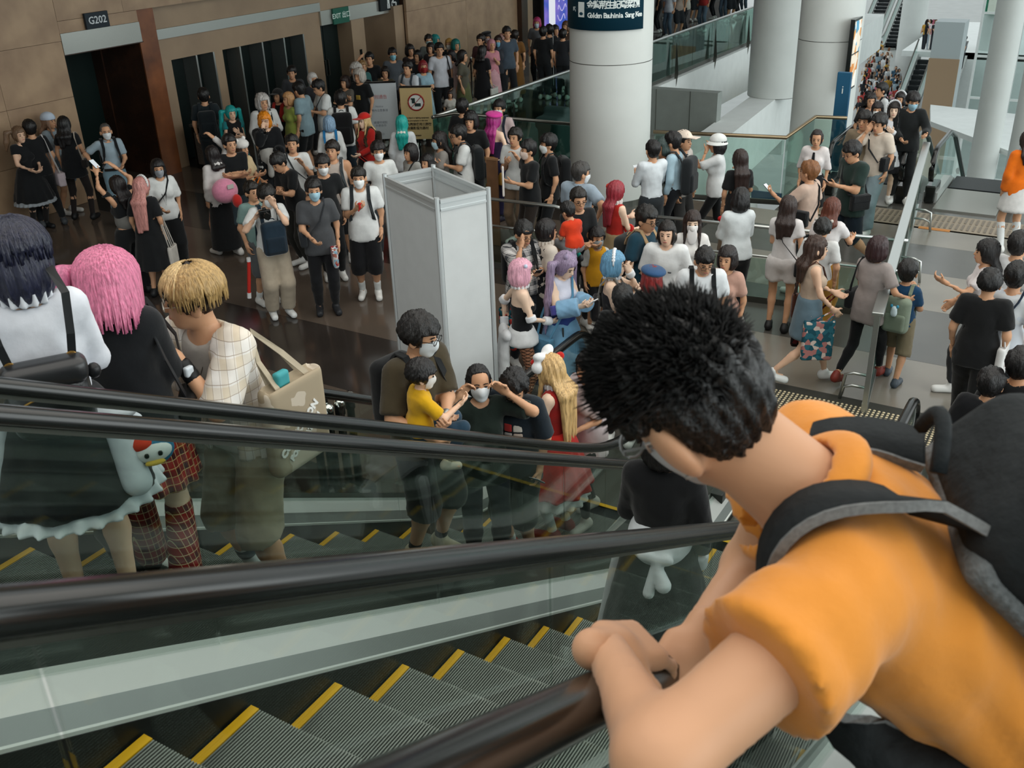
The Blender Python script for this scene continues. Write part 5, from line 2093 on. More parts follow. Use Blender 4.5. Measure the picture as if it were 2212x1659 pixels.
P('man in a dark slate t-shirt seen from behind by the glazed niches', (440, 208), f=178, H=1.77, top=('tee', '#20282c'), bot=('pants', '#1c2226'), face=False, extra=bp('slate backpack on the man by the glazed niches', '#1a2125'))
P('girl with a bright teal wig in a black and teal costume', (500, 245), f=15, H=1.58, fem=True, skin=1, top=('dress', '#1f6f74'), layers=(('vest', K, {'hem': 1.05}),), bot=('skirt', '#20767a', {'hem': .72, 'r': .24, 'pleats': 12}), hair=('twin', '#139391', {'len': .55, 'tz': .05}), R='phone', L='chest', sock=(K, 1.4), shoe=K)
P('person with a spiky white wig standing behind the orange hair', (568, 222), f=20, H=1.75, top=('jacket', '#b9bab8'), layers=(('vest', K, {'open': .06}),), bot=('wide', K), hair=('wig', '#b6b2ae', {'thick': .03, 'rag': 2.5}), L='phone')
P('girl with cat ears cap behind the white wig near the doors', (600, 208), f=-30, H=1.6, fem=True, top=('tee', K), layers=(('vest', '#a02a24', {'open': .05}),), bot=('skirt', K, {'hem': .6, 'r': .26}), hair=('bob', '#161314', {}), hat=('cap', '#222'), L='down')
P('person with spiky orange hair in a black robe shading the face', (572, 262), f=5, H=1.66, skin=1, top=('jacket', '#15171a', {'e': .05, 'flare': .05, 'sleeve': 1.6, 'neck': .09}), layers=(('vest', W, {'open': .12, 'e': .04, 'hem': .8}),), bot=('wide', '#16181b'), hair=('wig', '#d98418', {'thick': .026, 'rag': 2.2}), R='face', L='front', shoe=K,
  extra=lambda g: mk('sash', SDF().rc(g.U((0, .02, 1.0)), g.U((0, .02, 1.03)), .175, .175, .01).rc((.02, .17, 1.0), (.03, .19, .72), .045, .05, .02), .018, cloth('#a9a8a4'), g.root, g))
P('man in a pale blue t-shirt and black shorts looking away left', (645, 195), f=-120, H=1.76, top=('tee', '#7f97a0', {'e': .03, 'hem': .8}), bot=('shorts', K), head=(15, 10), L='down', face=False, sock=(W, .25), shoe='#3a3a3a')
P('man in a white t-shirt with a black strap looking down at his hands', (688, 190), f=-70, H=1.76, top=('tee', W, {'e': .03, 'hem': .78}), bot=('shorts', '#4a4f52'), L='phone', R='phone', head=(22, 0), extra=bag('black sling bag on the man looking down at his hands', K, side=1, z=1.1, w=.1, h=.12))
P('man in a white t-shirt carrying a black backpack by the notice board', (735, 215), f=178, H=1.78, top=('tee', W, {'e': .03}), bot=('shorts', '#26323c', {'len': 1.1}), face=False, extra=bp('big black backpack of the man by the notice board', '#17181a', w=.165, h=.26))
P('person with a black t-shirt and lanyard standing left of the white notice board', (775, 165), f=-35, H=1.72, top=('tee', K, {'print': ('#a98c3c', .1, .09, 1.2)}), bot=('pants', K), hair=('wig', '#a9a29a', {'thick': .03, 'rag': 2.0}), R='phone')
P('person with a pale blue wig and bright blue harness seen from behind', (711, 268), f=178, H=1.58, fem=True, top=('hoodie', W), bot=('pants', '#2c4a66'), hair=('wig', '#7d9ab4', {'thick': .022}), face=False, extra=bp('bright blue strapped pack on the pale blue wig', '#c9cccb', '#1f6a9c', w=.12, h=.15, d=.04, z=1.15))
P('girl with a red cap over blonde hair in a red and black jacket', (786, 262), f=-45, H=1.58, fem=True, skin=3, top=('jacket', '#a3211c'), layers=(('vest', '#1a1718', {'open': .05, 'hem': 1.0}),), bot=('skirt', '#1c1718', {'hem': .5, 'r': .26}), hair=('long', '#c9ab78', {'len': .22, 'front': .1}), hat=('cap', '#b5231d'), L='front',
  extra=X(bp('dark brown studded backpack on the girl in the red cap', '#231d15', '#3a301f'), tt('red paper bag held by the girl in the red cap', '#a22a24', side=-1, z=.62, w=.1, h=.13)))
P('young man in a white t-shirt with a dark crossbody strap looking up', (631, 312), f=0, H=1.70, top=('tee', W, {'e': .018}), bot=('pants', K), head=(-8, 5), L='strap', extra=bag('dark grey crossbody bag of the young man looking up', '#2a2e31', side=-1, z=.95))
P('broad man in a cream tank top with a backpack strap', (718, 326), f=-8, H=1.73, build=1.12, top=('tank', '#b7aba2', {'e': .018, 'hem': .85}), bot=('shorts', K), hair=('short', '#1d1714', {'thick': .018}), head=(-5, 12), extra=bp('grey backpack of the man in the cream tank top', '#3a4044'))
P('man bowing his head in a black jersey with red and white stripes', (602, 352), f=-55, H=1.72, lean=14, head=(25, 0), top=('tee', K), bot=('pants', '#23231f'), L='phone', R='cross', face=True,
  extra=lambda g: mk('sleeve_stripe', SDF().rc(g.arm[1][0] + np.array([.05, 0, -.04]), g.arm[1][0] + (g.arm[1][1] - g.arm[1][0]) * .7 + np.array([.05, 0, 0]), .022, .022, .01), .012, cloth('#a9282a'), g.root, g))
P('masked man in a black open neck polo in the middle of the crowd', (697, 358), f=5, H=1.73, top=('tee', '#1b1d1f', {'neck': .085}), bot=('pants', K), hair=('short', '#151313', {'thick': .022}), mask='#dfe2e3', head=(6, 0))
P('man in a white mask and white t-shirt behind the booth corner', (817, 328), f=6, H=1.70, top=('tee', W), bot=('pants', '#333a40'), hair=('short', '#171313', {'thick': .024}), mask='#e2e5e5')
P('masked man holding a small red toy beside the booth', (775, 385), f=-4, H=1.74, build=1.04, top=('tee', '#d6d9d9', {'e': .034, 'hem': .78}), bot=('shorts', '#121316', {'len': 1.25}), mask='#e4e7e7', R='chest', hair=('short', '#16130f', {'thick': .008}), sock=(W, .35),
  extra=X(bp('dark sling backpack of the man holding the red toy', '#24282b', h=.18, d=.06), held('toy_figure', 'small red toy figure held by the masked man beside the booth', 'toy', lambda s: s.rc((0, 0, 0), (0, 0, .06), .018, .012, .01).rc((-.03, 0, .05), (.03, 0, .05), .009, None, .01).rc((0, 0, 0), (.02, 0, -.05), .01, None, .01), mat('#b5231f', .5), 1)))
P('young man in a charcoal t-shirt and pale blue mask beside the cameraman', (678, 412), f=4, H=1.73, top=('tee', '#45474a', {'e': .03, 'hem': .8}), bot=('pants', '#17181b'), mask='#9cc0cf', R='front', hair=('short', '#141212', {'thick': .022}), shoe='#24262a',
  extra=X(bag('grey crossbody strap bag of the charcoal t-shirt man', '#2c2f33', side=1, z=1.02), tt('printed cushion bag in red, white and blue held at the hip', K, side=-1, z=.80, w=.15, h=.12, x=.14, y=.2, m=pattern_mat('blobs', ['#8f2f3c', '#c9c3c0', '#7fa3b4', '#d9d4d0', '#a86a5c'], 26))))
g_ = P('cameraman in a white t-shirt and mask with a navy pack on his chest', (577, 425), f=12, H=1.70, skin=1, top=('tee', W, {'e': .024, 'hem': .85}), bot=('wide', '#a99d8b', {}), mask='#e4e6e6', hair=('short', '#15120f', {'thick': .026}), L='face', R=(.02, .24, .02), head=(10, -22), shoe='#d9dcdc', curl=1.0,
  extra=bp('navy backpack worn on the front of the cameraman', '#1f2f3c', '#1b2833', front=True, w=.15, h=.21, d=.065, z=1.10))
o_ = item('camera', 'black stills camera raised by the cameraman in the white t-shirt', 'camera', g_, g_.arm[1][2] + np.array([-.08, .1, .04]))
MB().box((-.07, -.03, -.05), (.07, .03, .05)).box((-.025, -.03, .05), (.025, .02, .075)).build('body', M_BLACK, o_, bevel=.008)
MB().lathe([(.035, 0), (.04, .03), (.042, .1), (.036, .11), (0, .11)], n=16).build('lens', M_BLACK, o_).matrix_local = frame((0, .03, 0), (1, 0, 0), (0, 0, 1)) @ Matrix.Rotation(math.pi, 4, 'Y')
o_ = item('light_stick', 'slim red and black tube hanging by the cameraman', 'tube', g_, (.33, .1, .62))
MB().tube([(0, 0, .22), (.06, 0, -.2)], .022, 8).build('tube', mat('#b3261c', .6), o_)
MB().tube([(0, 0, .26), (.002, 0, .21)], .026, 8).build('cap', mat('#c9c9c9', .6), o_)
MB().tube([(.058, 0, -.19), (.066, 0, -.26)], .026, 8).build('cap', mat('#c9c9c9', .6), o_)
P('person in grey shorts and white trainers standing behind the cameraman', (545, 415), f=30, H=1.62, top=('tee', '#6f8a86'), bot=('shorts', '#55585a'), hair=('short', '#17130f', {}), shoe='#cfcfcb', sock=(W, .25))
P('person with long teal hair in a white hoodie in front of the notice boards', (868, 268), f=175, H=1.64, fem=True, top=('hoodie', '#c8cdd0', {'hood': '#d6d0c8'}), bot=('pants', K), hair=('long', '#1f9c93', {'len': .3, 'w': .07}), face=False, extra=cuff(K, 1.6, .04))
P('girl with dark hair in a light grey t-shirt looking left behind the booth', (886, 330), f=-55, H=1.58, fem=True, top=('tee', '#a5a6a2'), bot=('skirt', K, {'hem': .5}), hair=('bob', '#171314', {'drop': .03}), extra=bag('black sling on the girl in the light grey t-shirt', K, side=1, z=1.0))
P('woman with long dark hair and pale blue mask behind the booth', (948, 305), f=-75, H=1.66, fem=True, top=('tee', '#8a8681'), bot=('pants', K), hair=('long', '#1d1817', {'len': .28}), mask='#a9c3cc', L='phone')
P('short person with black hair just behind the booth corner', (922, 352), f=-40, H=1.5, top=('tee', '#3a3a3a'), bot=('pants', K), hair=('bob', '#151213', {}))
P('man with glasses in a white and black polo carrying a dark backpack', (990, 292), f=-80, H=1.76, build=1.05, top=('tee', W, {'e': .028, 'hem': .8}), layers=(('vest', K, {'hem': 1.33, 'e': .032}),), bot=('pants', K), glasses=K, L='phone', head=(12, 0), extra=X(bp('charcoal backpack of the man in the white and black polo', '#1d2123', w=.16, h=.24), ph('phone in the hands of the man with the charcoal backpack', side=-1)))
P('man with shaggy long black hair in a black t-shirt', (1016, 262), f=-15, H=1.78, top=('tee', '#141617'), bot=('pants', K), hair=('bob', '#100f10', {'thick': .022, 'rag': 1.8, 'fz': .03}), R='phone', extra=ph('pale phone held by the shaggy haired man', side=1, c='#c9ccce'))
P('tall person in dark clothes behind the shaggy haired man', (1000, 232), f=150, H=1.75, top=('tee', K), bot=('pants', K), face=False)
P('costumed person with a magenta wig and pointed magenta hat in purple armour', (1068, 262), f=140, H=1.7, fem=True, skin=3, top=('tube', '#2a1f3c'), bot=('wide', '#1a1733'), hair=('long', '#a5307c', {'len': .42, 'w': .085, 'thick': .024}), hat=('beret', '#c0388a'), shoe='#171326', R='side',
  extra=X(cuff('#1c1730', 1.1, .2, .018, name='armour_sleeve'), lambda g: mk('armour_plate', SDF().box((.13, .02, .72), (.05, .1, .12), I3, .03).box((-.13, .02, .5), (.05, .08, .1), I3, .03).ell(g.U((0, -.12, 1.02)), (.16, .05, .05)), .018, mat('#b98a3c', .35, .7), g.root, g), lambda g: mk('red_trim', SDF().rc((.1, .12, .9), (-.1, .12, .88), .03, .03).rc((.15, 0, .84), (.14, .1, .84), .03), .016, cloth('#8f1f2c'), g.root, g)))
P('man in a pale pink t-shirt and mask leaning on the glass balustrade', (1078, 235), f=-25, H=1.74, top=('tee', '#b9a6a6'), bot=('pants', '#2b3036'), mask='#cfd6d9', extra=bp('navy backpack of the man at the glass balustrade', '#222a36'))
g_ = P('young man with a bowl cut in a white t-shirt and brown trousers', (1112, 297), f=-28, H=1.72, skin=0, top=('tee', W, {'e': .022}), bot=('pants', '#6d5a48'), hair=('mushroom', '#14110f', {}), L='strap', R='chest')
o_ = item('brown_board', 'tall brown board standing upright among the queue behind the rail', 'board', g_, (.28, .22, 0))
MB().box((-.09, -.02, 0), (.09, .02, 1.3)).build('panel', mat('#6b4c33', .7, noise=.15, nscale=8), o_, bevel=.006)
MB().box((-.095, -.025, 1.3), (.095, .025, 1.33)).build('edge', mat('#8a6748', .7), o_)
P('man in a black t-shirt with white trim holding a white and orange stick', (1140, 325), f=-65, H=1.72, top=('tee', '#17191b', {'e': .024}), bot=('pants', '#2a231f'), mask='#cdb9ae', L='phone', R='hip', shoe=W,
  extra=held('prop_stick', 'white prop stick with orange ends held by the man in white trimmed black', 'prop', lambda s: s.rc((0, 0, -.2), (0, 0, .2), .018, .018, .01), mat('#d9d2cc', .6), -1))
P('man in a black t-shirt and white mask with a black pack near the column', (1183, 312), f=-75, H=1.74, top=('tee', '#16181a'), bot=('pants', K), mask='#d9dddd', hair=('short', '#121011', {'thick': .022}), extra=bp('black gear pack of the masked man near the column', '#131517', h=.24))
P('grey haired guard in a pale blue uniform shirt and mask before the column', (1256, 375), f=150, H=1.74, build=1.08, top=('tee', '#94a4b2', {'collar': '#94a4b2', 'e': .03, 'hem': .92}), bot=('pants', '#171b22'), hair=('short', '#3a3836', {}), mask='#d9dddf', head=(6, 40), R='hip', L='front')
g_ = P('man in glasses and a black t-shirt carrying a small boy in orange', (1250, 432), f=28, H=1.74, top=('tee', '#16181a'), bot=('pants', K), glasses='#151515', L='carry', R='carry', head=(8, 10), hair=('short', '#1c1815', {'thick': .012}))
P('small boy in an orange red t-shirt carried by the man in glasses', at=(1226, 457), f=-150, H=1.02, z0=.80, kid=True, lean=14, head=(18, -20), top=('tee', '#c93a1c', {'hem': .9}), bot=('shorts', '#7d8084', {'len': .9}), legs='sit', sock=('#1f8a80', .35), shoe='#2a2d30', vox=.026, L='front', R='front', extra=lambda g: None)
P('person with a crimson wig and red bow in a sleeveless red top', (1332, 415), f=130, H=1.62, fem=True, skin=3, top=('tank', '#a8261f', {'hem': .98}), bot=('skirt', '#8d7a5c', {'hem': .6, 'r': .25, 'pleats': 10}), hair=('long', '#8f2a35', {'len': .34, 'w': .06, 'thick': .022}), R='front', L='phone',
  extra=X(headpiece('#c93a2a', 'sidebow', 'hair_bow'), cuff('#b2241c', 1.0, .06, .03, name='red_cuff'), neck_frill('#d9d6d2')))
P('child in a yellow vest and mask standing under the crowd rail', (1290, 515), f=20, H=1.28, kid=True, top=('tee', '#b9bab6'), layers=(('vest', '#c78f1c', {'hem': .8}),), bot=('shorts', K), mask='#8f979c', hair=('mushroom', '#141112', {}))
P('man with glasses in a black and white checked shirt touching his face', (1132, 505), f=22, H=1.70, top=('shirt', pattern_mat('plaid', ['#c9c6c4', '#4a4c50', '#1c1e22'], 9), {'sleeve': .9, 'e': .03}), bot=('pants', '#1c2128'), glasses='#2a2522', R='face', L='phone', head=(18, -10), extra=X(bp('black backpack of the man in the checked shirt', K), ph('black phone of the man in the checked shirt', side=-1),
   tt('colourful printed tote in teal and red beside the checked shirt', K, side=1, z=.5, w=.2, h=.2, x=.2, m=pattern_mat('blobs', ['#10323c', '#1d6470', '#0f2128', '#b23a34', '#1d6470', '#d0a890'], 22))))
P('woman with pinned up dark hair in a cream blouse and black pinafore', (1182, 500), f=115, H=1.66, fem=True, skin=0, top=('tee', '#bfb5aa', {'e': .036, 'sleeve': .85, 'flare': .02}), layers=(('vest', '#14151a', {'hem': .9, 'e': .03, 'neck': .09}),), bot=('skirt', K, {'hem': .35, 'r': .26}), hair=('bun', '#171314', {'at': (0, -.075, .07)}), extra=neck_frill('#bfb5aa'))
g_ = P('cosplayer with a pale pink bob, white ruff, black corset and fishnets', (1128, 590), f=100, H=1.62, fem=True, skin=3, top=('tube', '#131417', {'topz': 1.27, 'hem': .96}), bot=('skirt', '#d8d9da', {'hem': .82, 'r': .21, 'z0': 1.0}), hair=('bob', '#d9a0b2', {'thick': .026, 'drop': .02}), R='front', L='back',
  sock=(pattern_mat('net', ['#a5745a', '#1d1512'], 26), 1.85), shoe='#2a1512',
  extra=X(neck_frill('#dcdde0'), cuff('#dcdde0', .85, .06, .012, name='arm_ruffle'), cuff('#d5d8dc', 1.7, .09, .012), headpiece('#c3cbe0', 'pins', 'hair_ribbons'), lambda g: mk('waist_bow', SDF().ell((.09, -.18, .95), (.09, .05, .06)).ell((-.09, -.18, .95), (.09, .05, .06)).rc((.05, -.19, .92), (.1, -.22, .5), .05, .06).rc((-.05, -.19, .92), (-.08, -.24, .45), .05, .06), .018, cloth('#cfd0d2'), g.root, g)))
o_ = item('suitcase', 'orange wheeled suitcase with long grey handle pulled by the pink bob cosplayer', 'suitcase', g_, (.02, .42, 0))
part_sdf('shell', SDF().box((0, 0, .3), (.14, .1, .22), I3, .04), .018, mat('#b5502c', .4), o_)
MB().tube([(-.07, 0, .5), (-.07, 0, .92), (.07, 0, .92), (.07, 0, .5)], .01, 6).build('handle', M_STEELD, o_)
for a_ in (-.1, .1):
    for b_ in (-.07, .07):
        MB().lathe([(0, -.012), (.035, -.012), (.035, .012), (0, .012)], n=12).build('wheel', M_BLACK, o_).matrix_local = frame((a_, b_, .036), (0, 1, 0), (0, 0, 1))
for zz in (.2, .32, .44):
    MB().box((-.143, -.103, zz), (.143, .103, zz + .012)).build('ridge', mat('#8d3c20', .4), o_)
P('cosplayer with long lavender hair in a blue robe costume using a phone', (1222, 575), f=50, H=1.66, fem=True, skin=3, top=('tank', '#c7c8d6', {'hem': 1.0}), bot=('skirt', '#2b3f7c', {'hem': .25, 'r': .3, 'pleats': 7, 'amp': .12}), hair=('twin', '#8d7c96', {'len': .75, 'tz': .05, 'thick': .024}), R='phone', L='phone', head=(24, 0),
  extra=X(headpiece('#9a8ba6', 'horns', 'hair_horns'), ph('white phone in the hands of the lavender haired cosplayer', side=1, c='#d9d9d9'), cuff('#4a4a94', .8, .1, .02, name='arm_band'), cuff('#7aa3c2', 1.05, .22, .06, name='hanging_sleeve'), lambda g: mk('blue_overskirt', SDF().fn(*((lambda t: (lambda x, y, z: np.maximum(t[0](x, y, z), -x * .6 - y - .02 + np.abs(z - .7) * .25), t[1], t[2]))(skirt_fn(g, .98, .35, .18, .33, 9, .08))), 0), .02, cloth('#6f9cbc'), g.root, g),
          bag('denim blue pouch bag on the lavender haired cosplayer', '#4f7f9c', side=1, z=.7, w=.12, h=.16, d=.05, x=.27)))
P('cosplayer with a sky blue bob and white frilled headband hugging herself', (1328, 572), f=85, H=1.62, fem=True, skin=3, top=('tube', '#1a1a1f'), bot=('skirt', K, {'hem': .6, 'r': .3, 'frill': W}), hair=('bob', '#5f8fae', {'thick': .026, 'drop': .015}), L='face', R='chest', extra=X(headpiece('#dfe2e6'), neck_frill('#d9dde2'), cuff('#d9dcde', 1.75, .07), bp('dark heart shaped backpack of the sky blue bob', '#1d1c1e', '#6d6a64', w=.11, h=.13, d=.04, z=1.1)))
P('person with red hair under a denim blue beret seen from behind', (1408, 605), f=178, H=1.58, fem=True, top=('tee', '#1b1d20'), bot=('skirt', '#22242a', {'hem': .5}), hair=('wig', '#7c1f1e', {'thick': .026}), hat=('beret', '#2c4a6e'), face=False)
P('dark haired head just in front of the red haired person', (1345, 645), f=170, H=1.62, top=('tee', K), bot=('pants', K), face=False)
P('man in a teal navy t-shirt with a tan backpack strap and glasses', (1398, 475), f=60, H=1.78, build=1.06, top=('tee', '#1d3d4c', {'e': .03}), bot=('pants', K), glasses='#333', hair=('short', '#13110f', {'thick': .022}), head=(10, 12), extra=bp('dark backpack with tan straps on the man in teal navy', '#2a2d2e', '#a88c6a'))
P('man in a white t-shirt printed with grey dancing figures', (1440, 505), f=-8, H=1.70, fem=False, skin=1, top=('tee', '#d9dbdb', {'e': .036, 'sleeve': .95, 'hem': .78}), bot=('pants', '#22262a'), hair=('bob', '#17110e', {'thick': .008, 'fz': .05, 'fy': .04}),
  extra=lambda g: [mk('shirt_print', SDF().rc(g.U((x0, .162, z0)), g.U((x1, .158, z1)), r_, r_, .004), .008, cloth('#4b4d50'), g.root, g) for x0, z0, x1, z1, r_ in ((.06, 1.2, .08, 1.13, .018), (.08, 1.12, .05, 1.03, .012), (.05, 1.03, .06, .96, .009), (.08, 1.12, .1, 1.04, .012), (.1, 1.04, .09, .96, .009), (-.07, 1.08, -.1, 1.05, .012), (-.1, 1.05, -.09, .98, .01), (-.08, 1.21, -.05, 1.21, .009))])
P('girl in white with a lace veil over nose and mouth', (1496, 482), f=2, H=1.62, fem=True, skin=3, top=('tee', '#dad7d4', {'sleeve': .5, 'neck': .085}), bot=('skirt', '#d5d2cf', {'hem': .2, 'r': .28}), hair=('long', '#2a1d19', {'len': .34, 'front': .2}), mask='#dcd8d6', extra=lambda g: mk('veil', SDF().ell(g.Hd((0, .085, -.12)), (.062, .02, .11), g.Mh, .01), .012, mat('#d9d5d4', .8, name='veil_cloth'), g.root, g))
P('man with glasses in a white t-shirt with black backpack straps looking down', (1522, 565), f=8, H=1.72, build=1.05, top=('tee', '#d3d7da', {'e': .026, 'print': ('#3a4046', .1, .06, 1.2)}), bot=('pants', K), glasses='#3a322c', head=(20, -8), hair=('short', '#141110', {'thick': .012}), extra=bp('black backpack of the man with glasses looking down', K))
P('person with dark hair and a peach top hidden behind the man with glasses', (1570, 560), f=-20, H=1.6, fem=True, top=('tee', '#b58f80'), bot=('pants', K), hair=('bob', '#1c1514', {}))
P('woman with a black bob in a white shirt holding a red flower bunch', (1600, 432), f=-160, H=1.66, fem=True, top=('shirt', '#d3dadc', {'sleeve': 1.15, 'e': .032}), bot=('pants', '#15171a'), hair=('bob', '#141314', {'thick': .022, 'drop': .02}), L='phone', R='phone', head=(10, 30),
  extra=held('flower_bunch', 'bright red flower bunch held by the woman in the white shirt', 'flowers', lambda s: [s.ell((.05 * math.sin(i * 2.4), .05 * math.cos(i * 1.7), .03 * math.sin(i * 3.1)), (.045, .045, .035), k=.005) for i in range(9)] and s.rc((0, 0, -.02), (0, 0, -.14), .02, .012), mat('#b01d20', .7), -1))
# ------------------------------------------------------------------ walkers by the bronze rail
P('man in a white long sleeved shirt and dark trousers beside the column', (1409, 325), f=-150, H=1.72, top=('shirt', '#d3dadf', {'hem': .95}), bot=('pants', '#2a2f33'), face=False, L='phone', R='phone', hair=('short', '#121011', {'thick': .01}), extra=lambda g: phone(g, 'white card held by the man in the white shirt', -1, '#cdd2d2'))
P('man in a pale blue shirt carrying a charcoal backpack by the bronze rail', (1452, 308), f=-110, H=1.76, top=('shirt', '#9db7c4', {'hem': .93}), bot=('pants', '#171a1f'), hair=('short', '#121011', {'thick': .018}), head=(12, 0), extra=bp('large charcoal backpack of the man in pale blue by the bronze rail', '#23272a', w=.16, h=.25))
P('person in a cream baseball cap beyond the charcoal backpack', (1478, 305), f=60, H=1.74, top=('tee', '#bcb6b0'), bot=('pants', '#333'), hat=('cap', '#d3c4b6'))
P('person in patterned clothes half hidden between the two shirted men', (1432, 318), f=-60, H=1.68, fem=True, top=('tee', pattern_mat('blobs', ['#5c6a68', '#9aa39c', '#3a4644', '#a87c6a'], 18)), bot=('pants', '#4a4f50'), hair=('bob', '#3a4a48', {}))
P('woman in a white bucket hat and t-shirt walking left in black leggings', (1549, 312), f=-88, H=1.64, fem=True, legs='walkl', top=('tee', '#d2d5d6', {'e': .03, 'sleeve': .95}), bot=('leggings', '#131416'), hair=('bob', '#141214', {'drop': .03}), hat=('bucket', '#d5d8d6'), L='face', R='chest', shoe='#b49a8c')
P('woman with very long brown hair in a black top and tan skirt', (1598, 345), f=-160, H=1.66, fem=True, top=('tee', '#17181a'), bot=('skirt', '#6b5640', {'hem': .3, 'r': .24}), hair=('long', '#2b1d1a', {'len': .48, 'w': .075}), face=False, R='strap', mask='#cfd6d8')
P('staff woman in a white blouse with a black tie and black skirt', (1764, 300), f=-8, H=1.62, fem=True, top=('shirt', '#cfc9c8', {'sleeve': 1.1, 'hem': 1.0, 'e': .026}), bot=('skirt', '#17181b', {'hem': .55, 'r': .22}), hair=('pony', '#241c1a', {'len': .25, 'thick': .006, 'fz': .07}), head=(6, -6), extra=tie('#15161a'))
P('person with bleached orange brown hair in a pale peach t-shirt holding a phone', (1747, 372), f=-115, H=1.70, top=('tee', '#b8a091', {'e': .028}), bot=('pants', K), hair=('short', '#7d5230', {'thick': .02}), L='fwd', face=True, extra=X(ph('dark phone held out by the person with bleached hair', side=-1), bag('black sling on the peach t-shirt', K, side=-1, z=1.05)))
P('heavy man in a dark green t-shirt and navy shorts looking at a phone', (1840, 330), f=-55, H=1.78, build=1.17, top=('tee', '#22322e', {'e': .03, 'hem': .78}), bot=('shorts', '#16212b'), glasses='#5a3a34', L='phone', head=(22, -5), shoe='#d3d8da', legs='walkr', hair=('short', '#121011', {'thick': .022}), extra=X(ph('phone of the heavy man in dark green', side=-1), bag('black crossbody strap bag on the man in dark green', K, side=-1, z=.98)))
P('man in a khaki t-shirt just behind the man in dark green', (1866, 262), f=-15, H=1.75, top=('tee', '#7c6f5c'), bot=('pants', '#58646a'), hair=('short', '#14110f', {'thick': .024}))
P('man in a cream knit polo and pale jeans covering his mouth', (1898, 268), f=-35, H=1.76, top=('tee', '#c5b9ab', {'e': .032, 'collar': '#c5b9ab'}), bot=('wide', '#7d8f96'), hair=('short', '#161312', {'thick': .026}), R='face', head=(10, -10), legs='step', extra=bag('black sling bag across the cream knit polo', K, side=-1, z=1.05))
P('woman in a white t-shirt and white shorts with long brown hair', (1703, 448), f=172, H=1.62, fem=True, top=('tee', '#d0cccb', {'e': .018, 'hem': .93, 'sleeve': .6}), bot=('shorts', '#cdc8c6', {'len': .55}), hair=('long', '#2d201c', {'len': .26, 'w': .085}), face=False, L='chest', shoe='#17181a', extra=bag('black crossbody bag of the woman in white shorts', '#1a1b1d', side=1, z=.86, w=.14, h=.09))
P('woman with auburn hair in a white t-shirt leaning on the crowd rail', (1797, 452), f=165, H=1.60, fem=True, lean=12, top=('tee', '#d3cfcf', {'sleeve': .6}), bot=('wide', '#a8752c'), hair=('long', '#5a2c1c', {'len': .16, 'w': .085}), face=False, R='rail')
P('person with glossy black hair and white headphones in a white top', (1777, 495), f=168, H=1.52, top=('tee', '#c9cac9'), bot=('wide', '#a6762e'), hair=('mushroom', '#121110', {'thick': .02}), face=False, extra=headpiece('#c4bfb8', 'pins', 'headphones'))
P('woman in a beige tank and denim skirt walking right with wavy brown hair', (1765, 538), f=105, H=1.62, fem=True, skin=1, legs='walkl', top=('tank', '#b5a08d', {'hem': .95}), bot=('skirt', '#5f7480', {'hem': .58, 'r': .20}), hair=('long', '#3c2a22', {'len': .30, 'w': .085, 'rag': 2}), R='swingf', L='front', shoe='#d9dcdc',
  extra=X(tt('big teal plastic bag with a floral print on the arm of the walking woman', K, side=1, z=.62, w=.17, h=.24, x=.2, y=.08, m=pattern_mat('blobs', ['#1f4d5a', '#2b6270', '#1f4d5a', '#a8706c', '#2b6270', '#c9b8ae'], 22)), bag('brown leather shoulder bag of the walking woman', '#4a2a1e', side=-1, z=.86, w=.14, h=.14), tt('dark red patterned bag behind the walking woman', K, side=-1, z=.5, w=.12, h=.17, m=pattern_mat('blobs', ['#1a1214', '#5a1f22', '#1a1214', '#8d3a30'], 20))))
P('woman with a dark red bob in a taupe t-shirt and black leggings walking', (1897, 538), f=150, H=1.60, fem=True, legs='walkr', top=('tee', '#8f8683', {'e': .032, 'hem': .76}), bot=('leggings', '#131416'), hair=('bob', '#2c1518', {'thick': .022}), face=False, R=(.18, .2, -.34), L='front', shoe='#7a2c22', extra=bag('black shoulder bag of the woman with the dark red bob', K, side=-1, z=.98, cross=False))
g_ = P('boy in a blue t-shirt and khaki shorts with a grey green backpack', (1962, 588), f=165, H=1.34, kid=True, legs='step', top=('tee', '#1c4263'), bot=('shorts', '#7d735c', {'len': 1.15}), face=False, shoe='#3c4650', L='front', R='strap', extra=bp('grey green school backpack with a small blue charm on the boy', '#808d7c', '#7a8776', w=.17, h=.24, d=.085, z=1.05))
o_ = item('charm', 'small white and blue plush charm hanging on the school backpack', 'charm', g_, (0, -.36, 1.12))
part_sdf('body', SDF().ell((0, 0, 0), (.035, .025, .04)).ell((0, 0, .05), (.028, .022, .028)), .009, mat('#c9dbe0', .8), o_)
part_sdf('blue_ears', SDF().ell((-.03, 0, .075), (.014, .012, .02)).ell((.03, 0, .075), (.014, .012, .02)), .007, mat('#3a95b8', .8), o_)
P('woman with long black hair and fringe in a white t-shirt near the right edge', (2130, 545), f=-80, H=1.62, fem=True, top=('tee', '#cfc8c8', {'sleeve': .7}), bot=('pants', '#2b2d30'), hair=('long', '#131112', {'len': .28, 'w': .07, 'fz': .03}), R='swingf', L='fwd', legs='step')
def lettered(g):
    o = tote(g, 'white tote bag with red lettering on the shoulder of the person in black', '#c9c8c6', side=1, z=.86, w=.17, h=.2, hand=False, x=.22)
    for zz, tx in ((.06, 'NG'), (-.01, 'ON')):
        text_obj('lettering', tx, .08, mat('#b03a34', .7), o, frame((.045, .02, zz), (0, 1, 0), (0, 0, 1)), bold=.002)


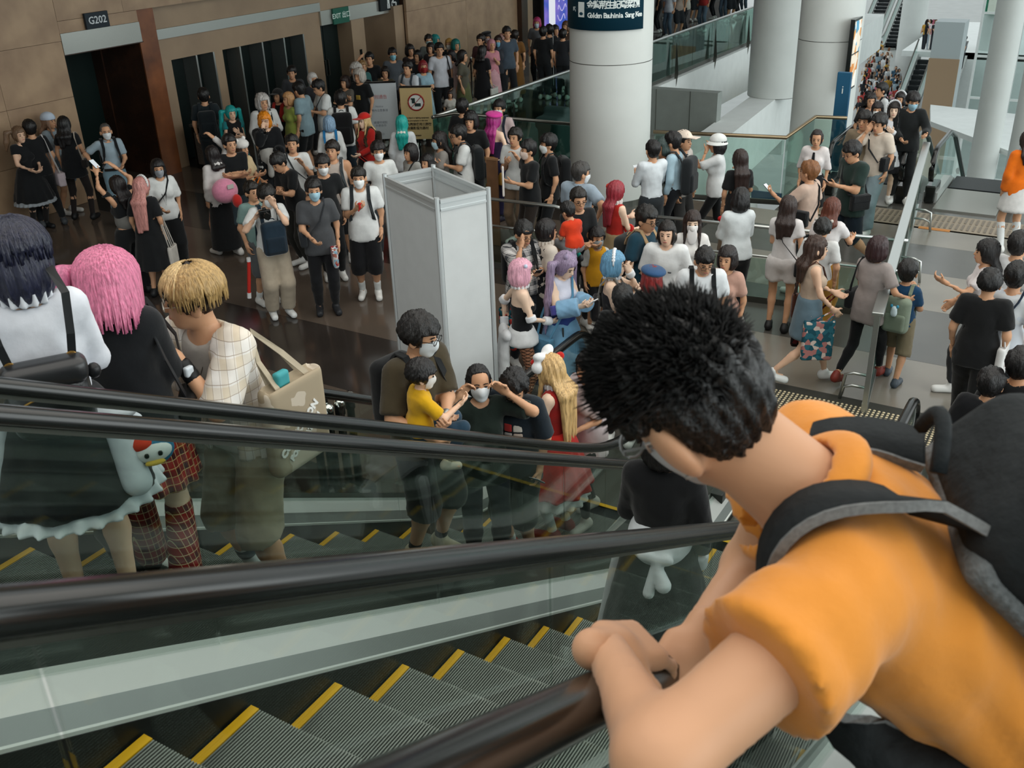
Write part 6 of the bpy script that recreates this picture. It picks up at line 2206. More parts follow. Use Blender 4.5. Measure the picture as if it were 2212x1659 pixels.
P('slim person in black t-shirt and wide black trousers seen from behind', (2138, 612), f=172, H=1.70, legs='walkl', top=('tee', '#141516', {'e': .03, 'hem': .8}), bot=('wide', '#121314'), hair=('mushroom', '#121112', {'thick': .018}), face=False, extra=lettered)
P('person in a white t-shirt with blue print and a navy strap at the right edge', (2196, 598), f=165, H=1.72, top=('tee', pattern_mat('camo', ['#cfd3d6', '#c5ccd4'], 5)), bot=('pants', '#22262a'), face=False, extra=bag('navy sling bag of the person at the right edge', '#1d2a3c', side=-1, z=1.0))
P('person with short hair in a white t-shirt behind the right edge group', (2203, 530), f=150, H=1.72, top=('tee', '#d0d2d3'), bot=('pants', '#2a2c30'), hair=('short', '#151212', {}), face=False)
P('person in a bright orange sweater and white skirt at the right edge', pos=(-.95, 15.1), f=-150, H=1.68, fem=True, top=('hoodie', '#d96a14', {'e': .04}), bot=('skirt', '#c9c8c6', {'hem': .62, 'r': .24}), hair=('long', '#2a1f1c', {'len': .2}), face=False, sock=(W, .8), shoe='#d5d5d2', R='side')
# ------------------------------------------------------------------ riders coming up the far escalator
P('woman with long dark curls in black arriving at the top of the far escalator', (1880, 218), f=15, H=1.62, z0=-.15, fem=True, top=('tee', K), bot=('pants', K), hair=('long', '#1b1616', {'len': .25, 'w': .1, 'rag': 2}), vox=.024)
P('woman with a white mask and long dark hair on the far escalator', (1895, 238), f=0, H=1.58, z0=0, fem=True, top=('tee', '#2a2a2c'), bot=('pants', K), hair=('long', '#1c1517', {'len': .2, 'front': .12}), mask='#dfe2e3', vox=.024)
P('girl in a black and white maid outfit at the top of the far escalator', (1931, 238), f=2, H=1.60, fem=True, skin=3, top=('dress', '#17181b', {'sleeve': .6}), layers=(('tank', '#c9cbcf', {'hem': 1.28, 'e': .02}),), bot=('skirt', '#141518', {'hem': .55, 'r': .28}), hair=('long', '#1f1817', {'len': .15, 'front': .1}), L='chest', R='front', vox=.022, extra=X(headpiece('#d3d6da'), apron('#cfd3d8'), cuff('#d3d6da', 1.7, .08)))
P('man in a black jacket and blue mask with a hand on the escalator rail', (1972, 220), f=5, H=1.76, top=('jacket', '#16191a', {'e': .036}), bot=('pants', '#16191a'), mask='#8fb3c4', L='rail', R='front', head=(12, -10), hair=('short', '#121011', {'thick': .024}), vox=.024)
P('man in a white shirt and dark vest turned left on the far escalator', (1903, 195), f=-60, H=1.7, z0=-.4, top=('tee', '#c5c8ca'), bot=('pants', K), vox=.026, extra=bp('dark straps pack of the man turned left on the escalator', K, vox=.024))
P('girl with a white maid headdress behind the maid on the far escalator', (1945, 215), f=-20, H=1.62, z0=-.35, fem=True, top=('dress', '#1a1a1d'), bot=('skirt', K), hair=('bob', '#1a1516', {}), vox=.026, extra=headpiece('#d6d9dc'))
# ================================================================== riders on the near escalators
def step_z(y):
    k = math.ceil((y - 1.2725) / .4 - 1e-6)
    return nose_z(1.2725 + .4 * k)


def locks(g, c, n, ln, starts, sag=1.0, r=.007, name='hair_locks', seed=1, spread=.02, out=.02):
    """hanging strands laid over a wig: tapered tubes from the crown down"""
    R_ = np.random.default_rng(seed)
    b = MB()
    for i in range(n):
        th = starts[0] + (starts[1] - starts[0]) * R_.uniform(0, 1)
        z0 = R_.uniform(.06, .115)
        path, sc = [], []
        L_ = ln * R_.uniform(.75, 1.05)
        for j in range(9):
            t = j / 8
            ph_ = z0 * 6 - .2 + min(1.0, t * L_ / .16) * 1.45
            rad = (.092 + out) * math.sin(min(ph_, 1.57)) if ph_ < 1.57 else .092 + out
            z = .04 + (.1 + out * .6) * math.cos(min(ph_, 1.57)) - max(0, t * L_ - .17)
            a = th + spread * math.sin(3 * t + i)
            p_ = np.array([rad * math.sin(a), rad * math.cos(a) * 1.12 - .014, z])
            path.append(tuple((g.hc + g.Mh @ (p_ * np.array([1, 1, 1]) * g.hs)) * g.s))
            sc.append(max(.12, math.sin(math.pi * min(.93, .12 + t * .88)) ** .5))
        b.tube(path, r * R_.uniform(.6, 1.2), 5, scale=sc)
    o = b.build(name, hair_mat(c, .32), g.root, True)
    tag(o, kind='stuff')
    return o


def rider(label, x, y, **k):
    return P(label, pos=(x, y), z0=step_z(y), **k)


V1 = .0115
g_ = rider('girl with a navy bob wig, white blouse and black frilled skirt on the escalator', -3.22, 1.95, f=178, H=1.66, vox=V1, fem=True, skin=1, build=1.04, top=('tee', '#c8cbd2', {'e': .018, 'neck': .1, 'hem': 1.0, 'sleeve': 1.5}), bot=('skirt', '#141417', {'hem': .64, 'r': .32, 'pleats': 9, 'amp': .05, 'frill': '#cfd3da'}),
           hair=('bob', '#1d1f33', {'thick': .03, 'drop': .035}), face=False, shoe='#141414', L='front', R='front', head=(10, 0), extra=neck_frill('#d3d6dc'))
locks(g_, '#1b1d30', 260, .205, (-3.3, 3.3), r=.008, seed=2, out=.028)
o_ = item('backpack', 'small black leather backpack with gold zip on the navy haired girl', 'backpack', g_, g_.U((0, -.20, 1.13)))
part_sdf('body', SDF().box((0, 0, 0), (.14, .055, .145), I3, .05).ell((0, -.03, -.03), (.13, .07, .12)), .010, mat('#17181a', .35, 0, .5, bump=.3, nscale=20), o_)
part_sdf('flap', SDF().box((0, -.02, .1), (.145, .06, .05), I3, .04), .010, mat('#1d1e20', .32, 0, .5), o_)
MB().tube([(x, -.095 - .02 * math.cos(x * 11), .005 + .05 * math.cos(x * 12)) for x in np.linspace(-.125, .125, 12)], .004, 6).build('zip', mat('#b58c4a', .3, .8), o_)
for q in (-1, 1):
    MB().sweep([(q * .1, .01, .12), (q * .115, -.0, .22), (q * .13, .03, .36), (q * .10, .12, .43)], [(-.014, -.004), (.014, -.004), (.014, .004), (-.014, .004)], up=(0, 1, 0)).build('strap', mat('#1d1f21', .4), o_)
    MB().tube([(q * .1 + .018 * math.cos(a), -.002, .135 + .018 * math.sin(a)) for a in np.linspace(0, 6.28, 12, endpoint=False)], .004, 5, closed=True).build('ring', mat('#b58c4a', .3, .8), o_)
    part_sdf('side_toggle', SDF().ell((q * .16, -.01, .07), (.025, .025, .03)), .008, mat('#17181a', .35), o_)
mk('apron_bow', SDF().ell((.2, -.12, .98), (.09, .07, .035)).ell((.24, -.08, .9), (.06, .06, .04)).rc((.19, -.13, .95), (.22, -.2, .7), .045, .06).rc((-.19, -.05, 1.0), (-.27, -.06, .74), .035, .06), .012, cloth('#c9ced6'), g_.root, g_)
g2_ = item('plush_pouch', 'round penguin shaped pouch in red, white and blue hanging at the black skirt', 'bag', g_, (.30, -.16, .80))
part_sdf('body', SDF().ell((0, 0, 0), (.085, .06, .065)), .009, mat('#2b6f92', .9), g2_)
part_sdf('face_patch', SDF().ell((0, -.02, .005), (.075, .05, .045)), .008, mat('#d9dcdc', .9), g2_)
part_sdf('red_cap', SDF().ell((-.03, -.01, .04), (.05, .045, .03)), .008, mat('#c23a22', .9), g2_)
part_sdf('beak', SDF().ell((.0, -.062, -.025), (.04, .014, .012)), .006, mat('#d9b64a', .9), g2_)
for q in (-1, 1):
    part_sdf('eye', SDF().ell((q * .025, -.068, .012), (.01, .006, .012)), .004, mat('#16211c', .4), g2_)

g_ = rider('girl with a shiny pink wig in a black robe and red tartan leg warmers', -3.42, 2.42, f=168, H=1.60, vox=V1, fem=True, skin=3, top=('jacket', '#15171a', {'e': .04, 'hem': .70, 'flare': .03, 'sleeve': 1.7}), bot=('skirt', pattern_mat('plaid', ['#8f1f1c', '#3c1416', '#b9a070'], 14), {'hem': .60, 'r': .24, 'pleats': 14}),
           hair=('bob', '#c06a8c', {'thick': .036, 'drop': .03}), face=False, head=(18, 0), shoe='#1a1414', legs='step', L='front', R='front')
locks(g_, '#c8708f', 420, .40, (.75, 5.53), r=.0085, seed=3, out=.036, spread=.05)
mk('side_tail', SDF().rc(g_.Hd((-.11, .0, .07)), g_.Hd((-.17, -.03, .05)), .03, .045, .01).rc(g_.Hd((-.17, -.03, .05)), g_.Hd((-.19, -.05, -.12)), .05, .02, .02), .009, hair_mat('#c06a8c', .32), g_.root, g_)
mk('hair_tie', SDF().ell(g_.Hd((-.115, -.005, .075)), (.02, .03, .03)), .007, cloth('#b5281f'), g_.root, g_)
for q in (-1, 1):
    h_, kn, an = g_.leg[q]
    mk('leg_warmer', SDF().rc(kn + np.array([0, 0, -.03]), an + np.array([0, 0, .01]), .066, .082, .02), .011, pattern_mat('plaid', ['#8a201e', '#4a1416', '#c9b890'], 15), g_.root, g_)
mk('skirt_trim', SDF().box((.12, .12, .72), (.08, .03, .05), rotz(.6), .01), .01, pattern_mat('plaid', ['#a3221e', '#5a1618', '#c9b890'], 20), g_.root, g_)
mk('shoulder_frill', SDF().rc(g_.U((-.16, -.09, 1.43)), g_.U((-.23, -.05, 1.28)), .06, .07, .03), .012, cloth('#121416'), g_.root, g_)
o_ = item('shoulder_bag', 'black shoulder bag with a long strap on the pink haired girl', 'bag', g_, (.24, .05, .93))
part_sdf('body', SDF().box((0, 0, 0), (.04, .1, .08), I3, .02), .011, mat('#121315', .5), o_)
MB().sweep([(0, -.05, .08), (-.04, -.13, .3), (-.1, -.06, .5), (-.1, .06, .5), (-.02, .13, .3), (0, .06, .08)], [(-.016, -.003), (.016, -.003), (.016, .003), (-.016, .003)], up=(1, 0, 0)).build('strap', mat('#1d1f22', .5), o_)
MB().box((.042, -.09, .05), (.046, .09, .056)).build('zip', M_STEEL, o_)
rider('person with a silver and black wig hidden behind the pink wig', -3.72, 2.5, f=-90, H=1.66, vox=.018, top=('tee', '#c5c8cc'), bot=('pants', '#222'), hair=('bob', '#8d8f90', {'thick': .02}))

M_SHIRT = pattern_mat('plaid', ['#d6d2cd', '#c9bca8', '#9a8c7e'], 10)
g_ = rider('blond young man in an open checked shirt and khaki shorts with a tote bag', -3.38, 2.98, f=-50, H=1.90, vox=.0105, skin=0, lean=13, head=(-2, 40), top=('tank', '#a9a49e', {'e': .016, 'hem': .86, 'neck': .085}), layers=(('shirt', M_SHIRT, {'e': .032, 'sleeve': .98, 'open': .085, 'hem': .84, 'flare': .018, 'neck': .085}),),
           bot=('shorts', '#8f8570', {'len': 1.06}), hair=('mushroom', '#241b14', {'thick': .014}), glasses='#b9b4a8', L=(-.11, .20, -.01, 1, -.6, -1), R='down', curl=1.35, sock=('#d3d6d8', .38), shoe='#d6d8d8', legs={-1: (-.15, .05, 0), 1: (.16, -.02, 0)})
locks(g_, '#a88958', 250, .215, (.72, 5.56), r=.0075, seed=5, out=.016, spread=.06, name='blond_strands')
locks(g_, '#c9ad7c', 70, .13, (-.9, .9), r=.006, seed=6, out=.019, spread=.08, name='pale_strands')
sh, el, wr = g_.arm[-1]
d_ = (wr - el) / np.linalg.norm(wr - el)
mk('watch_strap', SDF().rc(wr - d_ * .05, wr - d_ * .022, .034, .034, .002), .007, mat('#121315', .4), g_.root, g_)
mk('watch_face', SDF().box(wr - d_ * .036 + np.array([-.032, .012, .0]), (.012, .02, .022), I3, .006), .005, mat('#c3cad0', .3), g_.root, g_)
mk('bracelet', SDF().rc(wr - d_ * .075, wr - d_ * .068, .034, .034, .002), .006, mat('#121315', .5), g_.root, g_)
for q in (-1, 1):
    h_, kn, an = g_.leg[q]
    for t in (.27, .33):
        a_ = an + (kn - an) * t
        mk('sock_stripe', SDF().rc(a_, a_ + (kn - an) * .018, .049, .049, .001), .007, cloth('#25343c'), g_.root, g_)
MB().tube([tuple(g_.U(p_) * g_.s) for p_ in ((-.055, .03, 1.43), (-.03, .125, 1.3), (0, .142, 1.2), (.03, .125, 1.3), (.055, .03, 1.43))], .0022, 5).tube([tuple(g_.U((0, .146, 1.2)) * g_.s), tuple(g_.U((0, .148, 1.15)) * g_.s)], .005, 5).build('necklace', M_STEELD, g_.root)
o_ = item('tote_bag', 'beige camouflage canvas tote bag lettered COTTON:ON FOUNDATION on the blond man', 'bag', g_, (-.27, -.05, 1.0))
Mt = roty(math.radians(-6))
part_sdf('body', SDF().box((0, 0, 0), (.05, .19, .24), I3, .045).box((0, 0, .235), (.03, .17, .03), I3, .01, op='s'), .012, pattern_mat('camo', ['#9a8c76', '#b9ad9c'], 7), o_)
for q in (-1, 1):
    MB().sweep([(q * .03, -.1, .2), (.06, -.03, .33), (.12, .08, .47), (.08, .1, .33), (q * .03, .1, .2)], [(-.014, -.003), (.014, -.003), (.014, .003), (-.014, .003)], up=(1, 0, 0)).build('handle', cloth('#a89c88'), o_)
text_obj('lettering', 'COTTON:ON', .052, mat('#dcdcd8', .8), o_, frame((-.054, .03, -.02), (0, -.82, .57), (0, .57, .82)), bold=.003)
text_obj('lettering', 'FOUNDATION', .04, mat('#dcdcd8', .8), o_, frame((-.054, -.0, -.075), (0, -.82, .57), (0, .57, .82)), bold=.003)
part_sdf('teal_packet', SDF().box((0, .05, .24), (.02, .04, .04), I3, .008), .009, mat('#3a8f94', .6), o_)

g_ = rider('father in an olive shirt and black shorts holding a toddler on the escalator', -3.40, 4.42, f=42, H=1.76, vox=.013, build=1.08, top=('tee', '#3d3526', {'e': .03, 'hem': .82, 'sleeve': .9}), bot=('shorts', '#16181a', {'len': 1.14}), hair=('mushroom', '#141110', {'thick': .022}), mask='#cdd3d6', glasses='#1b1b1b', head=(10, -22),
           L=(-.24, .30, -.24, .6, -.2, -1), R=(.05, .30, -.30, .6, -.2, -1), curl=.9, sock=('#2b2b2b', .15), shoe='#b9b09c', extra=bp('black backpack worn by the father in olive', K, vox=.016))
sh, el, wr = g_.arm[-1]
d_ = (wr - el) / np.linalg.norm(wr - el)
mk('watch', SDF().rc(wr - d_ * .04, wr - d_ * .02, .034, .034, .002), .008, mat('#a9acab', .3, .8), g_.root, g_)
hp_ = g_.mw @ Vector([float(v) * g_.s for v in (.19, .20, 1.08)])
P('toddler in a yellow polo shirt and jeans carried by the father', pos=(hp_.x, hp_.y), z0=hp_.z - .52, f=105, H=.98, vox=.0135, kid=True, skin=1, lean=4, head=(4, 12), top=('tee', '#c99a16', {'e': .03, 'hem': .92, 'collar': '#c99a16', 'sleeve': .8}), bot=('pants', '#22394a'), legs='sit', shoe='#b5ae9e', hair=('mushroom', '#120f10', {'thick': .026}), mask='#d3cfca', L='front', R='fwd')
rider('woman in a dark green t-shirt adjusting her white mask with both hands', -3.34, 5.02, f=6, H=1.62, vox=.0125, fem=True, skin=0, build=1.06, top=('tee', '#1a241f', {'e': .03, 'hem': .80, 'sleeve': .85, 'print': ('#a86a3c', .03, .03, 1.22)}), bot=('pants', '#191d28'), hair=('bun', '#131112', {'thick': .004, 'fz': .085, 'at': (0, -.1, .0)}), mask='#dfe3e6', head=(-6, -4),
      L=(.03, .15, .17, 1, .1, -.9), R=(.03, .15, .17, 1, .1, -.9), shoe='#6d5a4c')
g_ = rider('boy in a navy t-shirt with a comic grid print and red trainers', -3.18, 5.22, f=-28, H=1.60, vox=.0125, top=('tee', '#172028', {'e': .034, 'hem': .76, 'sleeve': .95}), bot=('shorts', '#1c211f', {'len': 1.14}), hair=('mushroom', '#121011', {'thick': .02}), glasses='#1a1a1a', head=(28, -25), shoe='#8f231f', sock=('#cfd3d3', .2),
           extra=ph('black phone in the lowered hand of the boy in navy', side=-1))
for i_ in range(3):
    for j_ in range(4):
        c_ = ['#b9b3ac', '#9a2a28', '#8f8a86', '#c3bdb4', '#a8988c', '#7d7874'][(i_ * 4 + j_ * 5) % 6]
        s3 = SDF()
        s3.ell(g_.U((0, 0, 1.2)), (.165, .137, .24), g_.Mu, 0)
        xx, zz = -.075 + .075 * i_, 1.02 + .075 * j_
        s3.plane(g_.U((xx + .032, 0, 0)), g_.Mu @ np.array([1, 0, 0]))
        s3.plane(g_.U((xx - .032, 0, 0)), g_.Mu @ np.array([-1, 0, 0]))
        s3.plane(g_.U((0, 0, zz + .03)), g_.Mu @ np.array([0, 0, 1]))
        s3.plane(g_.U((0, 0, zz - .03)), g_.Mu @ np.array([0, 0, -1]))
        s3.plane(g_.U((0, .09, 0)), g_.Mu @ np.array([0, -1, 0]))
        mk('comic_panel', s3, .008, cloth(c_), g_.root, g_)
g_ = rider('girl with a long blonde wig and white bow in a red dress on the landing', -3.3, 6.02, f=-115, H=1.62, vox=.0125, fem=True, skin=3, top=('tank', '#8f1c18', {'hem': .95}), bot=('skirt', '#a8201a', {'hem': .52, 'r': .33, 'pleats': 11, 'amp': .07}), hair=('long', '#c3a06c', {'len': .55, 'w': .1, 'thick': .024, 'front': .3}), head=(14, 0),
           L='front', R='carry', sock=('#cfd6d8', .75), shoe='#8a1f1c', extra=X(neck_frill('#d5d5d5'), lambda g: mk('petticoat', SDF().fn(*skirt_fn(g, .56, .40, .28, .30, 16, .06), 0), .014, cloth('#d9dbdc'), g.root, g)))
mk('white_bow', SDF().ell(g_.Hd((-.05, .02, .14)), (.07, .05, .04), g_.Mh @ roty(.4)).ell(g_.Hd((.05, .0, .15)), (.07, .05, .04), g_.Mh @ roty(-.4)).ell(g_.Hd((-.09, .04, .07)), (.04, .05, .05)), .010, cloth('#d9dadb'), g_.root, g_)
mk('red_ribbon', SDF().ell(g_.Hd((-.06, .07, .11)), (.04, .03, .025)).rc(g_.Hd((.1, -.02, .08)), g_.Hd((.14, -.05, .07)), .02, .035, .01), .009, cloth('#a8201a'), g_.root, g_)
o_ = item('plush_toy', 'small white plush ball with a red band hugged by the blonde wig girl', 'toy', g_, (.0, .25, 1.12))
part_sdf('body', SDF().ell((0, 0, 0), (.07, .06, .06)).ell((-.04, 0, .05), (.025, .02, .025)).ell((.04, 0, .05), (.025, .02, .025)), .009, mat('#d9d6d0', .9), o_)
part_sdf('band', SDF().rc((-.06, -.03, .01), (.06, -.03, .01), .02, .02).ell((0, -.055, 0), (.02, .012, .02)), .008, mat('#8a1a1c', .8), o_)
P('woman in a loose pale pink t-shirt and black leggings stepping off the escalator', (1268, 792), f=-45, H=1.56, z0=0, vox=.016, fem=True, top=('tee', '#c3b5b6', {'e': .04, 'hem': .74, 'sleeve': .9}), bot=('leggings', K), hair=('bob', '#191415', {}), shoe='#d0ccc6', L='front', R='phone', legs='step')
# maid on the middle escalator
g_ = rider('woman in a long black maid dress with a white apron bow on the middle escalator', -1.47, 3.72, f=172, H=1.64, vox=.012, fem=True, top=('dress', '#111214', {'sleeve': 1.6, 'e': .024}), bot=('skirt', '#101113', {'hem': .12, 'r': .34, 'pleats': 10, 'amp': .05, 'z0': 1.08}), hair=('bob', '#171415', {}), face=False, shoe=K, L='front', R='down', extra=cuff('#c5c8cc', 1.72, .10, .012))
mk('apron_sash', SDF().rc((0, 0, 1.04), (0, 0, 1.05), .166, .166, .005).rc((.0, -.165, 1.03), (.05, -.2, .90), .014, .04, .01).rc((0, -.165, 1.03), (-.02, -.2, .84), .012, .03, .01).ell((.05, -.175, 1.03), (.045, .02, .028)).ell((-.045, -.175, 1.04), (.045, .02, .028)), .011, cloth('#c9ced2'), g_.root, g_)
mk('apron_edge', SDF().rc((-.2, .0, .98), (-.3, .03, .3), .03, .045, .01), .012, cloth('#b9bcc0'), g_.root, g_)
# riders further down the near escalator
g_ = rider('man in an olive striped t-shirt with a navy backpack on the near escalator', 0.06, 3.3, f=172, H=1.86, vox=.014, build=1.1, skin=2, top=('tee', pattern_mat('stripes', ['#5f6156', '#464a40'], 26), {'e': .03}), bot=('pants', K), hair=('short', '#141211', {}), face=False, extra=bp('navy backpack on the man in the olive striped t-shirt', '#151d2b', '#131a26', w=.16, h=.22, vox=.014))
P('woman with tied dark hair and a white collar at the foot of the near escalator', (2158, 925), f=165, H=1.60, z0=.03, vox=.015, fem=True, top=('shirt', '#1a1c1f', {'collar': '#c9c5bf'}), bot=('pants', K), hair=('pony', '#141112', {'len': .2}), face=False, head=(14, 0))
P('man in a black t-shirt leaving the near escalator by the right edge', (2206, 790), f=160, H=1.70, vox=.018, build=1.08, top=('tee', '#141618'), bot=('pants', K), hair=('short', '#121011', {'thick': .022}), face=False, skin=2)
P('person in dark clothes walking off beside the bollard', (2140, 830), f=172, H=1.56, vox=.018, top=('tee', '#131417', {'e': .03}), bot=('pants', K), hair=('short', '#121011', {'thick': .024}), face=False)
# ================================================================== the man in orange leaning on the handrail
M_ORANGE = mat('#d08634', 0.9, 0, 0.12, name='orange_pique', sheen=0.25, noise=0.05, nscale=14, bump=0.25)
HEROK = dict(neckr=1.16, H=1.90, yaw=200, lean=46, z0=step_z(1.15), head=(6, 28), unlean=.12, neckl=.04, hsz=.9)
# put both wrists on the handrail: work out where the rail is in his own body frame
_g0 = rig(1.90, False, 1.06, 46, (6, 28), unlean=.12, neckl=.04, hsz=.9)
_rz = math.radians(200) - math.pi / 2
_p0 = at_z(1492, 872, step_z(1.15) + float(_g0.hc[2]) * _g0.s) - rotz(_rz) @ (_g0.hc * _g0.s)


def to_arm(sgn, wpt, pole):
    loc = (rotz(-_rz) @ (np.array(wpt) - np.array([_p0[0], _p0[1], step_z(1.15)]))) / _g0.s
    r = loc - _g0.arm[sgn][0]
    pl = rotz(-_rz) @ np.array(pole)
    return (r[0] * sgn, r[1], r[2], pl[0] * sgn, pl[1], pl[2])


E_L = at_x(1325, 1610, -.36)
W_L = at_x(1310, 1400, -.458)
S_L = rotz(_rz) @ (_g0.arm[-1][0] * _g0.s) + np.array([_p0[0], _p0[1], step_z(1.15)])
W_R = at_x(1500, 1385, -.40)
ARM_L = to_arm(-1, W_L, E_L - (S_L + W_L) / 2)
ARM_R = to_arm(1, W_R, (-.2, 1.0, -.8))




def hero_extra(g):
    R_ = np.random.default_rng(11)
    b = MB()
    n = 5200
    for i in range(n):
        u = R_.normal(0, 1, 3)
        u /= np.linalg.norm(u)
        if u[2] < -.45 or (u[1] > .62 and u[2] < .35) or (abs(u[0]) > .62 and u[2] < .08 and u[1] > -.42):
            continue
        base = np.array([u[0] * .085, u[1] * .105 - .018, u[2] * .100 + .042])
        low = np.clip((u[2] + .45) / .6, 0, 1)
        L_ = (.008 + .024 * low ** 1.3) * R_.uniform(.6, 1.3)
        d = u + np.array([R_.normal(0, .25), R_.normal(0, .25) + .18, .45 * low + R_.normal(0, .2)])
        if low < .5:
            d = u * .6 + np.array([0, -.15, -.7])
        d /= np.linalg.norm(d)
        bend = np.array([R_.normal(0, .2), R_.normal(0, .2) + .25, -.25])
        pts = [tuple(g.Hd(base + d * L_ * t + bend * L_ * t * t * .6) * g.s) for t in (-.1, .45, 1)]
        b.tube(pts, .0030, 3, scale=[1.0, .75, .1])
    o = b.build('hair_tufts', mat('#070707', .62, 0, .25, name='hair'), g.root, True)
    tag(o, kind='stuff')
    # collar of the polo
    s = SDF()
    s.ell(g.U((0, -.004, g.zs + .045)), (.102, .104, .036), g.Mu, .01)
    s.ell(g.U((0, .012, g.zs + .075)), (.076, .084, .085), g.Mu, 0, 's')
    s.box(g.U((0, .12, g.zs + .04)), (.03, .08, .1), g.Mu, .01, op='s')
    mk('collar', s, .006, M_ORANGE, g.root, g)
    # mask loop behind the ear
    pl = [g.Hd(p) * g.s for p in ((-.058, .06, -.01), (-.078, .03, .012), (-.088, -.01, .014), (-.09, -.03, -.012), (-.086, -.025, -.04), (-.07, .02, -.062), (-.055, .05, -.07))]
    MB().tube([tuple(p) for p in pl], .0025, 6).build('mask_loop', mat('#c9c3bf', .8), g.root, True)


g_ = P('man in an orange polo shirt leaning over the handrail in the foreground', (1492, 872), vox=.0085, build=1.06, skin=0, top=None, layers=(('tee', M_ORANGE, {'e': .022, 'sleeve': .45, 'neck': .09, 'flare': .022, 'hem': .80}),), bot=('pants', '#16181b'),
       hair=('short', '#070707', {'thick': .016, 'fz': .06, 'ear': .03}), mask='#b9bcbf', glasses='#8d8f8f', shoe='#222426',
       L=ARM_L, R=ARM_R, curl=.45, hdir={-1: ((.2, .75, -.45), (-.35, -.3, -.9), -1), 1: ((-.1, -.75, -.3), (-.4, .2, -.9), 1)}, extra=hero_extra, **HEROK)
cen = g_.U((0, -.205, 1.12))
o_ = item('backpack', 'big black and charcoal backpack with yellow trim on the man in orange', 'backpack', g_, cen)
s_ = g_.s
M_P1, M_P2 = mat('#1c2022', .8, 0, .2, noise=.12, nscale=40, bump=.3), mat('#2a2e30', .85, 0, .2, noise=.1, nscale=60, bump=.3)
V, Q = SDF().box((0, -.01, -.02), (.15, .085, .25), g_.Mu, .06).mesh(.011)
add_obj('body', np_mesh('body', V * s_, Q, M_P1), o_)
V, Q = SDF().box(g_.Mu @ np.array([0, .075, -.03]), (.145, .02, .24), g_.Mu, .018).mesh(.010)
add_obj('back_padding', np_mesh('back_padding', V * s_, Q, mat('#5c5f60', .9, noise=.2, nscale=120, bump=.4)), o_)
V, Q = SDF().box(g_.Mu @ np.array([0, -.10, -.10]), (.13, .035, .14), g_.Mu, .03).mesh(.011)
add_obj('pocket', np_mesh('pocket', V * s_, Q, M_P2), o_)
MB().tube([tuple(g_.Mu @ np.array([x, -.135, .06 + .07 * math.cos(x * 11)]) * s_) for x in np.linspace(-.12, .12, 12)], .006, 6).build('yellow_trim', mat('#c79a2a', .6), o_)
for q in (-1, 1):
    if q > 0:
        pts = [(.075, -.135, 1.36), (.08, -.1, 1.42), (.085, -.04, 1.462), (.09, .03, 1.452), (.1, .085, 1.39), (.12, .12, 1.28)]
    else:
        pts = [(q * .08, -.17, 1.28), (q * .085, -.14, 1.36), (q * .095, -.11, 1.44), (q * .105, -.045, 1.492), (q * .112, .03, 1.482), (q * .12, .095, 1.41), (q * .135, .132, 1.30), (q * .155, .115, 1.18), (q * .172, .03, 1.08), (q * .16, -.1, 1.0)]
    P_ = [(g_.U(p_) - cen) * s_ for p_ in pts]
    # smooth the path
    for _ in range(2):
        N_ = [P_[0]]
        for a_, b_ in zip(P_[:-1], P_[1:]):
            N_ += [a_ * .75 + b_ * .25, a_ * .25 + b_ * .75]
        P_ = N_ + [P_[-1]]
    up_ = []
    MB().sweep([tuple(p_) for p_ in P_], [(-.036, -.007), (.036, -.007), (.038, 0), (.036, .007), (-.036, .007), (-.038, 0)], up=tuple(g_.Mu @ np.array([0, .25, 1.0]))).build('strap', M_P1, o_, True)
    MB().sweep([tuple(p_ + np.array([0, 0, 0])) for p_ in P_], [(-.041, -.009), (-.034, -.009), (-.034, .005), (-.041, .005)], up=tuple(g_.Mu @ np.array([0, .25, 1.0]))).build('strap_edging', mat('#6a6c6c', .9, noise=.2, nscale=150), o_)
MB().tube([tuple(g_.Mu @ np.array([x, .06 - .05 * math.cos(x * 24), .27 + .035 * math.cos(x * 24)]) * s_) for x in np.linspace(-.055, .055, 9)], .011, 6).build('grab_loop', M_P1, o_, True)
MB().box((-.02, -.16, .10), (.02, -.14, .2)).build('buckle', mat('#9a9d9d', .4), o_)

# creases running down the side and back of the polo shirt
for ch in g_.root.children:
    if ch.name.startswith('t_shirt'):
        n_ = len(ch.data.vertices)
        V = np.zeros(n_ * 3, np.float32)
        ch.data.vertices.foreach_get('co', V)
        V = V.reshape(-1, 3) / g_.s
        N = np.zeros(n_ * 3, np.float32)
        ch.data.vertices.foreach_get('normal', N)
        N = N.reshape(-1, 3)
        q = (V - np.array([0, 0, .93])) @ g_.Mu
        th = np.arctan2(q[:, 0], q[:, 1])
        low = np.clip((.36 - q[:, 2]) / .2, 0, 1) * np.clip((q[:, 2] + .1) / .1, 0, 1)
        d = .010 * low * (np.abs(np.sin(6.5 * th + 2.2 * q[:, 2] * 6 * .5)) - .5)
        # bunching across the sleeve and armpit
        sh, el, wr = g_.arm[-1]
        a_ = (el - sh) / np.linalg.norm(el - sh)
        t_ = (V - sh) @ a_
        rr = np.linalg.norm(V - sh - t_[:, None] * a_, axis=1)
        arm = np.clip((.10 - rr) / .03, 0, 1) * np.clip(t_ / .03, 0, 1) * np.clip((.16 - t_) / .04, 0, 1)
        d += .0022 * arm * np.sin(95 * t_ + 3 * np.sin(30 * V[:, 0]))
        V = (V + N * d[:, None]) * g_.s
        ch.data.vertices.foreach_set('co', V.astype(np.float32).ravel())
        ch.data.update()
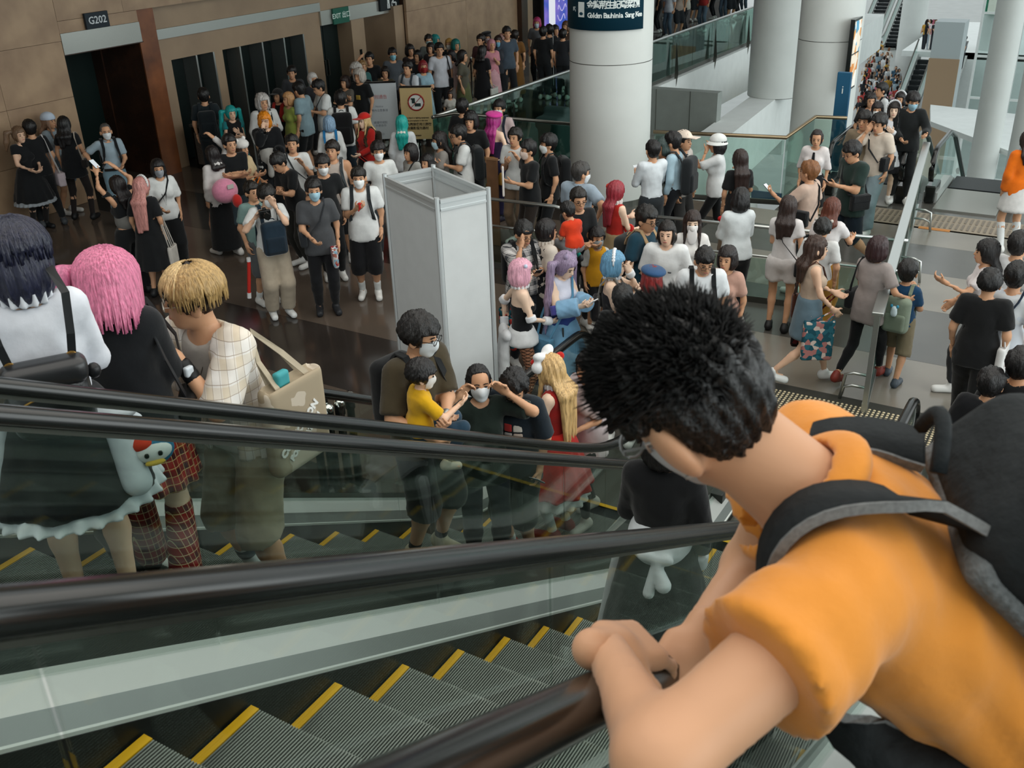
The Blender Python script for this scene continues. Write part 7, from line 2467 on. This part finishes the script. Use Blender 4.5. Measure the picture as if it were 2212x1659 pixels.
# ================================================================== queue along the far wall and across the left floor
def far(label, at, f=0, H=1.66, top=W, bot='#1c1e22', hair=('short', BK), fem=False, mask=None, bk='pants', sleeve=None, vox=.028, z0=0.0, **k):
    t = ('tee', top) if sleeve is None else ('shirt', top, {'sleeve': sleeve})
    b = (bk, bot) if bk != 'skirt' else ('skirt', bot, {'hem': k.pop('hem', .55), 'r': .25})
    return P(label, at, f=f, H=H, top=t, bot=b, hair=(hair[0], hair[1], hair[2] if len(hair) > 2 else {}), fem=fem, mask=mask, vox=vox, hands=vox < .025, face=not (abs(f) > 100), z0=z0, **k)


far('boy with a white collar peeping over the pale blue t-shirt', (630, 158), -10, 1.68, '#3a3c40')
far('person with a lime green bag beside the pale blue t-shirt', (622, 215), -60, 1.6, '#8d9a4a', fem=True, hair=('bob', '#b88a5c'))
far('person with a white bun wig behind the white t-shirts', (676, 172), 30, 1.62, '#2b2c30', fem=True, hair=('bun', '#c9c6c2'))
far('woman in dark patterned clothes left of the notice board', (745, 178), -40, 1.6, '#5a5650', fem=True, hair=('bob', '#2a1d1a'), L='phone')
far('person with a silver fluffy wig in black by the dark doors', (768, 152), -50, 1.7, '#14171b', hair=('wig', '#b4b0aa', {'thick': .03, 'rag': 2.5}), extra=bp('black backpack of the silver fluffy wig', K, vox=.026))
far('person with tawny hair next to the silver wig', (782, 145), 40, 1.66, '#33605f', hair=('wig', '#8a6a44', {'rag': 2}), R='up')
far('woman in an olive t-shirt resting her arms on the notice board', (832, 158), -5, 1.6, '#4c4a38', fem=True, hair=('pony', '#1a1513'), L='cross', R='cross')
far('person in a blue mask and grey shirt in the lobby doorway', (848, 118), 10, 1.72, '#4a4f55', mask='#7fb4c4')
far('dark haired person in shadow inside the lobby doorway', (798, 128), -15, 1.7, '#17191b')
far('young man in a white shirt with a camera on his chest', (880, 148), -30, 1.72, '#b9bfc6', L='chest', extra=bp('slate sling pack on the young man with a camera', '#3a444c', vox=.026))
far('person with black fluffy hair against the tan wall', (886, 110), 20, 1.66, '#2a2222', hair=('wig', '#171213', {'thick': .028}), fem=True)
far('person with a black bun behind the young man with a camera', (902, 122), -30, 1.6, '#23262a', hair=('bun', '#141113'), fem=True)
far('person in a pale blue dress with a crimson wig and mask', (914, 145), 15, 1.62, '#86a5b4', '#9dbcc8', ('bob', '#7c1f24'), True, '#8f2a2a', 'skirt', hem=.3, L='phone')
far('person with a blue mask behind the teal wig', (926, 88), 5, 1.7, '#5a5f5c', mask='#a3c4c9', hair=('short', '#1a1614'))
far('person with a bright teal wig at the tan wall', (941, 88), 60, 1.62, '#2a2c30', fem=True, hair=('wig', '#137f7c', {'thick': .03}))
far('tall young man in a white t-shirt and black trousers with a shoulder bag', (949, 108), 8, 1.8, '#c3c6ce', K, hair=('short', '#151110', {'thick': .02}), vox=.023, extra=bag('black tote on the shoulder of the tall young man', K, side=-1, z=.92, cross=False))
far('person with dark hair behind the tall young man', (930, 105), -20, 1.62, '#2a2326', fem=True, hair=('bob', '#1c1512'))
far('person with a long golden wig and white mask', (970, 96), -20, 1.62, '#22262a', fem=True, hair=('long', '#a8803f', {'len': .2}), mask='#c9c5bc')
far('person with a green wig behind the golden wig', (985, 98), 30, 1.62, '#23382e', fem=True, hair=('wig', '#176a63', {'thick': .026}))
far('woman in a pale pink long dress with a black handbag', (974, 122), -40, 1.6, '#b9a09a', '#bcb4b0', ('long', '#171214'), True, None, 'skirt', hem=.15)
far('woman in an olive grey cardigan and long skirt seen from the side', (1000, 122), 70, 1.64, '#4d4b40', '#55593a', ('long', '#1a1514'), True, None, 'skirt', hem=.2)
far('young man with brown hair in a dark red top near the seam of the wall', (1038, 88), -30, 1.72, '#4a2a2c', hair=('short', '#1c1412'))
far('person in a big black hat and mask behind the pink dress', (1052, 82), 10, 1.68, '#1c1a1e', mask='#b9a8ac', hat=('beret', '#17161a'), fem=True, hair=('bob', '#1a1618'))
far('person in a fluffy pink dress holding colourful toys', (1062, 98), 20, 1.62, '#b57a84', '#c99aa2', ('long', '#b98088', {'len': .35}), True, None, 'skirt', hem=.3, L='chest')
far('woman in a black dress with a white bag before the pink dress', (1042, 112), 150, 1.64, '#17171a', '#17171a', ('long', '#161314'), True, None, 'skirt', extra=tt('white paper bag held by the woman in the black dress', '#b9b6b2', side=1, z=.62, vox=.024))
far('person in a blue mask and grey top right of the pink dress', (1076, 90), -10, 1.66, '#33363c', mask='#6a9cb4', fem=True, hair=('bob', '#2a1d1b'))
far('person with long dusty rose hair in the far queue', (1086, 85), 120, 1.62, '#7a5a54', '#4a3a38', ('long', '#a27a72', {'len': .4}), True, None, 'skirt')
far('tall person with black hair against the far wall', (1095, 72), 15, 1.85, '#3f4a55')
far('woman in a pale blue mask and white scarf in the far queue', (1102, 85), -25, 1.6, '#8f9aa2', mask='#8fc0cc', fem=True, hair=('bob', '#1c1513'))
far('person in a long tan coat with their back turned in the far queue', (1112, 78), 175, 1.68, '#6d4a24', '#6d4a24', ('short', '#1c1512'), False, None, 'skirt', hem=.2)
far('person with a magenta cap and pale blue mask in front of the poster', (1160, 50), -10, 1.72, '#55585c', mask='#a9b9c4', hair=('wig', '#9c2a5c', {'thick': .02}))
far('man in black with a staff by the poster', (1174, 70), 160, 1.72, '#17191b', extra=held('long_staff', 'long white staff held up before the purple poster', 'staff', lambda s: s.rc((0, 0, -.5), (0, 0, .75), .016, .016), mat('#b9bcc0', .5), 1, h=.02))
far('second man in black next to the man with a staff', (1186, 66), -150, 1.74, '#1a1b1e')
far('woman in black with red details beyond the queue posts', (1200, 66), 30, 1.64, '#1c1a1c', fem=True, hair=('long', '#161213'))
far('person with brown hair at the left edge of the big column', (1222, 58), -30, 1.7, '#4a3a30', hair=('bob', '#5a3f2c'))
far('person in dark clothes leaving behind the big column', (1216, 75), 170, 1.66, '#202226')
far('person in a pale top sitting low beside the tall young man', (972, 205), 10, 1.05, '#b5b0aa', '#a88f84', ('bob', '#2a1c18'), True)
# queue posts with drooping ropes between them
prev = None
for i, (px_, py_) in enumerate(((868, 262), (950, 235), (996, 206), (1048, 186), (1098, 168), (1135, 150), (1168, 138), (1205, 122))):
    c_ = at_z(px_, py_, 0)
    o_ = empty('queue_post', (c_[0] + .35, c_[1], 0))
    tag(o_, ('chrome queue post nearest the notice boards', 'chrome queue post by the tall young man', 'chrome queue post below the pink dresses', 'chrome queue post before the woman in the black dress', 'chrome queue post left of the tan coat',
             'chrome queue post right of the tan coat', 'chrome queue post below the purple poster', 'chrome queue post nearest the big column')[i], 'queue post', 'queue posts along the wall')
    MB().lathe([(.16, 0), (.16, .015), (.03, .04)], n=16).build('base', M_STEELD, o_)
    MB().lathe([(.02, .03), (.02, .9), (.03, .9), (.03, .97), (0, 1.0)], n=10).build('post', M_STEEL, o_, True)
    if prev is not None:
        a_, b_ = np.array([prev[0], prev[1], .9]), np.array([c_[0] + .35, c_[1], .9])
        loc = np.array([c_[0] + .35, c_[1], 0])
        MB().tube([tuple(a_ + (b_ - a_) * t - np.array([0, 0, .28 * math.sin(math.pi * t)]) - loc) for t in np.linspace(0, 1, 9)], .018, 6).build('rope', mat('#2a1517', .8), o_)
    prev = (c_[0] + .35, c_[1])
# stacked chairs and tables on the lower side behind the left balustrade are seen as dark shapes
for i, (x, y) in enumerate(((-10.2, 17.2), (-10.1, 18.5), (-10.0, 19.9), (-9.7, 21.4))):
    o_ = empty('stacked_chairs', (x, y, -.95))
    tag(o_, ('dark covered chair stack nearest the corner behind the glass', 'second dark covered chair stack behind the glass', 'third dark covered chair stack behind the glass', 'farthest dark covered chair stack behind the glass')[i], 'chairs')
    part_sdf('cover', SDF().box((0, 0, .75), (.32, .35, .75), I3, .12).box((0, .15, 1.45), (.28, .12, .2), I3, .06), .04, mat('#1c3431', .7), o_)
    MB().box((-.33, -.36, -.02), (.33, .36, .04)).build('trolley', M_STEELD, o_)
tag(MB().box((-10.62, 15.8, -1.1), (-9.2, 24, -.97)).build('floor_ledge', M_GREY), 'grey service ledge beside the void', kind='structure')
# chrome topped stanchions stored beside the far left escalator
for i, (px_, py_) in enumerate(((705, 1085), (735, 1090), (758, 1075), (778, 1060), (722, 1055))):
    c_ = at_z(px_, py_, 0)
    o_ = empty('stanchion', (c_[0], c_[1], 0))
    tag(o_, ('black stanchion with chrome cap leftmost of the cluster behind the escalator glass', 'black stanchion with chrome cap in front of the stored cluster', 'black stanchion with chrome cap in the middle of the stored cluster',
             'black stanchion with chrome cap nearest the dangling shoe', 'black stanchion with chrome cap at the back of the stored cluster')[i], 'stanchion', 'stored stanchions')
    MB().lathe([(.15, 0), (.15, .02), (.04, .05)], n=18).build('base', M_BLACK, o_, True)
    MB().lathe([(.035, .04), (.035, .86), (.045, .86), (.045, .95)], n=14).build('post', M_BLACK, o_, True)
    MB().lathe([(.05, .95), (.05, .985), (.03, 1.01), (0, 1.015)], n=14).build('cap', mat('#d9d9d4', .12, 1.0), o_, True)
# ------------------------------------------------------------------ people on the left floor beyond the big column
_c = ['#b8bcc0', '#22262a', '#3a4a58', '#7d3028', '#8d8a80', '#1c1e22', '#a59a3a', '#c2c4c4', '#4a5a4c', '#c9b0a8']
for i, (px_, py_, c_, hr, fl, lb) in enumerate(((1424, -28, '#2c2a2c', 'long', 1, 'person in a dark dress beyond the big column'), (1446, -22, '#b7bcc2', 'short', 0, 'person in a white t-shirt with dark vest beyond the column'),
        (1468, -26, '#8f8378', 'bob', 1, 'person in a taupe top beyond the column'), (1484, -30, '#a6a49a', 'long', 1, 'person in a long pale grey dress beyond the column'), (1522, -38, '#8d2a26', 'short', 0, 'man in a dark red top walking beyond the column'),
        (1502, -46, '#23262a', 'short', 0, 'distant person in black near the striped floor'), (1545, -52, '#2f3f58', 'bob', 1, 'distant person in navy beyond the glass rail'), (1568, -50, '#232c3a', 'short', 0, 'distant man in dark blue beyond the glass rail'),
        (1582, -52, '#b0a83c', 'short', 0, 'distant person in a mustard yellow top'), (1600, -58, '#b9a5a4', 'bob', 1, 'distant person in pale pink'), (1612, -60, '#c2c6c8', 'short', 0, 'distant person in white near the second column'), (1436, -52, '#17191c', 'short', 0, 'distant tall person in black beside the column'))):
    far(lb, (px_, py_), (i * 67) % 200 - 100, 1.62 + .03 * (i % 5), c_, ('#1c1e22', '#4a5a68', '#22262a')[i % 3], (hr, '#171314'), bool(fl), vox=.036, bk=('pants', 'skirt', 'shorts')[i % 3] if fl or i % 3 != 1 else 'pants')
# ------------------------------------------------------------------ crowd of the lower concourse: simple figures, too far to show parts
def tiny_mesh(c_top, c_bot, c_hair, fem, k):
    sd = SDF()
    sd.rc((-.07, 0, .06), (-.08, 0, .85), .06, .085, .03).rc((.07, .05 * (k % 3 - 1), .06), (.08, 0, .85), .06, .085, .03)
    sd.ell((0, 0, 1.15), (.19, .13, .32)).rc((-.2, 0, 1.36), (-.25, .08, .9), .055, .04).rc((.2, 0, 1.36), (.23, .12 + .1 * (k % 2), 1.0), .055, .04)
    sd.ell((0, .01, 1.58), (.085, .1, .12))
    if fem:
        sd.ell((0, -.06, 1.45), (.09, .06, .18))
    V, Q = sd.mesh(.05)
    me = np_mesh('person', V, Q)
    for c in (c_bot, c_top, '#c49a7c', c_hair):
        me.materials.append(cloth(c))
    z = V[Q].mean(1)
    idx = np.where(z[:, 2] < .86, 0, np.where(z[:, 2] < 1.45, 1, 2))
    idx = np.where((z[:, 2] > 1.45) & ((z[:, 1] < .02) | (z[:, 2] > 1.63)), 3, idx)
    idx = np.where((np.abs(z[:, 0]) > .19) & (z[:, 2] < 1.2) & (z[:, 2] > .86), 2, idx)
    me.polygons.foreach_set('material_index', idx.astype(np.int32))
    return me


tiny = [tiny_mesh(c, b, h_, i % 2, i) for i, (c, b, h_) in enumerate((('#c5c9cb', '#23262b', '#1a1514'), ('#1d2024', '#2a2d33', '#171314'), ('#b48a3a', '#23262b', '#2a1d18'), ('#8fa3ad', '#7d6a5a', '#1a1514'), ('#9c3a34', '#1c1e22', '#171314'),
                                                                      ('#cfc9c2', '#b9a48c', '#6a4a34'), ('#3c5a6e', '#1c1e22', '#171314'), ('#d3a0a8', '#e0dcd8', '#a85a6c'), ('#6a6d70', '#1c1e22', '#171314'), ('#cfd3d4', '#9aa5ad', '#1a1514')))]
R_ = np.random.default_rng(21)
TC = ('white', 'black', 'mustard', 'pale blue', 'dark red', 'cream', 'teal blue', 'pink', 'grey', 'white and pale jeans')
n_t = 0
for i in range(400):
    px_ = R_.uniform(1858, 1962)
    py_ = R_.uniform(75, 238)
    if px_ < 1884 - (py_ - 60) * .17 or px_ > 1905 + (py_ - 60) * .42:
        continue
    p_ = at_z(px_, py_, -8 + 1.5)
    if n_t >= 95:
        break
    n_t += 1
    o_ = add_obj('person', tiny[i % 10], None, (p_[0], p_[1], -8), R_.uniform(0, 6.28))
    tag(o_, 'tiny distant person in %s in the crowd of the lower concourse' % TC[i % 10], 'person', 'lower concourse crowd in ' + TC[i % 10])
for i, (px_, py_) in enumerate(((1942, 88), (1952, 92), (1964, 84), (1975, 90), (1986, 82), (1998, 88), (1948, 48), (1938, 52), (1958, 60), (1966, 25), (1954, 30), (1972, 40))):
    p_ = at_z(px_, py_ if py_ > 70 else 84 + i, -4.6 + 1.5)
    o_ = add_obj('person', tiny[(i * 3 + 1) % 10], None, (p_[0], max(p_[1], 64.8), -4.6), R_.uniform(0, 6.28))
    tag(o_, 'tiny distant person in %s on the far mezzanine' % TC[(i * 3 + 1) % 10], 'person', 'people on the far mezzanine in ' + TC[(i * 3 + 1) % 10])
for i, (px_, py_, y_) in enumerate(((1945, 150, 52.5), (1948, 170, 51.5), (1952, 195, 50.5), (1950, 215, 50.0), (1943, 232, 49.6))):
    pass
for i, (px_, py_) in enumerate(((2072, 82), (2086, 85))):
    p_ = at_z(px_, py_, -4.6 + 1.5)
    o_ = add_obj('person', tiny[(1, 8)[i]], None, (p_[0], p_[1], -4.6), 1.0 + i)
    tag(o_, ('left one of the two figures leaning by the bright windows', 'right one of the two figures leaning by the bright windows')[i], 'person', 'figures by the bright windows')
for i, (px_, py_) in enumerate(((2068, 372), (2096, 378), (2106, 380), (2136, 378), (2078, 384))):
    p_ = at_z(px_, py_, -8 + 1.5)
    o_ = add_obj('person', tiny[i * 2 % 10], None, (p_[0], p_[1], -8), i)
    tag(o_, 'tiny distant person in %s below the empty far escalator' % TC[i * 2 % 10], 'person', 'people below the far escalator')
